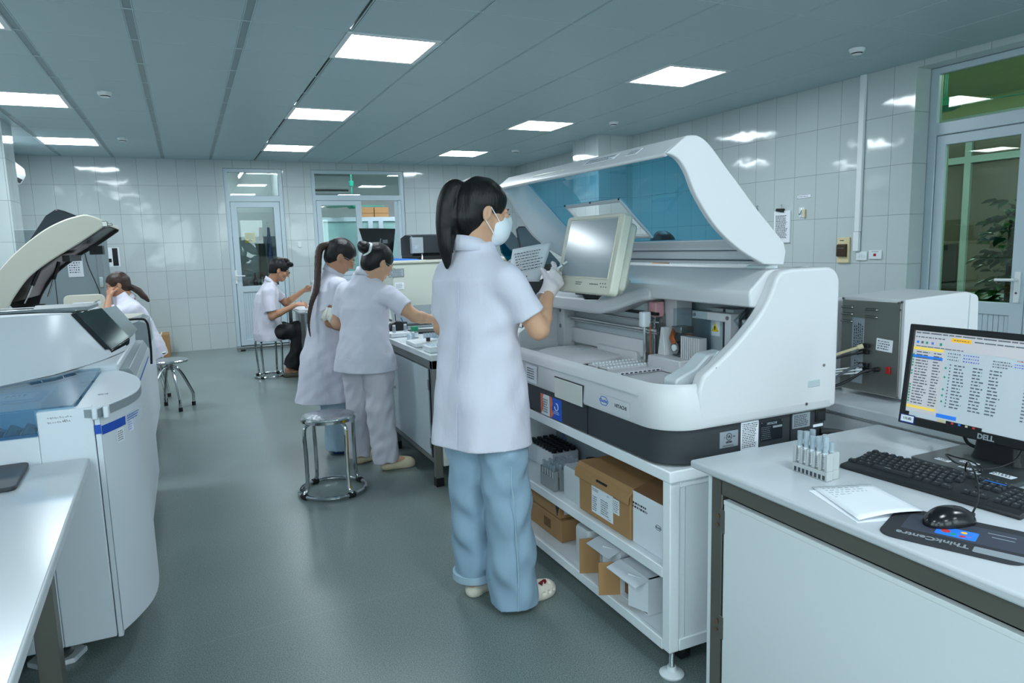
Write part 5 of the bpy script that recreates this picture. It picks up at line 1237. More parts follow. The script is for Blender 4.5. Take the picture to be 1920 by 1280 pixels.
# --- two sample racks with tubes
for k, (xx, lab) in enumerate(((1.476, 'grey sample tube rack on the right desk, the front one of two'), (1.503, 'grey sample tube rack on the right desk, the rear one of two'))):
    y0 = 1.256 + k * .004
    rk = thing('tube_rack', lab, 'tube rack', (xx + .012, y0 + .057, .75), group='sample racks on the right desk')
    b = MB(); b.box((xx, y0, .7505), (xx + .023, y0 + .115, .776))
    for q in range(6):
        yy = y0 + q * .0212; b.box((xx, yy, .776), (xx + .023, yy + .009, .822 if q else .824))
    b.box((xx + .019, y0, .776), (xx + .023, y0 + .115, .80)); b.build('rack_body', mat('rack_light', (178, 182, 182), .45).name if k == 0 else 'rack_light', rk, bev=.0012)
    b = MB()
    for q in range(8): b.box((xx - .0006, y0 + .006 + q * .0135, .753), (xx + .001, y0 + .014 + q * .0135, .765))
    b.build('base_slots', 'gap', rk, smooth=0)
    for q in range(5):
        yy = y0 + .015 + q * .0212
        t = MB(); t.lathe((xx + .0105, yy, .765), [(0, 0), (.005, .001), (.0065, .006), (.0065, .078 + .006 * ((q * 7 + k) % 3)), (0, .078 + .006 * ((q * 7 + k) % 3))], 12); t = t.build('tube', 'tube_clear', rk)
        MB().lathe((xx + .0105, yy, .782), [(.0069, 0), (.0069, .042)], 12).build('label', 'paper', t)
        scribble(frame((xx + .0034, yy, .803), (0, 0, 1), (0, 1, 0)), .036, .006, 2, 'ink', t, seed=70 + q, t=.0008)
        if k == 0 or q % 2: MB().cone((xx + .0105, yy, .842), (xx + .0105, yy, .868 - .004 * (q % 3)), .0078, n=14).build('cap', 'tube_clear', t)
# ================================================================ counter behind, with the steel backed instrument
CT = thing('back_counter', 'long white counter behind the right desk and the analyser', 'counter', (2.5, .8, 0))
MB().box((2.13, -.6, .742), (2.95, 3.2, .782)).build('worktop', 'desk_top', CT, bev=.006)
MB().box((2.18, -.55, .06), (2.93, 3.15, .742)).build('cabinet_body', 'door_laminate', CT)
MB().box((2.20, -.5, 0), (2.9, 3.1, .06)).build('plinth', 'black', CT)
for k in range(6): MB().box((2.165, -.53 + k * .612, .08), (2.181, .07 + k * .612, .725)).build('door', 'door_laminate', CT, bev=.003)
I2 = thing('electrolyte_analyser', 'white instrument box with a bare steel back and cables on the rear counter', 'instrument', (2.5, 1.78, .79))
mat('brushed_steel', (150, 150, 144), .33, metal=.85, noise=.12, nscale=5)
x0, y0, y1, z0, z1 = 2.30, 1.652, 1.918, .797, 1.158
MB().prism(rpoly([(x0 + .004, z0), (x0 + .004, z1), (2.64, z1 + .012), (2.715, z1 - .005), (2.735, z0)], [.003, .003, .02, .03, .003]), 'y', y0, y1).build('housing', 'shell', I2, bev=.006)
MB().box((2.66, y0 - .002, z0), (2.664, y1 + .002, z1 + .0)).build('front_seam', 'shell_grey', I2)
bp = MB().box((x0 - .004, y0 + .012, z0 + .004), (x0 + .006, y1 - .008, z1 - .012)).build('back_plate', 'brushed_steel', I2, bev=.001)
for (yy, zz) in ((1.885, 1.118), (1.885, 1.092), (1.885, 1.064), (1.78, 1.115), (1.78, 1.088)):
    MB().loft([[(x0 - .004 - .009 * math.sin(math.pi * k / 6) * s_, yy + .028 * (1 - s2) , zz + .005 * math.cos(math.pi * k / 6) * s_) for k in range(7)] for s2, s_ in ((0, .3), (.15, 1), (1.85, 1), (2.0, .3))]).build('vent_louvre', 'steel', bp)
Mx = frame((x0 - .004, 1.835, .955), (0, -1, 0), (0, 0, 1)); s = plate('data_label', Mx, .052, .25, 'silver_label', bp); scribble(Mx @ Matrix.Translation((.002, .06, 0)) @ Matrix.Rotation(R(90), 4, 'Z'), .10, .042, 5, 'ink', s, seed=81); scribble(Mx @ Matrix.Translation((.002, -.06, 0)) @ Matrix.Rotation(R(90), 4, 'Z'), .07, .03, 3, 'ink', s, seed=82)
Mx = frame((x0 - .005, 1.722, .988), (0, -1, -.05), (0, 0, 1)); s = plate('white_label', Mx, .066, .045, 'paper', bp); scribble(Mx, .052, .036, 4, 'ink', s, seed=83)
MB().box((x0 - .012, 1.692, .885), (x0 - .004, 1.708, .912)).build('power_switch', 'red', bp, bev=.002)
for (yy, zz) in ((1.905, 1.15), (1.672, 1.146), (1.66, 1.15), (1.664, 1.122), (1.66, .802)): MB().cone((x0 - .008, yy, zz), (x0 - .003, yy, zz), .0045, n=10).build('screw', 'steel', bp)
for (yy, zz) in ((1.80, .978), (1.80, .955), (1.80, .905), (1.80, .885)): MB().box((x0 - .02, yy - .02, zz - .008), (x0 - .004, yy + .018, zz + .008)).build('connector', 'black', bp, bev=.002)
MB().prism([(1.912, .86), (1.897, .86), (1.9045, .875)], 'x', x0 - .0055, x0 - .0045).build('warning_triangle', 'yellow', bp)
def cable(label, pts, r, m, g='cables of the steel backed instrument'):
    t = thing('cable', label, 'cable', pts[0], group=g); MB().tube(spline(pts, 6), r, 8).build('wire', m, t)
    MB().tube([pts[0], V(pts[0]).lerp(V(pts[1]), .25)], r * 1.7, 8).build('plug', m, t); return t
cable('black power cable hanging from the steel instrument back down behind the desk', [(2.295, 1.745, .895), (2.24, 1.76, .89), (2.20, 1.80, .85), (2.14, 1.84, .815), (2.095, 1.85, .76), (2.06, 1.83, .66), (2.07, 1.8, .50)], .0055, 'black')
cable('beige cable running from the steel instrument back towards the analyser', [(2.282, 1.80, .978), (2.23, 1.85, .95), (2.15, 1.92, .91), (2.06, 2.02, .885), (1.99, 2.1, .86)], .0055, 'beige')
cable('grey cable hanging from the steel instrument back to the counter edge', [(2.282, 1.80, .905), (2.24, 1.83, .885), (2.17, 1.88, .82), (2.12, 1.90, .79), (2.06, 1.92, .72), (2.05, 1.92, .5)], .005, 'print_grey')
cable('thin black cable from the steel instrument back to the analyser', [(2.282, 1.80, .955), (2.22, 1.86, .93), (2.13, 1.95, .895), (2.02, 2.06, .88), (1.99, 2.12, .87)], .004, 'black')
for k in range(3): cable('thin white signal cable from the steel instrument back, %s of three' % ('upper', 'middle', 'lower')[k], [(2.282, 1.80, .90 - .012 * k), (2.22, 1.86, .885 - .01 * k), (2.13, 1.93, .875 - .012 * k), (2.0, 2.05, .86 - .01 * k)], .003, 'plastic_white')
vb = thing('valve_panel', 'small white valve panel with coloured fittings left of the steel instrument back', 'valve panel', (2.32, 2.0, .783))
MB().box((2.31, 1.945, .783), (2.36, 2.06, 1.15)).build('body', 'shell', vb, bev=.003); 
for zz, m_ in ((.985, 'yellow'), (.965, 'red'), (.87, 'black')): MB().cone((2.285, 1.955, zz), (2.31, 1.955, zz), .009, n=12).build('fitting', m_, vb)
cable('black cord plug lying on the right desk behind the monitor', [(2.02, 1.20, .775), (2.02, 1.235, .785), (2.04, 1.26, .82), (2.075, 1.275, .87), (2.1, 1.27, .92), (2.09, 1.2, .95), (2.0, 1.15, .97)], .005, 'black', 'cords behind the monitor')
cable('black cord at the lower left corner behind the monitor', [(2.12, 1.41, .79), (2.10, 1.39, .81), (2.07, 1.36, .85), (2.03, 1.30, .92), (1.99, 1.2, .96)], .004, 'black', 'cords behind the monitor')
cable('thin yellow green cord behind the monitor', [(2.12, 1.35, .79), (2.10, 1.34, .81), (2.07, 1.32, .85), (2.03, 1.28, .92), (1.99, 1.2, .96)], .0025, 'yellow', 'cords behind the monitor')
# ================================================================ the analysers along the left side
mat('shell_cool', (214, 220, 227), .3)
mat('trim_grey', (140, 150, 155), .35)
mat('smoke_visor', (28, 38, 42), .08, spec=.6)
mat('grey_gloss', (118, 130, 136), .12)
mat('blue_band', (24, 78, 180), .4)
clear_glass('blue_cover', (196, 224, 238), mix=.25)
E1 = thing('floor_analyser', 'big white floor standing analyser with a curved side and sloping hood, nearest on the left', 'analyser', (-.7, 3.4, 0))
yF = 2.575
edge = [(-1.25, yF), (-.311, yF)]
curve = [(-.296, 2.575), (-.262, 2.64), (-.222, 2.74), (-.203, 2.83), (-.199, 2.93), (-.206, 3.05), (-.231, 3.18), (-.285, 3.33), (-.315, 3.37)]
cs = [(p.x, p.y) for p in spline(curve, 5)]
MB().box((-1.25, yF, .112), (-.469, 2.62, .832)).box((-.469, yF, .112), (-.316, 2.62, .908)).box((-1.25, 2.62, .112), (-.33, 3.36, .78)).build('front_panel', 'shell_cool', E1, bev=.004)
MB().box((-.314, yF + .004, .106), (-.297, 2.64, .885)).build('corner_strip', 'shell_cool', E1, bev=.003)
sp_ = MB(); sp_.prism(cs + [(-.33, 3.37), (-.33, 2.60), (-.296, 2.60)], 'z', .125, .872); sp_ = sp_.build('curved_side', 'shell_cool', E1, bev=.004, smooth=50)
b = MB(); lo = .835; out_ = [(x + .0012, y - .0012) for x, y in cs if y < 2.72]
b.strip([(x, y, .812) for x, y in out_], [(x, y, .842) for x, y in out_]); b.build('blue_band', 'blue_band', sp_, smooth=60, recalc=False)
MB().box((-.3145, yF - .0, .816), (-.2965, yF + .005, .846)).build('blue_band', 'blue_band', E1)
cap_ = [(-.365, 2.585), (-.30, 2.56)] + [(x + .004, y - .002) for x, y in cs[2:]] + [(-.365, 3.45)]
MB().prism(cap_, 'z', .874, .900).build('cap_rim', 'trim_grey', E1, smooth=50)
MB().prism(cap_, 'z', .8995, .906).build('cap_top', 'shell_cool', E1, bev=.002, smooth=50)
MB().box((-.316, 2.553, .868), (-.30, 2.60, .907)).box((-.285, 2.56, .868), (-.268, 2.60, .907)).build('cap_front_block', 'shell_cool', E1, bev=.004)
text('C4', .030, frame((-.305, 2.80, .9068), (1, .1, 0), (0, 1, 0)), 'ui_text', E1, ex=.0002)
b = MB(frame((-.40, yF - .001, .878), (1, 0, 0), (0, 0, 1)))
rr = random.Random(9); x = -.035
for r_, y in ((0, .006), (1, -.008)):
    x = -.04
    for k in range(10):
        w_ = rr.uniform(.003, .006); b.tube([(x, y, 0), (x + w_ * .4, y + rr.uniform(.001, .006), .0004), (x + w_, y - rr.uniform(0, .003), 0)], .0005, 4); x += w_ + rr.uniform(.001, .004)
b.build('handwriting', 'ink', E1)
def curved_label(p, u, w_, h_, z, rows, m='paper', tm='print_grey', seed=1):
    Mx = frame((p[0], p[1], z), (u[0], u[1], 0), (0, 0, 1)); s = plate('printed_label', Mx, w_, h_, m, sp_); scribble(Mx, w_ * .85, h_ * .8, rows, tm, s, seed=seed); return s
s = curved_label((-.2515, 2.66), (.38, .92), .045, .046, .785, 5, 'paper', 'ink', 91)
curved_label((-.228, 2.725), (.40, .92), .050, .04, .800, 4, 'paper', 'ui_link', 92)
scribble(frame((-.2165, 2.745, .832), (.3, .95, 0), (0, 0, 1)), .10, .024, 3, 'logo_blue', sp_, seed=93, t=.003)
MB(frame((-.199, 2.90, .805), (0.02, 1, 0), (0, 0, 1))).box((-.012, -.03, 0), (.012, .03, .002)).build('white_switch', 'plastic_white', sp_, bev=.001)
# glass cover over the front and what lies under it
gl = MB().box((-1.25, 2.58, .914), (-.368, 3.55, .920)).build('glass_cover', 'blue_cover', E1, smooth=0)
MB().box((-1.25, 2.571, .834), (-.472, 2.577, .914)).build('front_glass', 'blue_cover', E1, smooth=0)
MB().box((-1.25, 2.568, .832), (-.47, 2.58, .842)).build('front_glass_edge', 'blue_cover', E1)
MB().box((-1.25, 2.62, .78), (-.37, 3.36, .80)).build('bay_floor', 'shell_cool', E1)
MB().box((-.80, 2.85, .80), (-.50, 3.30, .895)).build('bay_block', 'shell_cool', E1, bev=.01)
wn = MB().box((-.66, 2.86, .895), (-.50, 3.03, .903)).build('bay_window_rim', mat('cyan_edge', (110, 180, 214), .3).name, E1, bev=.003)
MB().box((-.64, 2.88, .903), (-.525, 3.0, .9045)).build('bay_window', 'paper', wn); scribble(frame((-.58, 2.94, .9045), (1, 0, 0), (0, 1, 0)), .07, .05, 2, 'ink', wn, seed=95, lh=.6)
b = MB()
for k in range(16): b.cone((-1.2 + k * .045, 2.66, .80), (-1.17 + k * .045, 2.66, .85), .018, n=10)
b.build('reagent_bottles', 'trim_grey', E1)['kind'] = 'stuff'
MB().prism([(-1.25, 2.965), (-.90, 2.985), (-.66, 3.095), (-.51, 3.245), (-.41, 3.455), (-.372, 3.56), (-.372, 3.62), (-1.25, 3.62)], 'z', .79, .9245).build('hood_plinth', 'shell_cool', E1)
MB().box((-.44, 2.70, .80), (-.38, 3.2, .82)).build('bay_tray', 'shell_cool', E1, bev=.004)
# second module behind the front one
m2 = MB().box((-1.25, 3.38, .115), (-.246, 4.52, .862)).build('rear_module', 'shell_cool', E1, bev=.006)
MB().prism([(-.246, .862), (-.246, .80), (-.244, .80), (-.238, .862)], 'y', 3.42, 4.50).build('side_lip', 'shell_cool', m2)
MB().box((-.2455, 3.42, .80), (-.2425, 4.50, .832)).build('blue_band', 'blue_band', m2)
MB().prism([(-.33, .905), (-.262, .905), (-.240, .862), (-.33, .862)], 'y', 3.40, 4.50).build('grey_edge', 'trim_grey', m2, bev=.003)
MB().box((-1.25, 3.38, .862), (-.30, 4.5, .932)).build('module_deck', 'shell_cool', E1, bev=.01)
B = [(-1.25, 2.93, .925), (-.90, 2.95, .925), (-.66, 3.06, .928), (-.51, 3.21, .932), (-.41, 3.42, .934), (-.36, 3.56, .935), (-.298, 3.80, .938), (-.288, 4.32, .94)]
T = [(-1.25, 3.12, 1.175), (-.90, 3.18, 1.172), (-.69, 3.29, 1.165), (-.57, 3.37, 1.160), (-.47, 3.45, 1.152), (-.362, 3.60, .965), (-.296, 3.83, .985), (-.286, 4.32, .99)]
bk = [(-1.25, 4.35, 1.135), (-.90, 4.35, 1.135), (-.69, 4.35, 1.135), (-.57, 4.35, 1.132), (-.46, 4.35, 1.125), (-.40, 4.35, 1.05), (-.34, 4.35, 1.01), (-.286, 4.35, .985)]
b = MB(); n = len(B); mid = [V(B[i]).lerp(V(T[i]), .5) + V((0.0, -.028, .0)) for i in range(n)]
mid[5:] = [V(B[i]).lerp(V(T[i]), .5) for i in range(5, n)]
b.add(B + [tuple(p) for p in mid] + T + bk, [(r * n + i, r * n + i + 1, (r + 1) * n + i + 1, (r + 1) * n + i) for r in range(3) for i in range(n - 1)])
hd = b.build('hood', 'shell_cool', E1, smooth=32, solid=0, recalc=True)
md = hd.modifiers.new('bev', 'BEVEL'); md.width = .012; md.segments = 3; md.limit_method = 'ANGLE'; md.angle_limit = R(28)
b = MB(); q = [(-.458, 3.485, 1.150), (-.352, 3.635, .958), (-.289, 3.865, .985), (-.400, 3.90, 1.138)]
n_ = (V(q[1]) - V(q[0])).cross(V(q[3]) - V(q[0])).normalized(); n_ = n_ if n_.z > 0 else -n_
b.add([V(p) + n_ * .010 for p in q] + [V(p) - n_ * .012 for p in q], [(0, 1, 2, 3), (7, 6, 5, 4), (0, 4, 5, 1), (1, 5, 6, 2), (2, 6, 7, 3), (3, 7, 4, 0)])
b.add([V(q[1]) + n_ * .010, V(q[2]) + n_ * .010, V((-.286, 3.86, .957)), V((-.350, 3.63, .930)), V(q[1]) - n_ * .012, V(q[2]) - n_ * .012, V((-.30, 3.88, .957)), V((-.365, 3.65, .930))],
      [(0, 3, 2, 1), (4, 5, 6, 7), (0, 1, 5, 4), (1, 2, 6, 5), (2, 3, 7, 6), (3, 0, 4, 7)])
b.build('visor', 'smoke_visor', E1, bev=.004)
b = MB(); q = [(-.395, 3.93, 1.136), (-.284, 3.885, .988), (-.270, 4.30, .985), (-.365, 4.33, 1.122)]
b.add(q + [(x - .01, y, z - .012) for x, y, z in q], [(0, 1, 2, 3), (7, 6, 5, 4), (0, 4, 5, 1), (1, 5, 6, 2), (2, 6, 7, 3), (3, 7, 4, 0)]); b.build('side_window', 'grey_gloss', E1, bev=.003)
MB().add([(-1.25, 3.32, 1.175), (-.62, 3.52, 1.164), (-.46, 3.55, 1.154), (-.43, 4.0, 1.142), (-.60, 4.0, 1.148), (-1.25, 4.1, 1.152)], [(0, 1, 2, 3, 4, 5)]).build('top_gloss_panel', 'grey_gloss', E1, solid=.006)
MB().prism(rpoly([(-.66, 3.9), (-.62, 3.6), (-.42, 3.62), (-.40, 3.9)], .02), 'z', 1.150, 1.168).build('top_lip', 'trim_grey', E1, bev=.003)
for (x, y) in ((-.52, 2.735), (-1.15, 2.735), (-.40, 4.3)):
    f = MB().cone((x, y, .018), (x, y, .12), .014).lathe((x, y, .018), [(0, 0), (.05, 0), (.052, .01), (.045, .02), (.02, .026), (0, .026)], 24).build('levelling_foot', 'steel', E1, bev=0)
    MB().prism([(x + .09 * math.cos(R(60 * k + 10)), y + .075 * math.sin(R(60 * k + 10))) for k in range(6)], 'z', 0, .018).build('foot_pad', 'plastic_white', f, bev=.003)
# ---- second analyser with its lid standing open
E2 = thing('floor_analyser', 'white floor standing analyser behind the hooded one, its curved lid standing open', 'analyser', (-.8, 5.7, 0))
MB().box((-1.30, 4.72, .10), (-.30, 6.55, .86)).build('cabinet_body', 'shell_cool', E2, bev=.01)
MB().box((-1.28, 4.75, 0), (-.35, 6.5, .10)).build('plinth', 'rubber', E2)
MB().box((-.56, 4.78, .86), (-.34, 6.3, .93)).build('raised_deck', 'cream', E2, bev=.01)
MB().prism(rpoly([(-.40, .80), (-.40, .955), (-.30, .985), (-.262, .965), (-.255, .80)], .015), 'y', 4.93, 5.45).build('end_cover', 'trim_grey', E2, bev=.006)
MB().tube(spline([(-.39, 4.95, .99), (-.29, 4.95, .99), (-.262, 4.95, .975), (-.252, 4.95, .93), (-.25, 4.95, .80), (-.255, 4.95, .70)], 5), .007, 8).build('edge_cable', 'black', E2)
lo_ = [(-1.16, 1.06), (-1.05, 1.24), (-.93, 1.39), (-.822, 1.49), (-.735, 1.556), (-.649, 1.602), (-.58, 1.626), (-.521, 1.636), (-.452, 1.609), (-.435, 1.58)]
li_ = [(-.44, 1.565), (-.578, 1.468), (-.725, 1.375), (-.841, 1.285), (-.91, 1.20), (-.966, 1.11), (-1.0, 1.02), (-1.06, .93)]
lom = [(p.x, p.y) for p in spline(lo_, 4)]; lim = [(p.x, p.y) for p in spline(li_, 4)]
LD = MB().prism(lom + lim, 'y', 4.93, 4.965).build('lid_end_wall', 'cream', E2, bev=.008, smooth=50)
b = MB(); b.loft([[(x, y, z) for x, z in lom] for y in (4.95, 6.0)], caps=False); b.v = b.v[:]; b.f = [f for f in b.f if not ({len(lom) - 1, 0} <= set(f) or {2 * len(lom) - 1, len(lom)} <= set(f))]; b.fm = [0] * len(b.f)
b.build('lid_shell', 'cream', LD, solid=.006, smooth=60, recalc=False)
MB().prism(lom + lim, 'y', 5.97, 6.0).build('lid_far_wall', 'black', LD, bev=.004, smooth=50)
mat('lid_dark', (34, 32, 34), .35)
b = MB(); di = [(-.445, 1.572), (-.578, 1.476), (-.725, 1.384), (-.845, 1.292), (-.915, 1.20), (-.96, 1.115)]
b.strip([(x - .012, 4.966, z + .012) for x, z in di], [(x - .012, 5.97, z + .012) for x, z in di]); b.build('lid_lining', 'lid_dark', LD, solid=.006, smooth=60, recalc=False)
MB().box((-.70, 5.15, 1.36), (-.66, 5.7, 1.40)).box((-.60, 5.62, 1.40), (-.52, 5.75, 1.46)).build('lining_bracket', 'black', LD)
b = MB(); b.box((-.46, 4.93, 1.565), (-.415, 4.99, 1.60)); b.box((-.43, 4.935, 1.572), (-.39, 4.97, 1.586)); b.build('latch', 'steel', LD, bev=.004)
mat('lid_visor', (26, 32, 40), .12)
fin = rpoly([(-.93, 1.46), (-.80, 1.655), (-.735, 1.70), (-.69, 1.685), (-.56, 1.62), (-.60, 1.58), (-.80, 1.47)], .03)
MB().prism(fin, 'y', 5.4, 5.75).build('lid_visor', 'lid_visor', LD, bev=.01, smooth=50)
for (x0, z0, x1, z1, y) in ((-.90, 1.12, -.80, 1.33, 5.02), (-.82, 1.14, -.74, 1.36, 5.30)):
    st = MB().cone((x0, y, z0), ((x0 + x1) / 2, y, (z0 + z1) / 2), .006).build('strut_rod', 'chrome', E2)
    MB().cone(((x0 + x1) / 2, y, (z0 + z1) / 2), (x1, y, z1), .011).build('strut_cylinder', 'black', st)
b = MB(); b.box((-1.15, 5.0, .86), (-.66, 5.9, 1.04)); b.build('inner_block', 'cream', E2, bev=.012)
MB().box((-.86, 4.98, 1.04), (-.80, 5.06, 1.11)).build('strut_mount', 'black', E2, bev=.004)
b = MB(); b.box((-.78, 5.2, 1.04), (-.60, 6.0, 1.055)); b.build('inner_tray', 'shell_cool', E2, bev=.01)
b = MB(); b.tube([(-.78, 5.25, 1.062), (-.62, 5.25, 1.07), (-.60, 5.3, 1.07), (-.60, 5.9, 1.07)], .005, 6); b.build('wire_guard', 'chrome', E2)
# ---- steel cupboard, chair, writing table, carton at the back left
FR = thing('steel_cupboard', 'tall pale grey steel cupboard at the back left near the tiled wall', 'cupboard', (-1.1, 9.6, 0))
mat('cupboard_grey', (142, 156, 162), .45)
MB().box((-1.85, 9.3, .06), (-.86, 9.9, 1.70)).build('body', 'cupboard_grey', FR, bev=.008)
MB().box((-1.80, 9.35, 0), (-.9, 9.85, .06)).build('plinth', 'rubber', FR)
MB().box((-.93, 9.285, .08), (-.87, 9.31, 1.69)).build('side_strip', 'trim_grey', FR, bev=.004); MB().box((-1.36, 9.296, .08), (-1.352, 9.302, 1.68)).build('door_gap', 'gap', FR)
MB().box((-.925, 9.275, 1.03), (-.885, 9.29, 1.15)).build('lock', 'chrome', FR, bev=.003); MB().box((-.97, 9.24, 1.70), (-.86, 9.5, 1.73)).build('top_lip', 'gap', FR)
nt_ = thing('notice', 'white paper notice hanging on the grey steel cupboard', 'notice', (-1.13, 9.29, 1.3)); MB().box((-1.22, 9.29, 1.16), (-1.07, 9.296, 1.38)).build('sheet', 'paper', nt_); scribble(frame((-1.145, 9.29, 1.28), (1, 0, 0), (0, 0, 1)), .12, .16, 6, 'print_grey', nt_, seed=97)
nt_ = thing('cord', 'thin black cord hanging down the front of the grey steel cupboard', 'cord', (-.98, 9.27, 1.2)); MB().tube(spline([(-1.05, 9.28, 1.55), (-1.02, 9.27, 1.3), (-.95, 9.26, 1.05), (-.93, 9.26, .9), (-.93, 9.26, .3)], 6), .005, 6).build('wire', 'black', nt_)
CH = thing('chair', 'beige plastic chair behind the open lid analyser', 'chair', (-.95, 7.95, 0))
MB().prism(rpoly([(-1.14, .62), (-1.14, 1.01), (-.78, 1.01), (-.76, .62)], .06), 'y', 8.14, 8.165).build('backrest', 'cream', CH, bev=.006)
MB().box((-1.15, 7.75, .44), (-.75, 8.16, .47)).build('seat', 'cream', CH, bev=.01)
for x in (-1.13, -.78):
    for y in (7.78, 8.14): MB().cone((x, y, 0), (x, y, .45), .018).build('leg', 'cream', CH)
TB = thing('writing_table', 'pale table under the elbow of the seated woman at the back left', 'table', (-.95, 7.3, 0))
MB().box((-1.4, 6.85, .77), (-.52, 7.62, .80)).build('top', 'desk_top', TB, bev=.006)
for x in (-1.36, -.58):
    for y in (6.9, 7.57): MB().box((x - .02, y - .02, 0), (x + .02, y + .02, .77)).build('leg', 'steel', TB)
cx = carton('carton', 'brown carton tied with white string on the floor at the back left wall', (-.60, 10.50, 0), (-.30, 10.85, .31))
MB().box((-.402, 10.497, 0), (-.388, 10.853, .313)).build('string', 'paper', cx)
MB().box((-.68, 10.3, 0), (-.50, 10.49, .08)).build('loose_flap', 'card', cx)
# ---- near desk at the lower left with the dark pad
ND = thing('side_desk', 'white topped desk at the lower left corner of the photo', 'desk', (-.7, 1.4, 0))
MB().prism([(-.335, 2.555), (-1.3, 2.555), (-1.3, .25), (-.268, .25)], 'z', .717, .747).build('top', 'desk_top', ND, bev=.006, seg=3)
for (x, y) in ((-.475, 2.40), (-1.25, 2.40), (-.40, .32), (-1.25, .32)): MB().box((x - .03, y - .03, 0), (x + .03, y + .03, .717)).build('leg', 'dull_steel', ND, bev=.002)
MB().box((-1.25, 2.37, .66), (-.475, 2.43, .716)).box((-.50, .32, .66), (-.455, 2.4, .716)).build('rail', 'dull_steel', ND)
PD2 = thing('desk_pad', 'dark rounded pad lying on the side desk at the left edge of the photo', 'pad', (-.6, 2.4, .748))
MB(frame((-.62, 2.415, .748), (1, .045, 0), (-.1, 1, 0))).prism(rrect(.26, .27, .02), 'z', 0, .012).build('mat', 'charcoal', PD2, bev=.003)

# ---- stools
def ring_stool(name, label, c, rz=0, h=.46, seat_r=.152, foot_r=.187, group=None):
    t = thing(name, label, 'stool', (c[0], c[1], 0), rz, group)
    Mx = WM[t.name]
    MB(Mx).lathe((0, 0, h), [(0, .0), (seat_r * .9, 0), (seat_r, -.006), (seat_r + .002, -.014), (seat_r - .003, -.028), (seat_r * .93, -.03), (0, -.03)], 40).build('seat', 'stool_seat', t)
    b = MB(Mx); b.lathe((0, 0, h), [(seat_r - .002, -.004), (seat_r + .004, -.012), (seat_r + .003, -.028), (seat_r - .006, -.032)], 40); b.build('seat_rim', 'chrome', t)
    for k in range(4):
        a = R(45 + 90 * k); u = V((math.cos(a), math.sin(a), 0))
        MB(Mx).tube(spline([u * (seat_r - .03) + V((0, 0, h - .03)), u * (seat_r - .005) + V((0, 0, h - .04)), u * (seat_r + .012) + V((0, 0, h - .075)), u * (seat_r + .008) + V((0, 0, h * .5)), u * (foot_r - .022) + V((0, 0, .06)), u * (foot_r - .002) + V((0, 0, .03)), u * foot_r + V((0, 0, .014))], 4), .0115, 10).build('leg', 'chrome', t)
    MB(Mx).tube([(foot_r * math.cos(2 * math.pi * k / 40), foot_r * math.sin(2 * math.pi * k / 40), .016) for k in range(40)], .0115, 10, closed=True).build('foot_ring', 'chrome', t)
    for k in range(4):
        a0 = R(45 + 90 * k); MB(Mx).tube([(foot_r * math.cos(a0 + q), foot_r * math.sin(a0 + q), .0165) for q in (-.10, -.05, 0, .05, .10)], .0165, 10).build('rubber_sleeve', 'rubber', t)
    return t
m = mat('stool_seat', (196, 200, 204), .22, metal=1)
nt = m.node_tree; N = nt.nodes; L = nt.links
tc = N.new('ShaderNodeTexCoord'); vo = N.new('ShaderNodeTexVoronoi'); vo.inputs['Scale'].default_value = 70; L.new(tc.outputs['Object'], vo.inputs[0])
bp = N.new('ShaderNodeBump'); bp.inputs['Strength'].default_value = .5; bp.inputs['Distance'].default_value = .003; L.new(vo.outputs[0], bp.inputs['Height']); L.new(bp.outputs[0], N['Principled BSDF'].inputs['Normal'])
ring_stool('stool', 'round steel ring footed stool standing in the aisle behind the woman in white trousers', (.668, 4.0), R(-22), h=.455)
T2 = thing('stool', 'round steel stool with four bent legs beside the left analysers', 'stool', (-.215, 6.92, 0))
MB().lathe((-.215, 6.92, .45), [(0, 0), (.15, 0), (.158, -.008), (.156, -.022), (.14, -.026), (0, -.026)], 40).build('seat', 'stool_seat', T2)
MB().cone((-.215, 6.92, .36), (-.215, 6.92, .43), .03).build('hub', 'steel', T2)
for k in range(4):
    a = R(20 + 90 * k); u = V((math.cos(a), math.sin(a), 0)); o = V((-.215, 6.92, 0))
    l_ = MB().tube(spline([o + V((0, 0, .385)) + u * .01, o + u * .05 + V((0, 0, .375)), o + u * .10 + V((0, 0, .31)), o + u * .17 + V((0, 0, .15)), o + u * .185 + V((0, 0, .10)), o + u * .182 + V((0, 0, .03))], 4), .0125, 10).build('leg', 'chrome', T2)
    MB().cone(o + u * .182, o + u * .182 + V((0, 0, .035)), .017).build('rubber_foot', 'rubber', l_)
T2b = thing('stool', 'steel stool half hidden under the seated woman at the back left', 'stool', (-.40, 7.42, 0))
MB().lathe((-.40, 7.42, .47), [(0, 0), (.15, 0), (.158, -.008), (.156, -.022), (0, -.026)], 32).build('seat', 'stool_seat', T2b)
for k in range(4):
    a = R(40 + 90 * k); u = V((math.cos(a), math.sin(a), 0)); o = V((-.40, 7.42, 0))
    l_ = MB().tube(spline([o + u * .03 + V((0, 0, .45)), o + u * .10 + V((0, 0, .38)), o + u * .17 + V((0, 0, .15)), o + u * .182 + V((0, 0, .03))], 4), .012, 8).build('leg', 'chrome', T2b)
    MB().cone(o + u * .182, o + u * .182 + V((0, 0, .035)), .017).build('rubber_foot', 'rubber', l_)
ring_stool('stool', 'steel ring footed stool under the seated man', (.755, 8.13), R(10), h=.45, seat_r=.145, foot_r=.165)
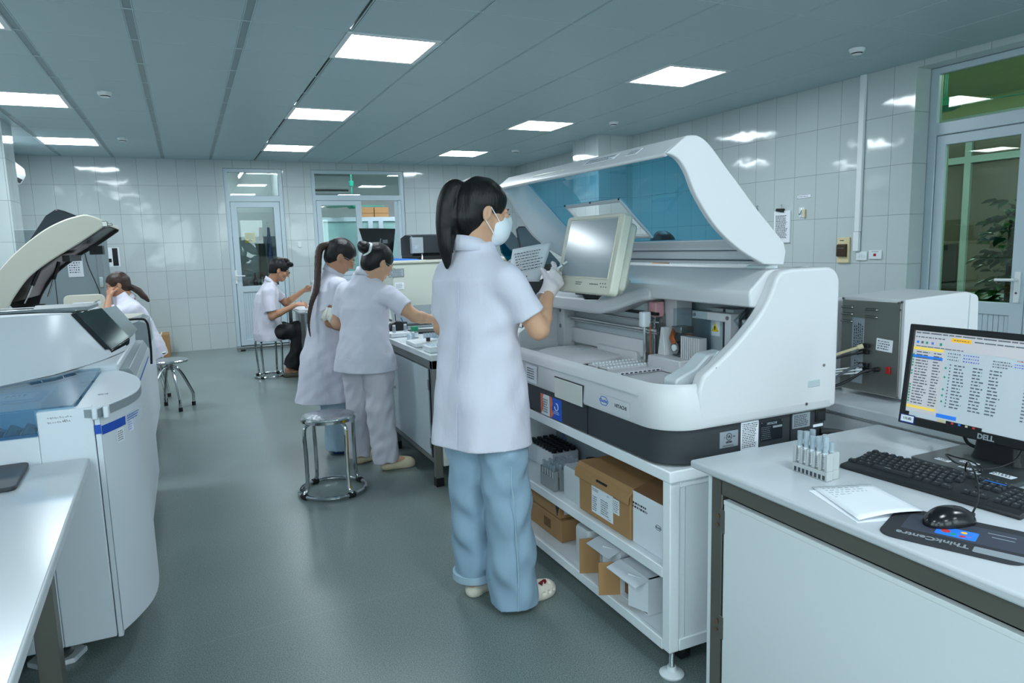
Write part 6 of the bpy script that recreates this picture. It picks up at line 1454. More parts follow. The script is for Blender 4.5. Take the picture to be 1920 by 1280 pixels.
# ================================================================ middle bench with cupboards, and what stands on it
mat('stone_top', (212, 218, 222), .25, noise=.05, nscale=5)
mat('bench_door', (188, 200, 205), .3); mat('leg_steel', (128, 132, 132), .4, metal=.6)
mat('cream_instrument', (204, 208, 196), .45)
BN = thing('lab_bench', 'white topped steel framed bench with pale cupboard doors in the middle of the room', 'bench', (1.8, 5.1, 0))
MB().box((1.205, 3.725, .748), (2.75, 6.6, .784)).build('top', 'stone_top', BN, bev=.004)
f = MB(); f.box((1.22, 3.75, .698), (1.26, 6.56, .747)); f.box((1.22, 3.75, .135), (1.26, 6.56, .165)); f.build('rail', 'leg_steel', BN)
for y in (3.75, 4.64, 5.55, 6.52):
    l_ = MB().box((1.22, y, .05), (1.262, y + .042, .748)).build('leg', 'leg_steel', BN, bev=.002); MB().box((1.217, y - .003, 0), (1.265, y + .045, .05)).build('leg_cap', 'black', l_)
    l_ = MB().box((2.68, y, .05), (2.722, y + .042, .748)).build('leg', 'leg_steel', BN, bev=.002); MB().box((2.677, y - .003, 0), (2.725, y + .045, .05)).build('leg_cap', 'black', l_)
MB().box((1.265, 3.742, .12), (2.70, 3.758, .748)).build('end_panel', 'white_gloss', BN, bev=.003)
MB().box((1.25, 3.77, .13), (1.26, 6.5, .70)).build('dark_gap', 'black', BN)
for k, (a, c) in enumerate(((3.80, 4.60), (4.69, 5.14), (5.15, 5.54), (5.60, 6.05))):
    d = MB().box((1.214, a, .172), (1.236, c, .69)).build('door', 'bench_door', BN, bev=.003)
    MB().box((1.2125, a, .172), (1.237, a + .012, .69)).box((1.2125, c - .012, .172), (1.237, c, .69)).build('edge_trim', 'chrome', d)
    MB().lathe((1.205, c - .05 if k % 2 == 0 else a + .04, .46), [(0, -.004), (.011, 0), (.011, .006), (.006, .012), (0, .012)], 14, axis='x').build('knob', 'chrome', d)
    for zz in (.60, .25): MB().box((1.210, a - .004, zz - .03), (1.216, a + .016, zz + .03)).build('hinge', 'steel', d)
MB().box((1.27, 3.78, .12), (2.69, 6.5, .14)).build('bottom_board', 'white_gloss', BN)
CI = thing('cream_analyser', 'large cream coloured instrument box standing on the middle bench behind the women', 'instrument', (2.0, 5.8, .784))
MB().box((1.495, 5.5, .80), (2.70, 6.35, 1.262)).build('housing', 'cream_instrument', CI, bev=.012)
MB().box((1.488, 5.49, 1.262), (2.71, 6.36, 1.284)).build('top_cover', 'cream', CI, bev=.006)
for x in (1.56, 2.63):
    for y in (5.56, 6.29): MB().cone((x, y, .784), (x, y, .80), .025).build('foot', 'rubber', CI)
b = MB()
for k in range(7): b.box((2.42 + k * .012, 5.497, 1.18), (2.426 + k * .012, 5.50, 1.24))
b.build('vent', 'gap', CI)
Mx = frame((1.523, 5.4985, 1.19), (1, 0, 0), (0, 0, 1)); s = plate('framed_label', Mx, .125, .062, 'silver_label', CI); scribble(Mx, .10, .05, 5, 'print_grey', s, seed=101)
MB(Mx).box((-.064, -.032, .001), (.064, -.029, .002)).box((-.064, .029, .001), (.064, .032, .002)).box((-.064, -.032, .001), (-.061, .032, .002)).box((.061, -.032, .001), (.064, .032, .002)).build('label_border', 'ink', s)
Mx = frame((1.545, 5.4985, 1.085), (1, 0, 0), (0, 0, 1)); s = plate('paper_label', Mx, .075, .055, 'paper', CI); scribble(Mx, .06, .04, 4, 'print_grey', s, seed=102)
MB().box((1.50, 5.47, .80), (1.82, 5.50, .865)).build('grey_drawer', 'trim_grey', CI, bev=.004)
FD = thing('document_folder', 'blue plastic folder lying on the cream instrument', 'folder', (1.58, 5.62, 1.285))
mat('folder_blue', (60, 130, 214), .35)
MB().prism([(1.50, 1.287), (1.74, 1.287), (1.70, 1.297), (1.50, 1.309)], 'y', 5.50, 5.58).build('cover', 'folder_blue', FD, bev=.002); MB().box((1.50, 5.497, 1.2845), (1.78, 5.58, 1.288)).build('pages', 'paper', FD)
PR = thing('label_printer', 'black desktop label printer with a grey front on the cream instrument', 'printer', (1.85, 5.75, 1.285))
mat('printer_black', (38, 44, 50), .4)
MB().prism(rpoly([(5.62, 1.33), (5.60, 1.34), (5.60, 1.475), (5.66, 1.49), (5.80, 1.498), (5.95, 1.47), (5.95, 1.315), (5.62, 1.315)], .012), 'x', 1.70, 2.06).build('body', 'printer_black', PR, bev=.012)
MB().box((1.69, 5.585, 1.34), (1.79, 5.64, 1.472)).build('front_panel', 'silver_label', PR, bev=.005); scribble(frame((1.73, 5.585, 1.39), (1, 0, 0), (0, 0, 1)), .035, .03, 3, 'paper', PR, seed=103)
MB().box((1.70, 5.59, 1.287), (2.06, 5.94, 1.318)).build('base', 'black', PR, bev=.005)
MB().tube([(1.765, 5.56, 1.335), (1.765, 5.55, 1.31), (1.76, 5.54, 1.29)], .006).build('hanging_tag', 'chrome', PR)
RS_ = thing('riser_box', 'flat pale box under the black label printer', 'box', (1.9, 5.8, 1.284)); MB().box((1.66, 5.53, 1.2845), (2.28, 6.2, 1.2865)).build('body', 'cream', RS_)
BGm = thing('computer_monitor', 'back of a black computer monitor standing beyond the cream instrument', 'monitor', (1.55, 6.0, 1.285))
Mx = frame((1.525, 6.02, 1.43), (1, .0, 0), (.02, .12, 1))
b = MB(Mx); b.loft([[(-.165, .135, 0), (.155, .125, 0), (.105, -.14, 0), (-.10, -.14, 0)], [(-.165, .135, .02), (.155, .125, .02), (.105, -.14, .02), (-.10, -.14, .02)]]); b.build('panel', 'black_gloss', BGm, bev=.004)
b = MB(Mx); b.tube([(-.02, -.13, .024), (.01, .02, .026), (.015, .04, .026)], .007); b.build('shiny_fold', 'print_grey', BGm)
MB(Mx).box((.03, -.0, .02), (.075, .03, .023)).build('grey_label', 'print_grey', BGm); MB().box((1.42, 5.98, 1.285), (1.66, 6.10, 1.30)).build('base', 'black', BGm, bev=.003)
# white analyser with the teal cover, right of the cream box
E3 = thing('bench_analyser', 'white bench analyser with a teal tinted cover behind the handwritten sheet', 'analyser', (2.6, 4.4, .784))
clear_glass('teal_acrylic', (50, 140, 160), mix=.2)
MB().box((2.18, 3.95, .786), (2.70, 4.95, 1.10)).build('housing', 'shell', E3, bev=.012)
MB().box((2.30, 4.30, 1.10), (2.70, 4.95, 1.20)).build('deck', 'shell', E3, bev=.012)
pl = [(2.20, 1.33), (2.17, 1.50), (2.19, 1.515), (2.265, 1.515), (2.42, 1.35), (2.55, 1.22), (2.55, 1.20), (2.30, 1.20)]
for y_ in (4.58, 4.92): MB().prism(rpoly(pl, .015), 'y', y_, y_ + .02).build('cover_wall', 'teal_acrylic', E3, bev=.004)
MB().tube([(2.20, 4.575, 1.33), (2.17, 4.575, 1.495), (2.185, 4.575, 1.515), (2.265, 4.575, 1.515)], .005).build('cover_rim', 'ink', E3)
MB().box((2.29, 4.40, 1.20), (2.34, 4.46, 1.25)).build('black_clamp', 'black', E3, bev=.004)
SM = thing('computer_monitor', 'black flat monitor behind the handwritten sheet, seen side on', 'monitor', (1.95, 3.86, .784))
MB().box((1.86, 3.86, .87), (2.03, 3.89, 1.17)).build('panel', 'black', SM, bev=.004); MB().box((2.03, 3.855, .87), (2.037, 3.895, 1.17)).build('blue_edge', 'folder_blue', SM); MB().box((1.92, 3.87, .80), (1.97, 3.90, .9)).build('stand', 'black', SM); MB().box((1.87, 3.82, .785), (2.03, 3.95, .80)).build('base', 'black', SM, bev=.003)
# --- small things on the bench
def bt(name, label, cat, x, y, g=None): return thing(name, label, cat, (x, y, .785), 0, g)
t = bt('foam_tray', 'white foam tray at the bench corner beside the woman in front', 'tray', 1.29, 3.86); MB().box((1.225, 3.79, .785), (1.36, 3.93, .82)).build('body', 'plastic_white', t, bev=.004); scribble(frame((1.29, 3.86, .8205), (1, 0, 0), (0, 1, 0)), .10, .10, 5, 'cyan_edge', t, seed=104, lh=.5)
t = bt('foam_tray', 'white foam tray on the bench beneath the row of clear vials', 'tray', 1.30, 4.16); MB().box((1.225, 4.06, .785), (1.40, 4.28, .808)).build('body', 'plastic_white', t, bev=.004)
t = bt('foam_tray', 'white foam tray on the bench under the black pipette holder', 'tray', 1.27, 4.72); MB().box((1.215, 4.60, .785), (1.36, 4.86, .818)).build('body', 'plastic_white', t, bev=.008)
t = bt('pipette_holder', 'black curved holder with thin sticks on the bench between the two women', 'holder', 1.32, 4.75)
MB().prism(rpoly([(1.235, .819), (1.25, .87), (1.285, .885), (1.33, .88), (1.35, .819)], .01), 'y', 4.70, 4.76).build('body', 'black', t, bev=.004)
MB().cone((1.29, 4.73, .88), (1.287, 4.73, .935), .003).build('stick', 'black', t); MB().cone((1.375, 4.76, .82), (1.30, 4.76, .98), .004).build('blue_stick', 'folder_blue', t); MB().box((1.345, 4.72, .82), (1.37, 4.76, .875)).build('clip', 'black', t, bev=.003)
for k, (x, y, lab) in enumerate(((1.245, 4.62, 'clear vial on the foam tray below the black pipette holder'), (1.33, 4.64, 'clear capped vial on the right end of the foam tray under the pipette holder'), (1.325, 4.45, 'clear vial standing beside the green capped bottle'), (1.29, 4.43, 'small clear vial left of the green capped bottle'))):
    v = bt('vial', lab, 'vial', x, y, 'clear vials on the bench'); z0 = .82 if k < 2 else .785
    MB().lathe((x, y, z0), [(0, 0), (.012, 0), (.012, .035), (.009, .042), (0, .042)], 14).build('body', 'tube_clear', v); MB().cone((x, y, z0 + .040), (x, y, z0 + .05), .010, n=12).build('cap', 'plastic_white', v)
v = bt('bottle', 'clear bottle with a green cap on the bench', 'bottle', 1.36, 4.52); MB().lathe((1.36, 4.52, .785), [(0, 0), (.023, 0), (.023, .045), (.02, .05), (0, .05)], 18).build('body', 'tube_clear', v); MB().cone((1.36, 4.52, .832), (1.36, 4.52, .862), .026, n=20).build('cap', mat('cap_green', (30, 140, 100), .4).name, v); MB().lathe((1.36, 4.52, .79), [(.0235, 0), (.0235, .03)], 18).build('label', 'paper', v)
v = bt('vial_rack', 'row of clear capped vials on the bench near the gloved hand', 'rack', 1.40, 4.33)
MB().box((1.355, 4.29, .785), (1.475, 4.35, .80)).build('tray', 'plastic_white', v, bev=.002)
for k in range(6):
    for j in range(2): MB().cone((1.367 + k * .0195, 4.305 + j * .03, .80), (1.367 + k * .0195, 4.305 + j * .03, .835), .0075, n=10).build('vial', 'tube_clear', v)
v = bt('black_cap', 'single small black cap on the foam tray by the clear vials', 'cap', 1.33, 4.14); MB().cone((1.33, 4.14, .809), (1.33, 4.14, .83), .013, n=14).build('body', 'black', v)
v = bt('tablet', 'flat black tablet lying on the bench under the gloved hand', 'tablet', 1.56, 4.72); MB(frame((1.52, 4.78, .787), (1, -.35, 0), (.35, 1, 0))).prism(rrect(.27, .18, .01), 'z', 0, .012).build('body', 'black', v, bev=.002)
v = bt('cutting_mat', 'dark green mat on the bench near the gloved hand', 'mat', 1.60, 4.45); MB(frame((1.55, 4.42, .7855), (1, -.2, 0), (.2, 1, 0))).box((-.09, -.07, 0), (.09, .07, .004)).build('sheet', mat('mat_green', (24, 92, 70), .6).name, v)
v = bt('laptop', 'open laptop with a dark keyboard on the bench behind the woman with the bun', 'laptop', 1.52, 5.2)
MB().box((1.42, 5.08, .786), (1.78, 5.30, .80)).build('base', 'trim_grey', v, bev=.003); MB().box((1.43, 5.09, .80), (1.77, 5.25, .802)).build('keyboard', 'black', v); MB().prism([(5.30, .80), (5.36, .93), (5.352, .933), (5.292, .80)], 'x', 1.42, 1.78).build('screen', 'trim_grey', v)
# --- the seated man's table
MT = thing('writing_table', 'grey glass topped table where the man sits writing', 'table', (1.35, 7.9, 0))
clear_glass('table_glass', (150, 178, 180), mix=.5)
MB().box((1.02, 7.45, .735), (2.0, 8.5, .75)).build('top', 'grey_gloss', MT, bev=.003)
MB().box((1.10, 7.52, .15), (1.95, 7.545, .733)).box((1.10, 7.52, .15), (1.115, 8.4, .733)).build('glass_side', mat('grey_side', (150, 166, 168), .25).name, MT)
for x in (1.05, 1.95):
    for y in (7.5, 8.44): MB().box((x - .02, y - .02, 0), (x + .02, y + .02, .735)).build('leg', 'steel', MT)
pp = thing('paper_sheet', 'white paper on the table under the writing hand of the man', 'paper', (1.12, 7.95, .751)); MB(frame((1.15, 7.93, .751), (1, .1, 0), (-.1, 1, 0))).box((-.10, -.14, 0), (.12, .12, .003)).build('sheet', 'paper', pp)
pp = thing('open_book', 'open notebook on the table beyond the writing hand of the man', 'book', (1.12, 8.2, .751)); MB().prism([(8.08, .752), (8.08, .756), (8.2, .772), (8.32, .756), (8.32, .752)], 'x', 1.03, 1.24).build('pages', 'paper', pp)
BR = thing('foot_bar', 'low steel bar frame on the floor in front of the back door', 'bar', (.8, 10.6, 0))
MB().box((.55, 10.45, .02), (1.45, 10.55, .055)).build('bar', 'steel', BR, bev=.004); MB().box((.6, 10.44, 0), (.66, 10.56, .02)).box((1.34, 10.44, 0), (1.40, 10.56, .02)).build('foot', 'rubber', BR)
CBx = thing('waste_bin', 'yellow bin on the floor behind the legs of the woman in front', 'bin', (1.33, 3.35, 0))
MB().loft([[(x, y, z) for x, y in rrect(.22 * s_, .22 * s_, .03, cx=1.42, cy=3.42)] for z, s_ in ((0, .85), (.02, .88), (.36, 1), (.38, 1.06), (.40, 1.06))]).build('body', mat('bin_yellow', (232, 184, 40), .5).name, CBx, smooth=50)
# ================================================================ people
mat('skin', (206, 160, 130), .5, noise=.05, nscale=14, sss=.1)
mat('skin_tan', (182, 134, 106), .5, noise=.05, nscale=14, sss=.1)
mat('lips', (176, 104, 94), .45)
mat('hair', (17, 14, 14), .42, spec=.4, bump=.6, bscale=1.0, bdist=.004, stretch=(170, 170, 9), noise=.35, nscale=1.0)
mat('hair_brown', (52, 34, 26), .4, spec=.5, bump=.7, bscale=1.0, bdist=.004, stretch=(170, 170, 9), noise=.3, nscale=1.0)
mat('coat', (214, 212, 225), .75, bump=.5, bscale=1, bdist=.016, stretch=(13, 13, 4.5), sheen=.1)
mat('coat_trim', (196, 198, 216), .75)
mat('trouser_white', (210, 206, 216), .8, bump=.45, bscale=1, bdist=.014, stretch=(14, 14, 5))
mat('denim', (146, 172, 192), .85, noise=.22, nscale=7, bump=.45, bscale=10, bdist=.012, stretch=(1, 1, .45))
mat('denim_pale', (166, 190, 206), .85, noise=.15, nscale=7, bump=.3, bscale=10, bdist=.01)
mat('trouser_black', (20, 20, 24), .7, bump=.3, bscale=9, bdist=.01)
mat('glove', (218, 210, 212), .5, bump=.25, bscale=60, bdist=.002)
mat('mask', (226, 232, 238), .7)
mat('elastic', (238, 240, 242), .7)
mat('clog', (232, 224, 208), .5)
mat('shoe_beige', (214, 200, 170), .6)
mat('shoe_blue', (40, 76, 140), .6)
mat('sandal', (92, 84, 74), .7)
mat('sleeve_white', (230, 228, 216), .8, bump=.4, bscale=25, bdist=.01)
mat('eye_white', (225, 225, 222), .2); mat('eye_dark', (22, 16, 14), .15)
mat('metal_frame', (196, 190, 180), .25, metal=.8)
def az(a, p=0.0, roll=0.0):
    a, p = R(a), R(p)
    f = V((math.sin(a) * math.cos(p), math.cos(a) * math.cos(p), -math.sin(p))); l = V((-math.cos(a), math.sin(a), 0)); u = f.cross(l)
    if roll:
        c, s = math.cos(R(roll)), math.sin(R(roll)); l, u = l * c + u * s, u * c - l * s
    return np.array([l, f, u])
def loc_(c, Rm, l, f, u): return np.array(c) + Rm[0] * l + Rm[1] * f + Rm[2] * u
def add_head(G, c, Rm, s=1.0, neck=None, k=.012):
    P = lambda l, f, u: loc_(c, Rm, l * s, f * s, u * s)
    G.ell(P(0, -.012, .028), (.073 * s, .094 * s, .084 * s), Rm, k)
    G.ell(P(0, .030, -.030), (.058 * s, .060 * s, .074 * s), Rm, .02)
    G.ell(P(0, .055, -.088), (.026 * s, .024 * s, .022 * s), Rm, .025)
    for q in (-1, 1):
        G.cap(P(q * .056, .004, -.045), P(q * .022, .055, -.090), .015 * s, .014 * s, .022)
        G.ell(P(q * .036, .058, -.030), (.020 * s, .020 * s, .020 * s), Rm, .018)
        G.ell(P(q * .031, .096, .0), (.016 * s, .014 * s, .010 * s), Rm, .008, 'sub')
        G.cap(P(q * .012, .083, .016), P(q * .042, .074, .016), .009 * s, .008 * s, .008)
        G.ell(P(q * .0765, -.008, -.010), (.0075 * s, .017 * s, .031 * s), Rm, .005)
        G.ell(P(q * .085, -.004, -.006), (.006 * s, .009 * s, .017 * s), Rm, .003, 'sub')
        G.ell(P(q * .031, .082, .0), (.0125 * s, .0125 * s, .0115 * s), Rm, .002)
        G.ell(P(q * .011, .094, -.036), (.007 * s, .009 * s, .006 * s), Rm, .006)
    G.cap(P(0, .084, .006), P(0, .106, -.032), .0065 * s, .0095 * s, .010)
    G.cap(P(-.018, .083, -.057), P(.018, .083, -.057), .0062 * s, None, .006); G.cap(P(-.015, .082, -.067), P(.015, .082, -.067), .0068 * s, None, .006)
    G.cap(P(-.02, .093, -.062), P(.02, .093, -.062), .0022 * s, None, .003, 'sub')
    if neck is not None: G.cap(P(0, -.022, -.06), neck, .050 * s, .056 * s, .03)
    return P
def face_parts(par, P, Rm, s=1.0, brows=True):
    for q in (-1, 1):
        c = V(P(q * .031, .0815, .0)); vs = []; fs = []; mi = []; n = 10
        b = MB(); f = V(Rm[1]); l = V(Rm[0]); u = V(Rm[2])
        pr = [(0.0112 * math.sin(t), .0112 * math.cos(t)) for t in [math.pi * .62 * i / 6 for i in range(7)]]
        rings = [[c + s * (f * h + (l * math.cos(a) + u * math.sin(a)) * r) for a in [2 * math.pi * i / n for i in range(n)]] for r, h in pr]
        for i in range(6):
            b.cm = 1 if i < 2 else 0
            b.add(rings[i] + rings[i + 1], [(j, (j + 1) % n, n + (j + 1) % n, n + j) for j in range(n)])
        b.build('eye', ['eye_white', 'eye_dark'], par)
        b = MB(); b.tube([P(q * (.031 + d), .0955 - abs(d) * .35, .006 + .002 * (1 - abs(d) / .016)) for d in (-.016, -.008, 0, .008, .016)], .0016 * s, 6); b.build('eyelashes', 'hair', par)
        if brows:
            b = MB(); b.tube([P(q * x, f_, u_) for x, f_, u_ in ((.013, .0925, .020), (.026, .0905, .025), (.040, .083, .024), (.049, .074, .018))], [.0014 * s, .0018 * s, .0015 * s, .0008 * s], 6); b.build('eyebrow', 'hair', par)
def hand_caps(W, d, n, right, curl, s=1.0, thumb=(.6, .75, .25), spread=.05, thumb_curl=.35):
    """capsules of a hand: wrist W, pointing d, palm facing n"""
    W = V(W); d = V(d).normalized(); n = V(n); n = (n - n.dot(d) * d).normalized(); t = d.cross(n) if right else n.cross(d)
    C = []
    base = [W + d * .088 * s + t * o * s for o in (.029, .010, -.010, -.028)]
    base[3] = base[3] - d * .010 * s; base[0] = base[0] - d * .003 * s
    for o in base: C.append((W + d * .012 * s + t * (o - W).dot(t) * .45, o, .0135 * s, .0115 * s, .010))
    L = (.070, .078, .073, .056); tips = []
    for i, o in enumerate(base):
        cl = curl[i] if isinstance(curl, (list, tuple)) else curl
        p = o; a = 0; sp = (1.5 - i) * spread
        for k, (fr, cm) in enumerate(((.46, .8), (.30, 1.15), (.24, .7))):
            a += cl * cm; dd = (d * math.cos(a) + n * math.sin(a)); dd = (dd + t * sp * math.cos(a)).normalized()
            q = p + dd * L[i] * fr * s; r = (.0088, .0080, .0072, .0064); C.append((p, q, r[k] * s, r[k + 1] * s, .004)); p = q
        tips.append(p)
    o = W + d * .030 * s + t * .024 * s; dd = (d * thumb[0] + t * thumb[1] + n * thumb[2]).normalized()
    C.append((W + d * .012 * s + t * .008 * s, o, .014 * s, .0135 * s, .010)); p = o
    for k, (ln, r0, r1) in enumerate(((.038, .0125, .0100), (.030, .0098, .0088), (.022, .0088, .0075))):
        q = p + dd * ln * s; C.append((p, q, r0 * s, r1 * s, .005)); p = q; dd = (dd + n * thumb_curl + d * .15 - t * .25 * thumb_curl).normalized()
    return C, tips + [p]
def add_caps(G, C, grow=0.0):
    for a, b, r0, r1, k in C: G.cap(a, b, r0 + grow, r1 + grow, k)
def bounds(pts, pad):
    p = np.array([list(x) for x in pts]); return p.min(0) - pad, p.max(0) + pad
def waves(seed, amp, lam=(.05, .20), n=9, zs=.42):
    rr = random.Random(seed); W = []
    for _ in range(n):
        v = V((rr.gauss(0, 1), rr.gauss(0, 1), rr.gauss(0, 1) * zs)).normalized(); l_ = rr.uniform(*lam); W.append((v * (2 * math.pi / l_), rr.uniform(0, 6.28), amp * l_ / lam[1]))
    def fn(X, Y, Z):
        s = 0
        for v, ph, a in W: s = s + a * np.sin(v[0] * X + v[1] * Y + v[2] * Z + ph)
        return s
    return fn
def glove(par, C, W, d, h=.0022):
    pts = [c[0] for c in C] + [c[1] for c in C]; W = V(W); d = V(d).normalized()
    lo, hi = bounds(pts + [W - d * .05], .03); G = Grid(lo, hi, h); add_caps(G, C, .0016)
    G.cap(W - d * .032, W + d * .02, .0315, .031, .012, cut=(W - d * .034, -d))
    vs, fs = G.mesh(); g = npmesh('glove', vs, fs, 'glove', par, smooth_it=1)
    a = d.orthogonal().normalized(); b2 = d.cross(a)
    MB().tube([W - d * .034 + (a * math.cos(q) + b2 * math.sin(q)) * .0325 for q in [2 * math.pi * i / 20 for i in range(20)]], .0022, 6, closed=True).build('cuff_roll', 'elastic', g)
    return g
def clog(par, heel, toe, name='clog', m='clog', holes=True, low=False, rim=True):
    """slip-on shoe from heel point to toe point on the floor"""
    a = V((heel[0], heel[1], 0)); t = V((toe[0], toe[1], 0)); d = (t - a).normalized(); l = V((-d.y, d.x, 0)); L = (t - a).length; k = L / .25
    Rm = np.array([l, d, (0, 0, 1)]); P = lambda ll, f, u: a + l * ll * k + d * f * k + V((0, 0, u * k))
    lo, hi = bounds([P(-.07, -.02, -.01), P(.07, .28, .12), P(.07, -.02, 0), P(-.07, .28, 0)], .02); G = Grid(lo, hi, .003)
    G.ell(P(0, .042, .028), (.036 * k, .042 * k, .036 * k), Rm, 0); G.ell(P(0, .185, .024), (.050 * k, .066 * k, .046 * k), Rm, .03); G.cap(P(0, .06, .026), P(0, .15, .03), .036 * k, .044 * k, .02)
    G.half((a.x, a.y, .001), (0, 0, -1))
    if low: G.ell(P(0, .10, .075), (.040 * k, .085 * k, .050 * k), Rm, .006, 'sub')
    else: G.ell(P(0, .075, .078), (.036 * k, .070 * k, .050 * k), Rm, .006, 'sub')
    if holes:
        for ll, f, u in ((.0, .205, .068), (.024, .20, .062), (-.024, .20, .062), (.012, .175, .070), (-.012, .175, .070), (.045, .215, .035), (.049, .185, .034), (.048, .155, .034), (-.045, .215, .035), (-.049, .185, .034), (-.048, .155, .034)):
            G.ell(P(ll, f, u), (.008 * k, .009 * k, .007 * k), Rm, .002, 'sub')
    vs, fs = G.mesh(); o = npmesh(name, vs, fs, m, par)
    return o
class Person:
    def __init__(s, label, base, h=.0045, skin='skin'):
        s.t = thing('person', label, 'person', (base[0], base[1], 0)); s.h = h; s.skin = skin
    def body(s, J, Rt, head, hands, s_head=1.0, bare=(), arm=1.0):
        """one continuous body: torso, limbs, neck, head, hands"""
        pts = list(J.values()) + [loc_(head[0], head[1], 0, 0, .15), loc_(head[0], head[1], 0, .13, 0), loc_(head[0], head[1], 0, -.12, 0)]
        for C, _ in hands: pts += [c[1] for c in C]
        lo, hi = bounds(pts, .12); lo[2] = max(lo[2] + .06, -.01)
        G = Grid(lo, hi, s.h); g = {k_: np.array(v) for k_, v in J.items()}
        ch = (g['RS'] + g['LS']) / 2; pe = (g['RH'] + g['LH']) / 2
        G.ell(ch * .8 + pe * .2, (.105, .062, .15), Rt, .03); G.ell(ch * .45 + pe * .55, (.09, .06, .14), Rt, .04); G.ell(pe, (.11, .07, .10), Rt, .04)
        G.cap(g['RS'] * .85 + g['LS'] * .15, g['LS'] * .85 + g['RS'] * .15, .034, None, .02); G.cap(ch, g['neck'], .045, .050, .02)
        for q in 'RL':
            G.chain([g[q + 'H'], g[q + 'K'], g[q + 'A']], [.078, .050, .034], .03)
            if q + 'T' in g: G.cap(g[q + 'A'], g[q + 'T'], .030, .024, .02); G.cap(g[q + 'A'] + np.array([0, 0, -.02]), g[q + 'A'] + np.array([0, 0, -.03]), .032, None, .02)
            G.chain([g[q + 'S'], g[q + 'S'] * .45 + g[q + 'E'] * .55, g[q + 'E']], [.048 * arm, .043 * arm, .037 * arm], .02)
            fe = g[q + 'E'] * .7 + g[q + 'W'] * .3
            G.chain([g[q + 'E'], fe, g[q + 'W']], [.036 * arm, .036 * arm, .0245], .015)
        for C, _ in hands: add_caps(G, C, -.0006)
        s.P = add_head(G, head[0], head[1], s_head, g['neck']); s.Rh = head[1]; s.sh = s_head
        vs, fs = G.mesh()
        ctr = np.array(s.P(0, .086, -.062)); fc = vs[fs].mean(1); q = (fc - ctr) @ np.array(head[1]).T
        lip = (((q[:, 0] / (.024 * s_head)) ** 2 + (q[:, 1] / .02) ** 2 + (q[:, 2] / (.0115 * s_head)) ** 2) < 1).astype(int)
        o = npmesh('body', vs, fs, [s.skin, 'lips'], s.t, lip); s.bodyo = o
        face_parts(o, s.P, head[1], s_head); return o
    def hair(s, extra=None, m='hair', h=.004, fringe=0.0, back=-.075, parting=True, low=.0):
        P, Rm, k = s.P, s.Rh, s.sh
        pts = [P(.13, .13, .16), P(-.13, -.16, -.14), P(-.13, .13, -.14), P(.13, -.16, .16)]
        if extra: pts += [p for ch in extra for p in ch[0]]
        lo, hi = bounds(pts, .07); G = Grid(lo, hi, h)
        G.ell(P(0, -.014, .030), (.083 * k, .103 * k, .093 * k), Rm, 0)
        G.ell(P(0, -.045, -.035 + low), (.064 * k, .058 * k, .058 * k), Rm, .03)
        # hairline: clear the face, the ears and everything under the nape
        G.ell(P(0, .100, -.032 + fringe), (.070 * k, .066 * k, .088 * k), Rm, .012, 'sub')
        for q in (-1, 1):
            G.ell(P(q * .088, .010, -.022), (.028 * k, .034 * k, .038 * k), Rm, .008, 'sub'); G.ell(P(q * .075, .050, -.045), (.03 * k, .045 * k, .05 * k), Rm, .008, 'sub')
        c = P(0, 0, back); G.half(c, -Rm[2] * 1.0 + Rm[1] * .35, k=.01)
        if extra:
            for ch in extra:
                if len(ch[0]) > 3:
                    q_ = spline([tuple(x) for x in ch[0]], 4); r_ = np.interp(np.arange(len(q_)) / 4, np.arange(len(ch[1])), ch[1]); G.chain(q_, list(r_), .006)
                else: G.chain(ch[0], ch[1], ch[2] if len(ch) > 2 else .012)
        G.disp(waves(5, .0007, (.03, .06), 6, .12))
        vs, fs = G.mesh(); return npmesh('hair', vs, fs, m, s.t, smooth_it=1)
    def coat(s, name, m, Rt, o, rings, J, sl, hem=None, h=.0045, seed=1, amp=.0035, cuffr=.066, shr=.066, ex=2.2, inner=.008, folds=None, sleeve=True):
        """sl: {side: fraction along the upper arm where the sleeve ends}"""
        pts = [loc_(o, Rt, a + abs(cl), b + abs(cf), z) for z, cl, cf, a, b in rings] + [loc_(o, Rt, -a - abs(cl), -b - abs(cf), z) for z, cl, cf, a, b in rings] + [loc_(o, Rt, -a, b, z) for z, cl, cf, a, b in rings] + [loc_(o, Rt, a, -b, z) for z, cl, cf, a, b in rings]
        pts += [J[k] for k in ('RS', 'LS', 'RE', 'LE')]
        lo, hi = bounds(pts, .10); G = Grid(lo, hi, h)
        for q in 'RL':
            S0, E0 = np.array(J[q + 'S']), np.array(J[q + 'E']); d = E0 - S0; e = S0 + d * sl[q]
            G.cap(S0, e, shr, cuffr, .0, cut=(e, d)); dn = d / np.linalg.norm(d)
            G.cap(e - dn * .045, e + dn * .03, cuffr - .022, cuffr - .007, .0, 'sub')
        nk = np.array(J['neck'])
        for q in 'RL': G.cap(np.array(J[q + 'S']) + np.array([0, 0, -.006]), nk * .75 + np.array(J[q + 'S']) * .25 + np.array([0, 0, -.012]), shr * .86, shr * .72, .03)
        srt = sorted(rings); z0_, cl_, cf_, a_, b_ = srt[0]
        G.loft(Rt, o, ([(z0_ - .04, cl_, cf_, a_, b_)] if hem is not None else []) + rings, .035, ex=ex)
        if folds: G.disp(folds)
        G.disp(waves(seed, amp))
        if hem is not None:
            srt = sorted(rings); z0 = srt[0][0]; u = Rt[2]
            X = G.ax[0][:, None, None] - o[0]; Y = G.ax[1][None, :, None] - o[1]; Z = G.ax[2][None, None, :] - o[2]
            h_ = X * u[0] + Y * u[1] + Z * u[2]
            cav = np.maximum(G.D + inner, h_ - (z0 + .16))
            G.D = np.maximum(G.D, -cav); G.D = np.maximum(G.D, z0 - h_).astype(np.float32)
        vs, fs = G.mesh(); return npmesh(name, vs, fs, m, s.t)
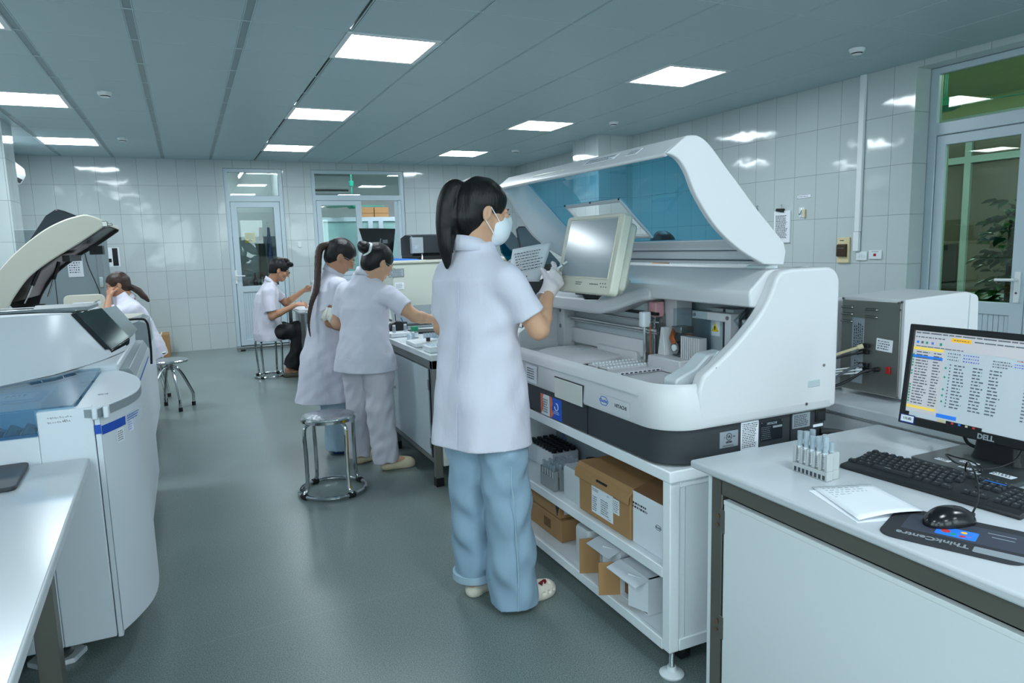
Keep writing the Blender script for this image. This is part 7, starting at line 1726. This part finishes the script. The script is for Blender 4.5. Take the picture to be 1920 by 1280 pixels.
    def collar(s, nk, Rm, r=.066, hgt=.032, m='coat', par=None, tilt=.25, front=.5):
        n = 22; b = MB(); a = []; c = []
        for i in range(n + 1):
            q = math.pi * (.5 + front / 2 * .5) + (2 * math.pi - math.pi * front * .5) * i / n
            q = math.pi / 2 + front * .7 + (2 * math.pi - 2 * front * .7) * i / n
            u = V(Rm[0]) * math.cos(q) + V(Rm[1]) * math.sin(q); f_ = math.sin(q)
            a.append(V(nk) + u * (r + .008) + V(Rm[2]) * (-.012 - tilt * .06 * f_)); c.append(V(nk) + u * (r - .006) + V(Rm[2]) * (hgt - tilt * .11 * f_ - .004))
        b.strip(a, c); return b.build('collar', m, par or s.t, solid=.006, smooth=80, recalc=False)
    def legs(s, name, m, chains, h=.005, seed=3, amp=.003, top=None, hemcut=True, lam=(.05, .14), zs=.6):
        pts = [p for ch in chains for p in ch[0]]; lo, hi = bounds(pts, .16); lo[2] = max(lo[2], .0); G = Grid(lo, hi, h)
        for pp, rr_ in chains:
            for i in range(len(pp) - 1):
                last = i == len(pp) - 2; d = np.array(pp[i + 1]) - np.array(pp[i])
                G.cap(pp[i], pp[i + 1], rr_[i], rr_[i + 1], .02, cut=(pp[i + 1], d) if last else None)
        if top: G.ell(*top)
        G.disp(waves(seed, amp, lam, 8, zs))
        for pp, rr_ in chains:
            d = np.array(pp[-1]) - np.array(pp[-2]); d = d / np.linalg.norm(d); G.cap(np.array(pp[-1]) - d * .03, np.array(pp[-1]) + d * .06, rr_[-1] - .022, rr_[-1] - .007, 0, 'sub')
        vs, fs = G.mesh(); return npmesh(name, vs, fs, m, s.t)
def glasses(par, P, s=1.0, m='metal_frame', r=.0011, rad=.021):
    g = MB()
    for q in (-1, 1): g.tube([P(q * .033 + rad * math.cos(t), .109 - abs(math.cos(t) * q + .3) * .004, -.003 + rad * .85 * math.sin(t)) for t in [2 * math.pi * i / 18 for i in range(18)]], r * s, 6, closed=True)
    g.tube([P(-.013, .109, .002), P(0, .112, .005), P(.013, .109, .002)], r * s, 6)
    for q in (-1, 1): g.tube([P(q * .054, .104, .004), P(q * .068, .09, .006), P(q * .078, .02, .004), P(q * .080, -.01, .002), P(q * .078, -.022, -.016)], r * s, 6)
    return g.build('glasses', m, par)

# ---------------------------------------------------------------- woman in front at the analyser
p = Person('woman in a white coat and wide blue jeans touching the screen of the large analyser', (.985, 2.40), .0036)
J = dict(RS=(1.018, 2.245, 1.272), LS=(.902, 2.482, 1.290), RE=(1.132, 2.226, 1.085), LE=(.880, 2.540, 1.085), RW=(1.250, 2.372, 1.205), LW=(1.105, 2.615, 1.225),
         RH=(1.012, 2.325, .84), LH=(.945, 2.462, .84), RK=(1.04, 2.335, .45), LK=(.955, 2.475, .43), RA=(1.075, 2.325, .075), LA=(.945, 2.482, .07), RT=(1.18, 2.345, .03), LT=(1.04, 2.53, .03), neck=(.955, 2.40, 1.375))
Rt = az(57); Rh = az(92, 12); hc = np.array((.992, 2.383, 1.512))
HD_ = (.68, .34, .65)
rh = hand_caps(J['RW'], HD_, (-.30, .85, -.25), True, [.34, .50, .62, .72], 1.0, thumb=(.8, .35, .5), spread=.035)
lh = hand_caps(J['LW'], (.86, -.05, .5), (.1, -.9, .3), False, [.28, .30, .35, .4], .98, thumb=(.75, .6, .1))
p.body(J, Rt, (hc, Rh), [rh, lh], 1.0)
glove(p.t, rh[0], J['RW'], HD_); glove(p.t, lh[0], J['LW'], (.86, -.05, .5))
o = (.968, 2.392, 0)
def foldsP1(X, Y, Z):
    l = (X - o[0]) * Rt[0][0] + (Y - o[1]) * Rt[0][1]; f = (X - o[0]) * Rt[1][0] + (Y - o[1]) * Rt[1][1]
    th = np.arctan2(l, -f); amp_ = np.clip((1.12 - Z) / .45, 0, 1)
    return .006 * amp_ * np.sin(5 * th + .8) + .0025 * np.sin(9 * th + 3 * Z) * amp_ + .0022 * np.sin(60 * (Z + .45 * l) + 2 * np.sin(14 * l)) * np.exp(-((Z - 1.06) / .10) ** 2)
p.coat('lab_coat', 'coat', Rt, o, [(.655, 0, .0, .192, .158), (.80, 0, 0, .180, .150), (.95, 0, 0, .164, .132), (1.07, 0, 0, .152, .116), (1.19, 0, 0, .158, .113), (1.265, 0, -.004, .158, .106), (1.315, 0, -.006, .118, .088), (1.365, 0, -.008, .076, .066), (1.405, 0, -.008, .062, .058)],
       J, {'R': .70, 'L': .72}, hem=True, h=.0042, seed=11, amp=.0022, cuffr=.060, shr=.056, folds=foldsP1)
p.collar((.951, 2.396, 1.384), az(70, -10), .063, .034)
# back seam and pocket stitching
sm_ = MB(); sm_.tube([loc_(o, Rt, .004, -(b_ + .0035), z) for z, b_ in ((.665, .157), (.80, .149), (.95, .131), (1.07, .115), (1.19, .112), (1.28, .108))], .0016, 5); sm_.build('back_seam', 'coat_trim', p.t)
p.legs('jeans', 'denim', [([(1.002, 2.33, .88), (1.02, 2.325, .62), (1.035, 2.325, .40), (1.045, 2.318, .025)], [.080, .090, .088, .097]), ([(.945, 2.455, .88), (.945, 2.47, .62), (.948, 2.478, .42), (.950, 2.485, .075)], [.080, .090, .084, .082])],
       h=.0045, seed=21, amp=.0028, top=((.970, 2.392, .88), (.13, .10, .12), Rt, .03), lam=(.04, .16), zs=1.1)
cf = MB(); cf.lathe((.950, 2.485, .072), [(.083, 0), (.087, .004), (.086, .030), (.081, .034)], 28); cf.build('rolled_hem', 'denim_pale', p.t, solid=.003)
sm_ = MB(); sm_.tube([(1.018 + .006 * math.sin(9 * z), 2.224 + .012 * (z > .5) , z) for z in [.03 + .032 * i for i in range(20)]], .0022, 5); sm_.build('side_seam', 'denim_pale', p.t)
c = clog(p.t, (1.020, 2.305), (1.240, 2.355)); b = MB(); b.lathe((1.168, 2.318, .062), [(0, 0), (.009, .002), (.009, .008), (0, .01)], 12); b.build('white_charm', 'plastic_white', c)
MB().cone((1.158, 2.310, .066), (1.170, 2.316, .074), .010, .004, n=10).cone((1.182, 2.322, .066), (1.170, 2.316, .074), .010, .004, n=10).build('red_bow', mat('bow_red', (120, 24, 30), .5).name, c)
clog(p.t, (.905, 2.455), (1.105, 2.545))
P = p.P
hp = [P(0, -.084, .052), P(0, -.108, .068), P(0, -.128, .052), P(.0, -.136, .0), P(.002, -.130, -.07), P(.003, -.116, -.14), P(.003, -.104, -.19), P(.003, -.096, -.225)]
p.hair([(hp, [.015, .023, .029, .034, .033, .027, .015, .003], .012), ([P(.012, -.122, -.10), P(.020, -.108, -.15), P(.018, -.098, -.18), P(.014, -.092, -.205)], [.018, .014, .009, .003]), ([P(-.012, -.122, -.10), P(-.016, -.112, -.15), P(-.012, -.102, -.18), P(-.008, -.094, -.212)], [.018, .014, .009, .003]), ([P(0, -.06, -.04), P(0, -.052, -.085)], [.050, .034], .03)], h=.0034, back=-.105)
MB().tube([loc_(P(0, -.092, .056), Rh, .019 * math.cos(t), .004 * math.sin(2 * t), .022 * math.sin(t)) for t in [2 * math.pi * i / 14 for i in range(14)]], .004, 6, closed=True).build('hair_tie', 'black', p.t)
G = Grid(*bounds([P(.1, .15, .03), P(-.1, -.02, -.14), P(.1, -.02, .03), P(-.1, .15, -.14)], .03), .0022)
G.ell(P(0, .058, -.052), (.064, .060, .064), Rh, 0); G.ell(P(0, .100, -.022), (.022, .022, .032), Rh, .02); G.ell(P(0, .050, -.052), (.0575, .056, .060), Rh, .0, 'sub'); G.half(P(0, .030, -.03), -Rh[1] + Rh[2] * .25); G.half(P(0, .06, -.010), Rh[2] - Rh[1] * .35)
vs, fs = G.mesh(); mk = npmesh('face_mask', vs, fs, 'mask', p.t)
for q in (-1, 1):
    b = MB(); b.tube([P(q * .058, .052, -.030), P(q * .070, .03, -.012), P(q * .077, .004, .012), P(q * .079, -.012, .018)], .0018, 6); b.tube([P(q * .055, .045, -.085), P(q * .066, .025, -.066), P(q * .076, .0, -.046), P(q * .079, -.012, -.034)], .0018, 6); b.build('ear_loop', 'elastic', mk)
pen = thing('pen', 'slim pen held in the gloved right hand of the woman in front', 'pen', (1.26, 2.36, 1.26))
pa, pb = V((1.245, 2.415, 1.248)), V((1.362, 2.420, 1.318))
MB().cone(pa, pb, .0042, n=12).build('barrel', 'plastic_white', pen); MB().cone(pa, pa.lerp(pb, .12), .0044, .0044, n=12).build('black_end', 'black', pen); MB().cone(pa.lerp(pb, .8), pb, .0045, .003, n=12).build('silver_tip', 'chrome', pen)
sh = thing('paper_sheet', 'handwritten sheet held up in the left hand of the woman in front', 'paper', (1.25, 2.64, 1.25))
c00, c10, c01, c11 = V((1.200, 2.575, 1.372)), V((1.405, 2.615, 1.397)), V((1.165, 2.560, 1.243)), V((1.325, 2.590, 1.235))
n = 8; b = MB(); b.add([c00.lerp(c10, i / n).lerp(c01.lerp(c11, i / n), j / n) + V((0, .012 * math.sin(math.pi * i / n), .0)) for j in range(n + 1) for i in range(n + 1)], [(j * (n + 1) + i, j * (n + 1) + i + 1, (j + 1) * (n + 1) + i + 1, (j + 1) * (n + 1) + i) for j in range(n) for i in range(n)])
b.build('sheet', 'paper', sh, solid=.0008, smooth=80)
scribble(frame((1.278, 2.588, 1.325), c10 - c00, c00 - c01), .14, .08, 7, 'print_grey', sh, seed=111, t=.004, lh=.3); scribble(frame((1.245, 2.578, 1.258), c10 - c00, c00 - c01), .05, .012, 1, 'print_grey', sh, seed=112, t=.004)

# ---------------------------------------------------------------- woman with the bun, white trousers
p = Person('woman with a hair bun, white tunic and white trousers reaching over the bench', (1.0, 4.33), .0045)
J = dict(RS=(1.100, 4.185, 1.105), LS=(.900, 4.470, 1.120), RE=(1.232, 4.075, .975), LE=(.845, 4.505, .925), RW=(1.395, 4.190, .932), LW=(.995, 4.565, .905),
         RH=(1.03, 4.27, .70), LH=(.945, 4.40, .70), RK=(1.035, 4.24, .40), LK=(.93, 4.42, .38), RA=(1.055, 4.225, .075), LA=(.922, 4.455, .075), RT=(1.19, 4.21, .03), LT=(1.02, 4.50, .03), neck=(1.03, 4.325, 1.205))
Rt = az(52, 6); Rh = az(74, 30); hc = np.array((1.078, 4.303, 1.303))
rh = hand_caps(J['RW'], (.75, .12, -.62), (-.45, .2, -.85), True, [.35, .4, .5, .55], .95); lh = hand_caps(J['LW'], (.9, .3, -.2), (0, -.2, -1), False, .35, .95)
p.body(J, Rt, (hc, Rh), [rh, lh], .98)
glove(p.t, rh[0], J['RW'], (.75, .12, -.62), .003)
o = (.985, 4.335, 0); Rz = az(52)
p.coat('tunic', 'coat', Rz, o, [(.635, 0, -.02, .205, .165), (.72, 0, -.02, .190, .155), (.82, 0, -.015, .162, .132), (.92, 0, 0, .155, .122), (1.03, 0, .01, .168, .122), (1.09, 0, .02, .168, .112), (1.15, 0, .015, .122, .098), (1.20, 0, .015, .082, .08), (1.245, 0, .02, .066, .066)],
       J, {'R': .66, 'L': .74}, hem=True, seed=31, amp=.0022, cuffr=.060, shr=.060)
p.collar((1.012, 4.336, 1.222), az(60, 8), .068, .03)
p.legs('trousers', 'trouser_white', [([(1.025, 4.275, .72), (1.03, 4.245, .42), (1.048, 4.228, .055)], [.105, .086, .078]), ([(.945, 4.395, .72), (.935, 4.42, .40), (.918, 4.452, .055)], [.105, .086, .074])], seed=33, amp=.0028, top=((.985, 4.335, .72), (.15, .125, .12), Rz, .04))
clog(p.t, (1.005, 4.225), (1.235, 4.225), 'flat_shoe', 'shoe_beige', False); clog(p.t, (.880, 4.435), (1.085, 4.505), 'flat_shoe', 'shoe_beige', False)
P = p.P
bun = [P(0, -.096, .034), P(0, -.128, .040)]
p.hair([(bun, [.034, .038], .006), ([P(.014, -.140, .046), P(-.016, -.134, .032)], [.028, .028], .006)], h=.0045)
MB().tube([loc_(P(0, -.104, .036), Rh, .041 * math.cos(t), .003 * math.sin(4 * t), .041 * math.sin(t)) for t in [2 * math.pi * i / 16 for i in range(16)]], [.0085] * 16, 8, closed=True).build('hair_tie', 'elastic', p.t)
glasses(p.t, P, .98)

# ---------------------------------------------------------------- woman with the long ponytail and glasses
p = Person('woman with a long ponytail and glasses in a knee length white coat', (.85, 4.80), .0045, 'skin_tan')
J = dict(RS=(.895, 4.645, 1.150), LS=(.835, 4.930, 1.155), RE=(.828, 4.640, .920), LE=(.79, 4.965, .925), RW=(.955, 4.70, .845), LW=(1.02, 4.985, .87),
         RH=(.85, 4.725, .72), LH=(.82, 4.87, .72), RK=(.845, 4.73, .40), LK=(.835, 4.88, .40), RA=(.845, 4.745, .075), LA=(.90, 4.92, .075), RT=(.99, 4.745, .03), LT=(1.05, 4.93, .03), neck=(.885, 4.785, 1.235))
Rt = az(92, 4); Rh = az(97, 33); hc = np.array((.945, 4.765, 1.345))
rh = hand_caps(J['RW'], (.6, .75, -.2), (.1, .3, -.9), True, .35, .95); lh = hand_caps(J['LW'], (.95, -.1, -.2), (0, .2, -1), False, .35, .95)
p.body(J, Rt, (hc, Rh), [rh, lh], .98)
o = (.835, 4.795, 0); Rz = az(92)
p.coat('long_coat', 'coat', Rz, o, [(.372, 0, -.03, .19, .215), (.52, 0, -.025, .185, .19), (.68, 0, -.02, .175, .165), (.82, 0, -.01, .158, .135), (.93, 0, 0, .155, .125), (1.05, 0, .015, .160, .12), (1.12, 0, .025, .150, .11), (1.175, 0, .04, .112, .086), (1.225, 0, .05, .074, .066), (1.265, 0, .055, .06, .056)],
       J, {'R': .72, 'L': .72}, hem=True, seed=41, amp=.003, cuffr=.062, shr=.060)
p.collar((.890, 4.785, 1.245), az(95, 10), .06, .03)
S0, E0 = V(J['RS']), V(J['RE']); d = (E0 - S0).normalized()
b = MB(); a = d.orthogonal().normalized(); c2 = d.cross(a); n = 40
b.strip([S0 + (E0 - S0) * .62 + (a * math.cos(t) + c2 * math.sin(t)) * (.055 + .003 * math.sin(9 * t)) for t in [2 * math.pi * i / n for i in range(n + 1)]], [S0 + (E0 - S0) * 1.0 + d * .01 * math.sin(7 * t) + (a * math.cos(t) + c2 * math.sin(t)) * (.060 + .005 * math.sin(9 * t)) for t in [2 * math.pi * i / n for i in range(n + 1)]])
b.build('blouse_sleeve', 'sleeve_white', p.t, solid=.003, smooth=80, recalc=False)
p.legs('jeans', 'denim_pale', [([(.85, 4.73, .70), (.845, 4.735, .38), (.845, 4.742, .03)], [.10, .085, .085]), ([(.82, 4.865, .70), (.84, 4.88, .38), (.895, 4.915, .03)], [.10, .085, .085])], seed=43, amp=.003, top=((.835, 4.795, .72), (.13, .11, .10), Rz, .04))
clog(p.t, (.80, 4.742), (1.03, 4.742), 'sneaker', 'shoe_blue', False); clog(p.t, (.86, 4.915), (1.09, 4.93), 'sneaker', 'shoe_blue', False)
P = p.P
hp = [P(0, -.085, .030), P(0, -.118, .012), P(.0, -.138, -.05)] + [V(q) for q in ((.765, 4.70, 1.16), (.715, 4.67, 1.04), (.690, 4.66, .92), (.695, 4.655, .83))]
p.hair([([P(0, -.08, .03), P(0, -.10, .02)], [.03, .024], .01)], h=.0045, fringe=-.008)
q_ = spline([tuple(x) for x in hp], 5); r_ = np.interp(np.arange(len(q_)) / 5, range(7), [.022, .024, .024, .021, .015, .009, .003])
G = Grid(*bounds(q_, .06), .004); G.chain(q_, list(r_), .004); vs, fs = G.mesh(); npmesh('ponytail', vs, fs, 'hair_brown', p.t)
glasses(p.t, P, .98)

# ---------------------------------------------------------------- seated man
p = Person('man with short black hair and glasses sitting on a stool and writing at the table', (.76, 8.12), .005, 'skin_tan')
J = dict(RS=(.775, 7.935, .960), LS=(.835, 8.235, .970), RE=(.790, 7.900, .690), LE=(.985, 8.255, .800), RW=(1.045, 7.875, .805), LW=(1.180, 8.170, .940),
         RH=(.77, 8.02, .50), LH=(.78, 8.20, .50), RK=(1.13, 7.93, .50), LK=(1.15, 8.17, .50), RA=(.925, 7.965, .085), LA=(1.02, 8.15, .085), RT=(1.06, 7.94, .03), LT=(1.16, 8.16, .03), neck=(.825, 8.085, 1.045))
Rt = az(88, 8); Rh = az(94, 22); hc = np.array((.918, 8.055, 1.185))
rh = hand_caps(J['RW'], (.95, .1, .05), (0, .5, -.85), True, [.5, .6, .65, .7], 1.0); lh = hand_caps(J['LW'], (.9, -.3, .25), (.3, -.8, -.4), False, [.3, .35, .4, .5], 1.0)
p.body(J, Rt, (hc, Rh), [rh, lh], 1.04)
o = (.765, 8.10, 0); Rz = az(88)
p.coat('lab_coat', 'coat', Rz, o, [(.415, 0, .02, .185, .175), (.50, 0, .0, .185, .17), (.60, 0, -.01, .175, .14), (.72, 0, -.01, .165, .125), (.84, 0, .0, .168, .125), (.93, 0, .015, .160, .115), (.99, 0, .035, .122, .09), (1.04, 0, .05, .078, .07), (1.085, 0, .058, .064, .06)],
       J, {'R': .80, 'L': .70}, hem=True, seed=51, amp=.0035, cuffr=.066, shr=.062, h=.005)
p.collar((.826, 8.085, 1.06), az(90, 12), .066, .03)
p.legs('trousers', 'trouser_black', [([(.80, 8.02, .50), (1.10, 7.93, .515), (1.04, 7.945, .30), (.955, 7.96, .11)], [.095, .082, .08, .085]), ([(.81, 8.19, .50), (1.13, 8.16, .515), (1.10, 8.155, .30), (1.03, 8.15, .10)], [.095, .08, .075, .075])], seed=53, amp=.003)
clog(p.t, (.87, 7.975), (1.12, 7.935), 'sandal', 'sandal', False, low=True); clog(p.t, (.97, 8.15), (1.22, 8.165), 'sandal', 'sandal', False, low=True)
P = p.P
p.hair([([P(-.035, .07, .095), P(-.01, .092, .092), P(.03, .08, .095)], [.024, .026, .024], .012), ([P(.02, .05, .115), P(-.03, .03, .118)], [.024, .024], .012), ([P(0, -.04, .10), P(0, .02, .112)], [.03, .032], .02)], h=.0045, back=-.035, fringe=-.012)
glasses(p.t, P, 1.04, 'black', .0018, .022)
pen = thing('pen', 'blue pen in the writing hand of the seated man', 'pen', (1.13, 7.88, .82)); MB().cone((1.10, 7.90, .85), (1.15, 7.895, .765), .004, n=8).build('barrel', 'folder_blue', pen)

# ---------------------------------------------------------------- woman resting her head on her hand
p = Person('woman with a ponytail sitting at the back left, resting her head on her hand', (-.42, 7.43), .005, 'skin_tan')
J = dict(RS=(-.535, 7.66, .885), LS=(-.485, 7.33, .885), RE=(-.72, 7.72, .83), LE=(-.705, 7.255, .835), RW=(-.86, 7.55, .83), LW=(-.672, 7.37, 1.005),
         RH=(-.42, 7.53, .53), LH=(-.41, 7.34, .53), RK=(-.80, 7.55, .53), LK=(-.80, 7.32, .53), RA=(-.76, 7.55, .085), LA=(-.76, 7.32, .085), RT=(-.90, 7.55, .03), LT=(-.90, 7.32, .03), neck=(-.525, 7.49, .975))
Rt = az(-93, 28); Rh = az(-98, 16, 6); hc = np.array((-.598, 7.475, 1.115))
lh = hand_caps(J['LW'], (.12, .55, .80), (.55, .7, .1), False, [.95, 1.0, 1.05, 1.1], 1.0, thumb=(.7, .5, .2)); rh = hand_caps(J['RW'], (-.8, -.5, -.1), (0, 0, -1), True, .3, .95)
p.body(J, Rt, (hc, Rh), [rh, lh], 1.0)
o = np.array((-.385, 7.45, .42)); Rz = az(-93, 16)
p.coat('lab_coat', 'coat', Rz, o, [(-.02, 0, .03, .19, .18), (.08, 0, .01, .185, .165), (.20, 0, -.01, .17, .14), (.32, 0, -.01, .165, .13), (.43, 0, .0, .175, .125), (.51, 0, .01, .155, .11), (.56, 0, .02, .115, .088), (.605, 0, .03, .076, .07), (.645, 0, .034, .062, .06)],
       J, {'R': .72, 'L': .80}, hem=True, seed=61, amp=.0035, cuffr=.07, shr=.072, h=.005)
p.collar((-.522, 7.49, .968), az(-95, 25), .064, .03)
p.legs('trousers', 'trouser_white', [([(-.43, 7.53, .52), (-.78, 7.55, .53), (-.765, 7.55, .30), (-.76, 7.55, .08)], [.095, .08, .075, .075]), ([(-.42, 7.35, .52), (-.78, 7.32, .53), (-.765, 7.32, .30), (-.76, 7.32, .08)], [.095, .08, .075, .075])], seed=63, amp=.003)
clog(p.t, (-.71, 7.55), (-.94, 7.55), 'flat_shoe', 'shoe_beige', False); clog(p.t, (-.71, 7.32), (-.94, 7.32), 'flat_shoe', 'shoe_beige', False)
P = p.P
hp = [P(0, -.080, -.045), P(0, -.108, -.065), P(0, -.14, -.11), P(0, -.165, -.17), P(0, -.185, -.225)]
p.hair([(hp, [.028, .026, .030, .026, .010], .012)], h=.0045, m='hair_brown', fringe=.0)
MB().tube([loc_(P(0, -.102, -.060), Rh, .026 * math.cos(t), .012 * math.sin(t), .026 * math.sin(t)) for t in [2 * math.pi * i / 12 for i in range(12)]], .008, 8, closed=True).build('hair_tie', 'black', p.t)

# ---------------------------------------------------------------- person beyond the analyser, only the top of the head shows
p = Person('person almost hidden beyond the analyser, only dark hair showing through the blue lid', (3.17, 4.25), .006)
J = dict(RS=(2.99, 4.25, 1.05), LS=(3.35, 4.25, 1.05), RE=(2.95, 4.2, .78), LE=(3.39, 4.2, .78), RW=(2.98, 4.0, .72), LW=(3.36, 4.0, .72), RH=(3.08, 4.3, .50), LH=(3.26, 4.3, .50), RK=(3.08, 3.9, .50), LK=(3.26, 3.9, .50),
         RA=(3.08, 3.92, .085), LA=(3.26, 3.92, .085), RT=(3.08, 3.80, .03), LT=(3.26, 3.80, .03), neck=(3.17, 4.25, 1.12))
Rt = az(178, 4); Rh = az(175, 20); hc = np.array((3.17, 4.20, 1.335))
rh = hand_caps(J['RW'], (.1, -1, 0), (0, 0, -1), True, .3, 1); lh = hand_caps(J['LW'], (-.1, -1, 0), (0, 0, -1), False, .3, 1)
p.body(J, Rt, (hc, Rh), [rh, lh], 1.0)
p.coat('lab_coat', 'coat', az(178), (3.17, 4.26, 0), [(.45, 0, 0, .19, .17), (.6, 0, 0, .175, .14), (.8, 0, 0, .165, .125), (.98, 0, 0, .175, .12), (1.07, 0, 0, .13, .085), (1.12, 0, 0, .07, .06)], J, {'R': .75, 'L': .75}, hem=True, seed=71, h=.006)
p.legs('trousers', 'trouser_black', [([(3.08, 4.28, .50), (3.08, 3.92, .52), (3.08, 3.92, .1)], [.095, .08, .075]), ([(3.26, 4.28, .50), (3.26, 3.92, .52), (3.26, 3.92, .1)], [.095, .08, .075])], h=.006)
p.hair([([p.P(0, -.05, -.02), p.P(0, -.06, -.09)], [.06, .03], .02)], h=.005)
clog(p.t, (3.08, 3.97), (3.08, 3.74), 'flat_shoe', 'black', False); clog(p.t, (3.26, 3.97), (3.26, 3.74), 'flat_shoe', 'black', False)
st = thing('stool', 'stool under the person hidden beyond the analyser', 'stool', (3.17, 4.32, 0)); MB().cone((3.17, 4.32, .41), (3.17, 4.32, .435), .16, n=28).build('seat', 'stool_seat', st)
for k in range(4): MB().cone((3.17 + .1 * (-1) ** k, 4.32 + .1 * (-1) ** (k // 2), .41), (3.17 + .16 * (-1) ** k, 4.32 + .16 * (-1) ** (k // 2), 0), .012).build('leg', 'chrome', st)
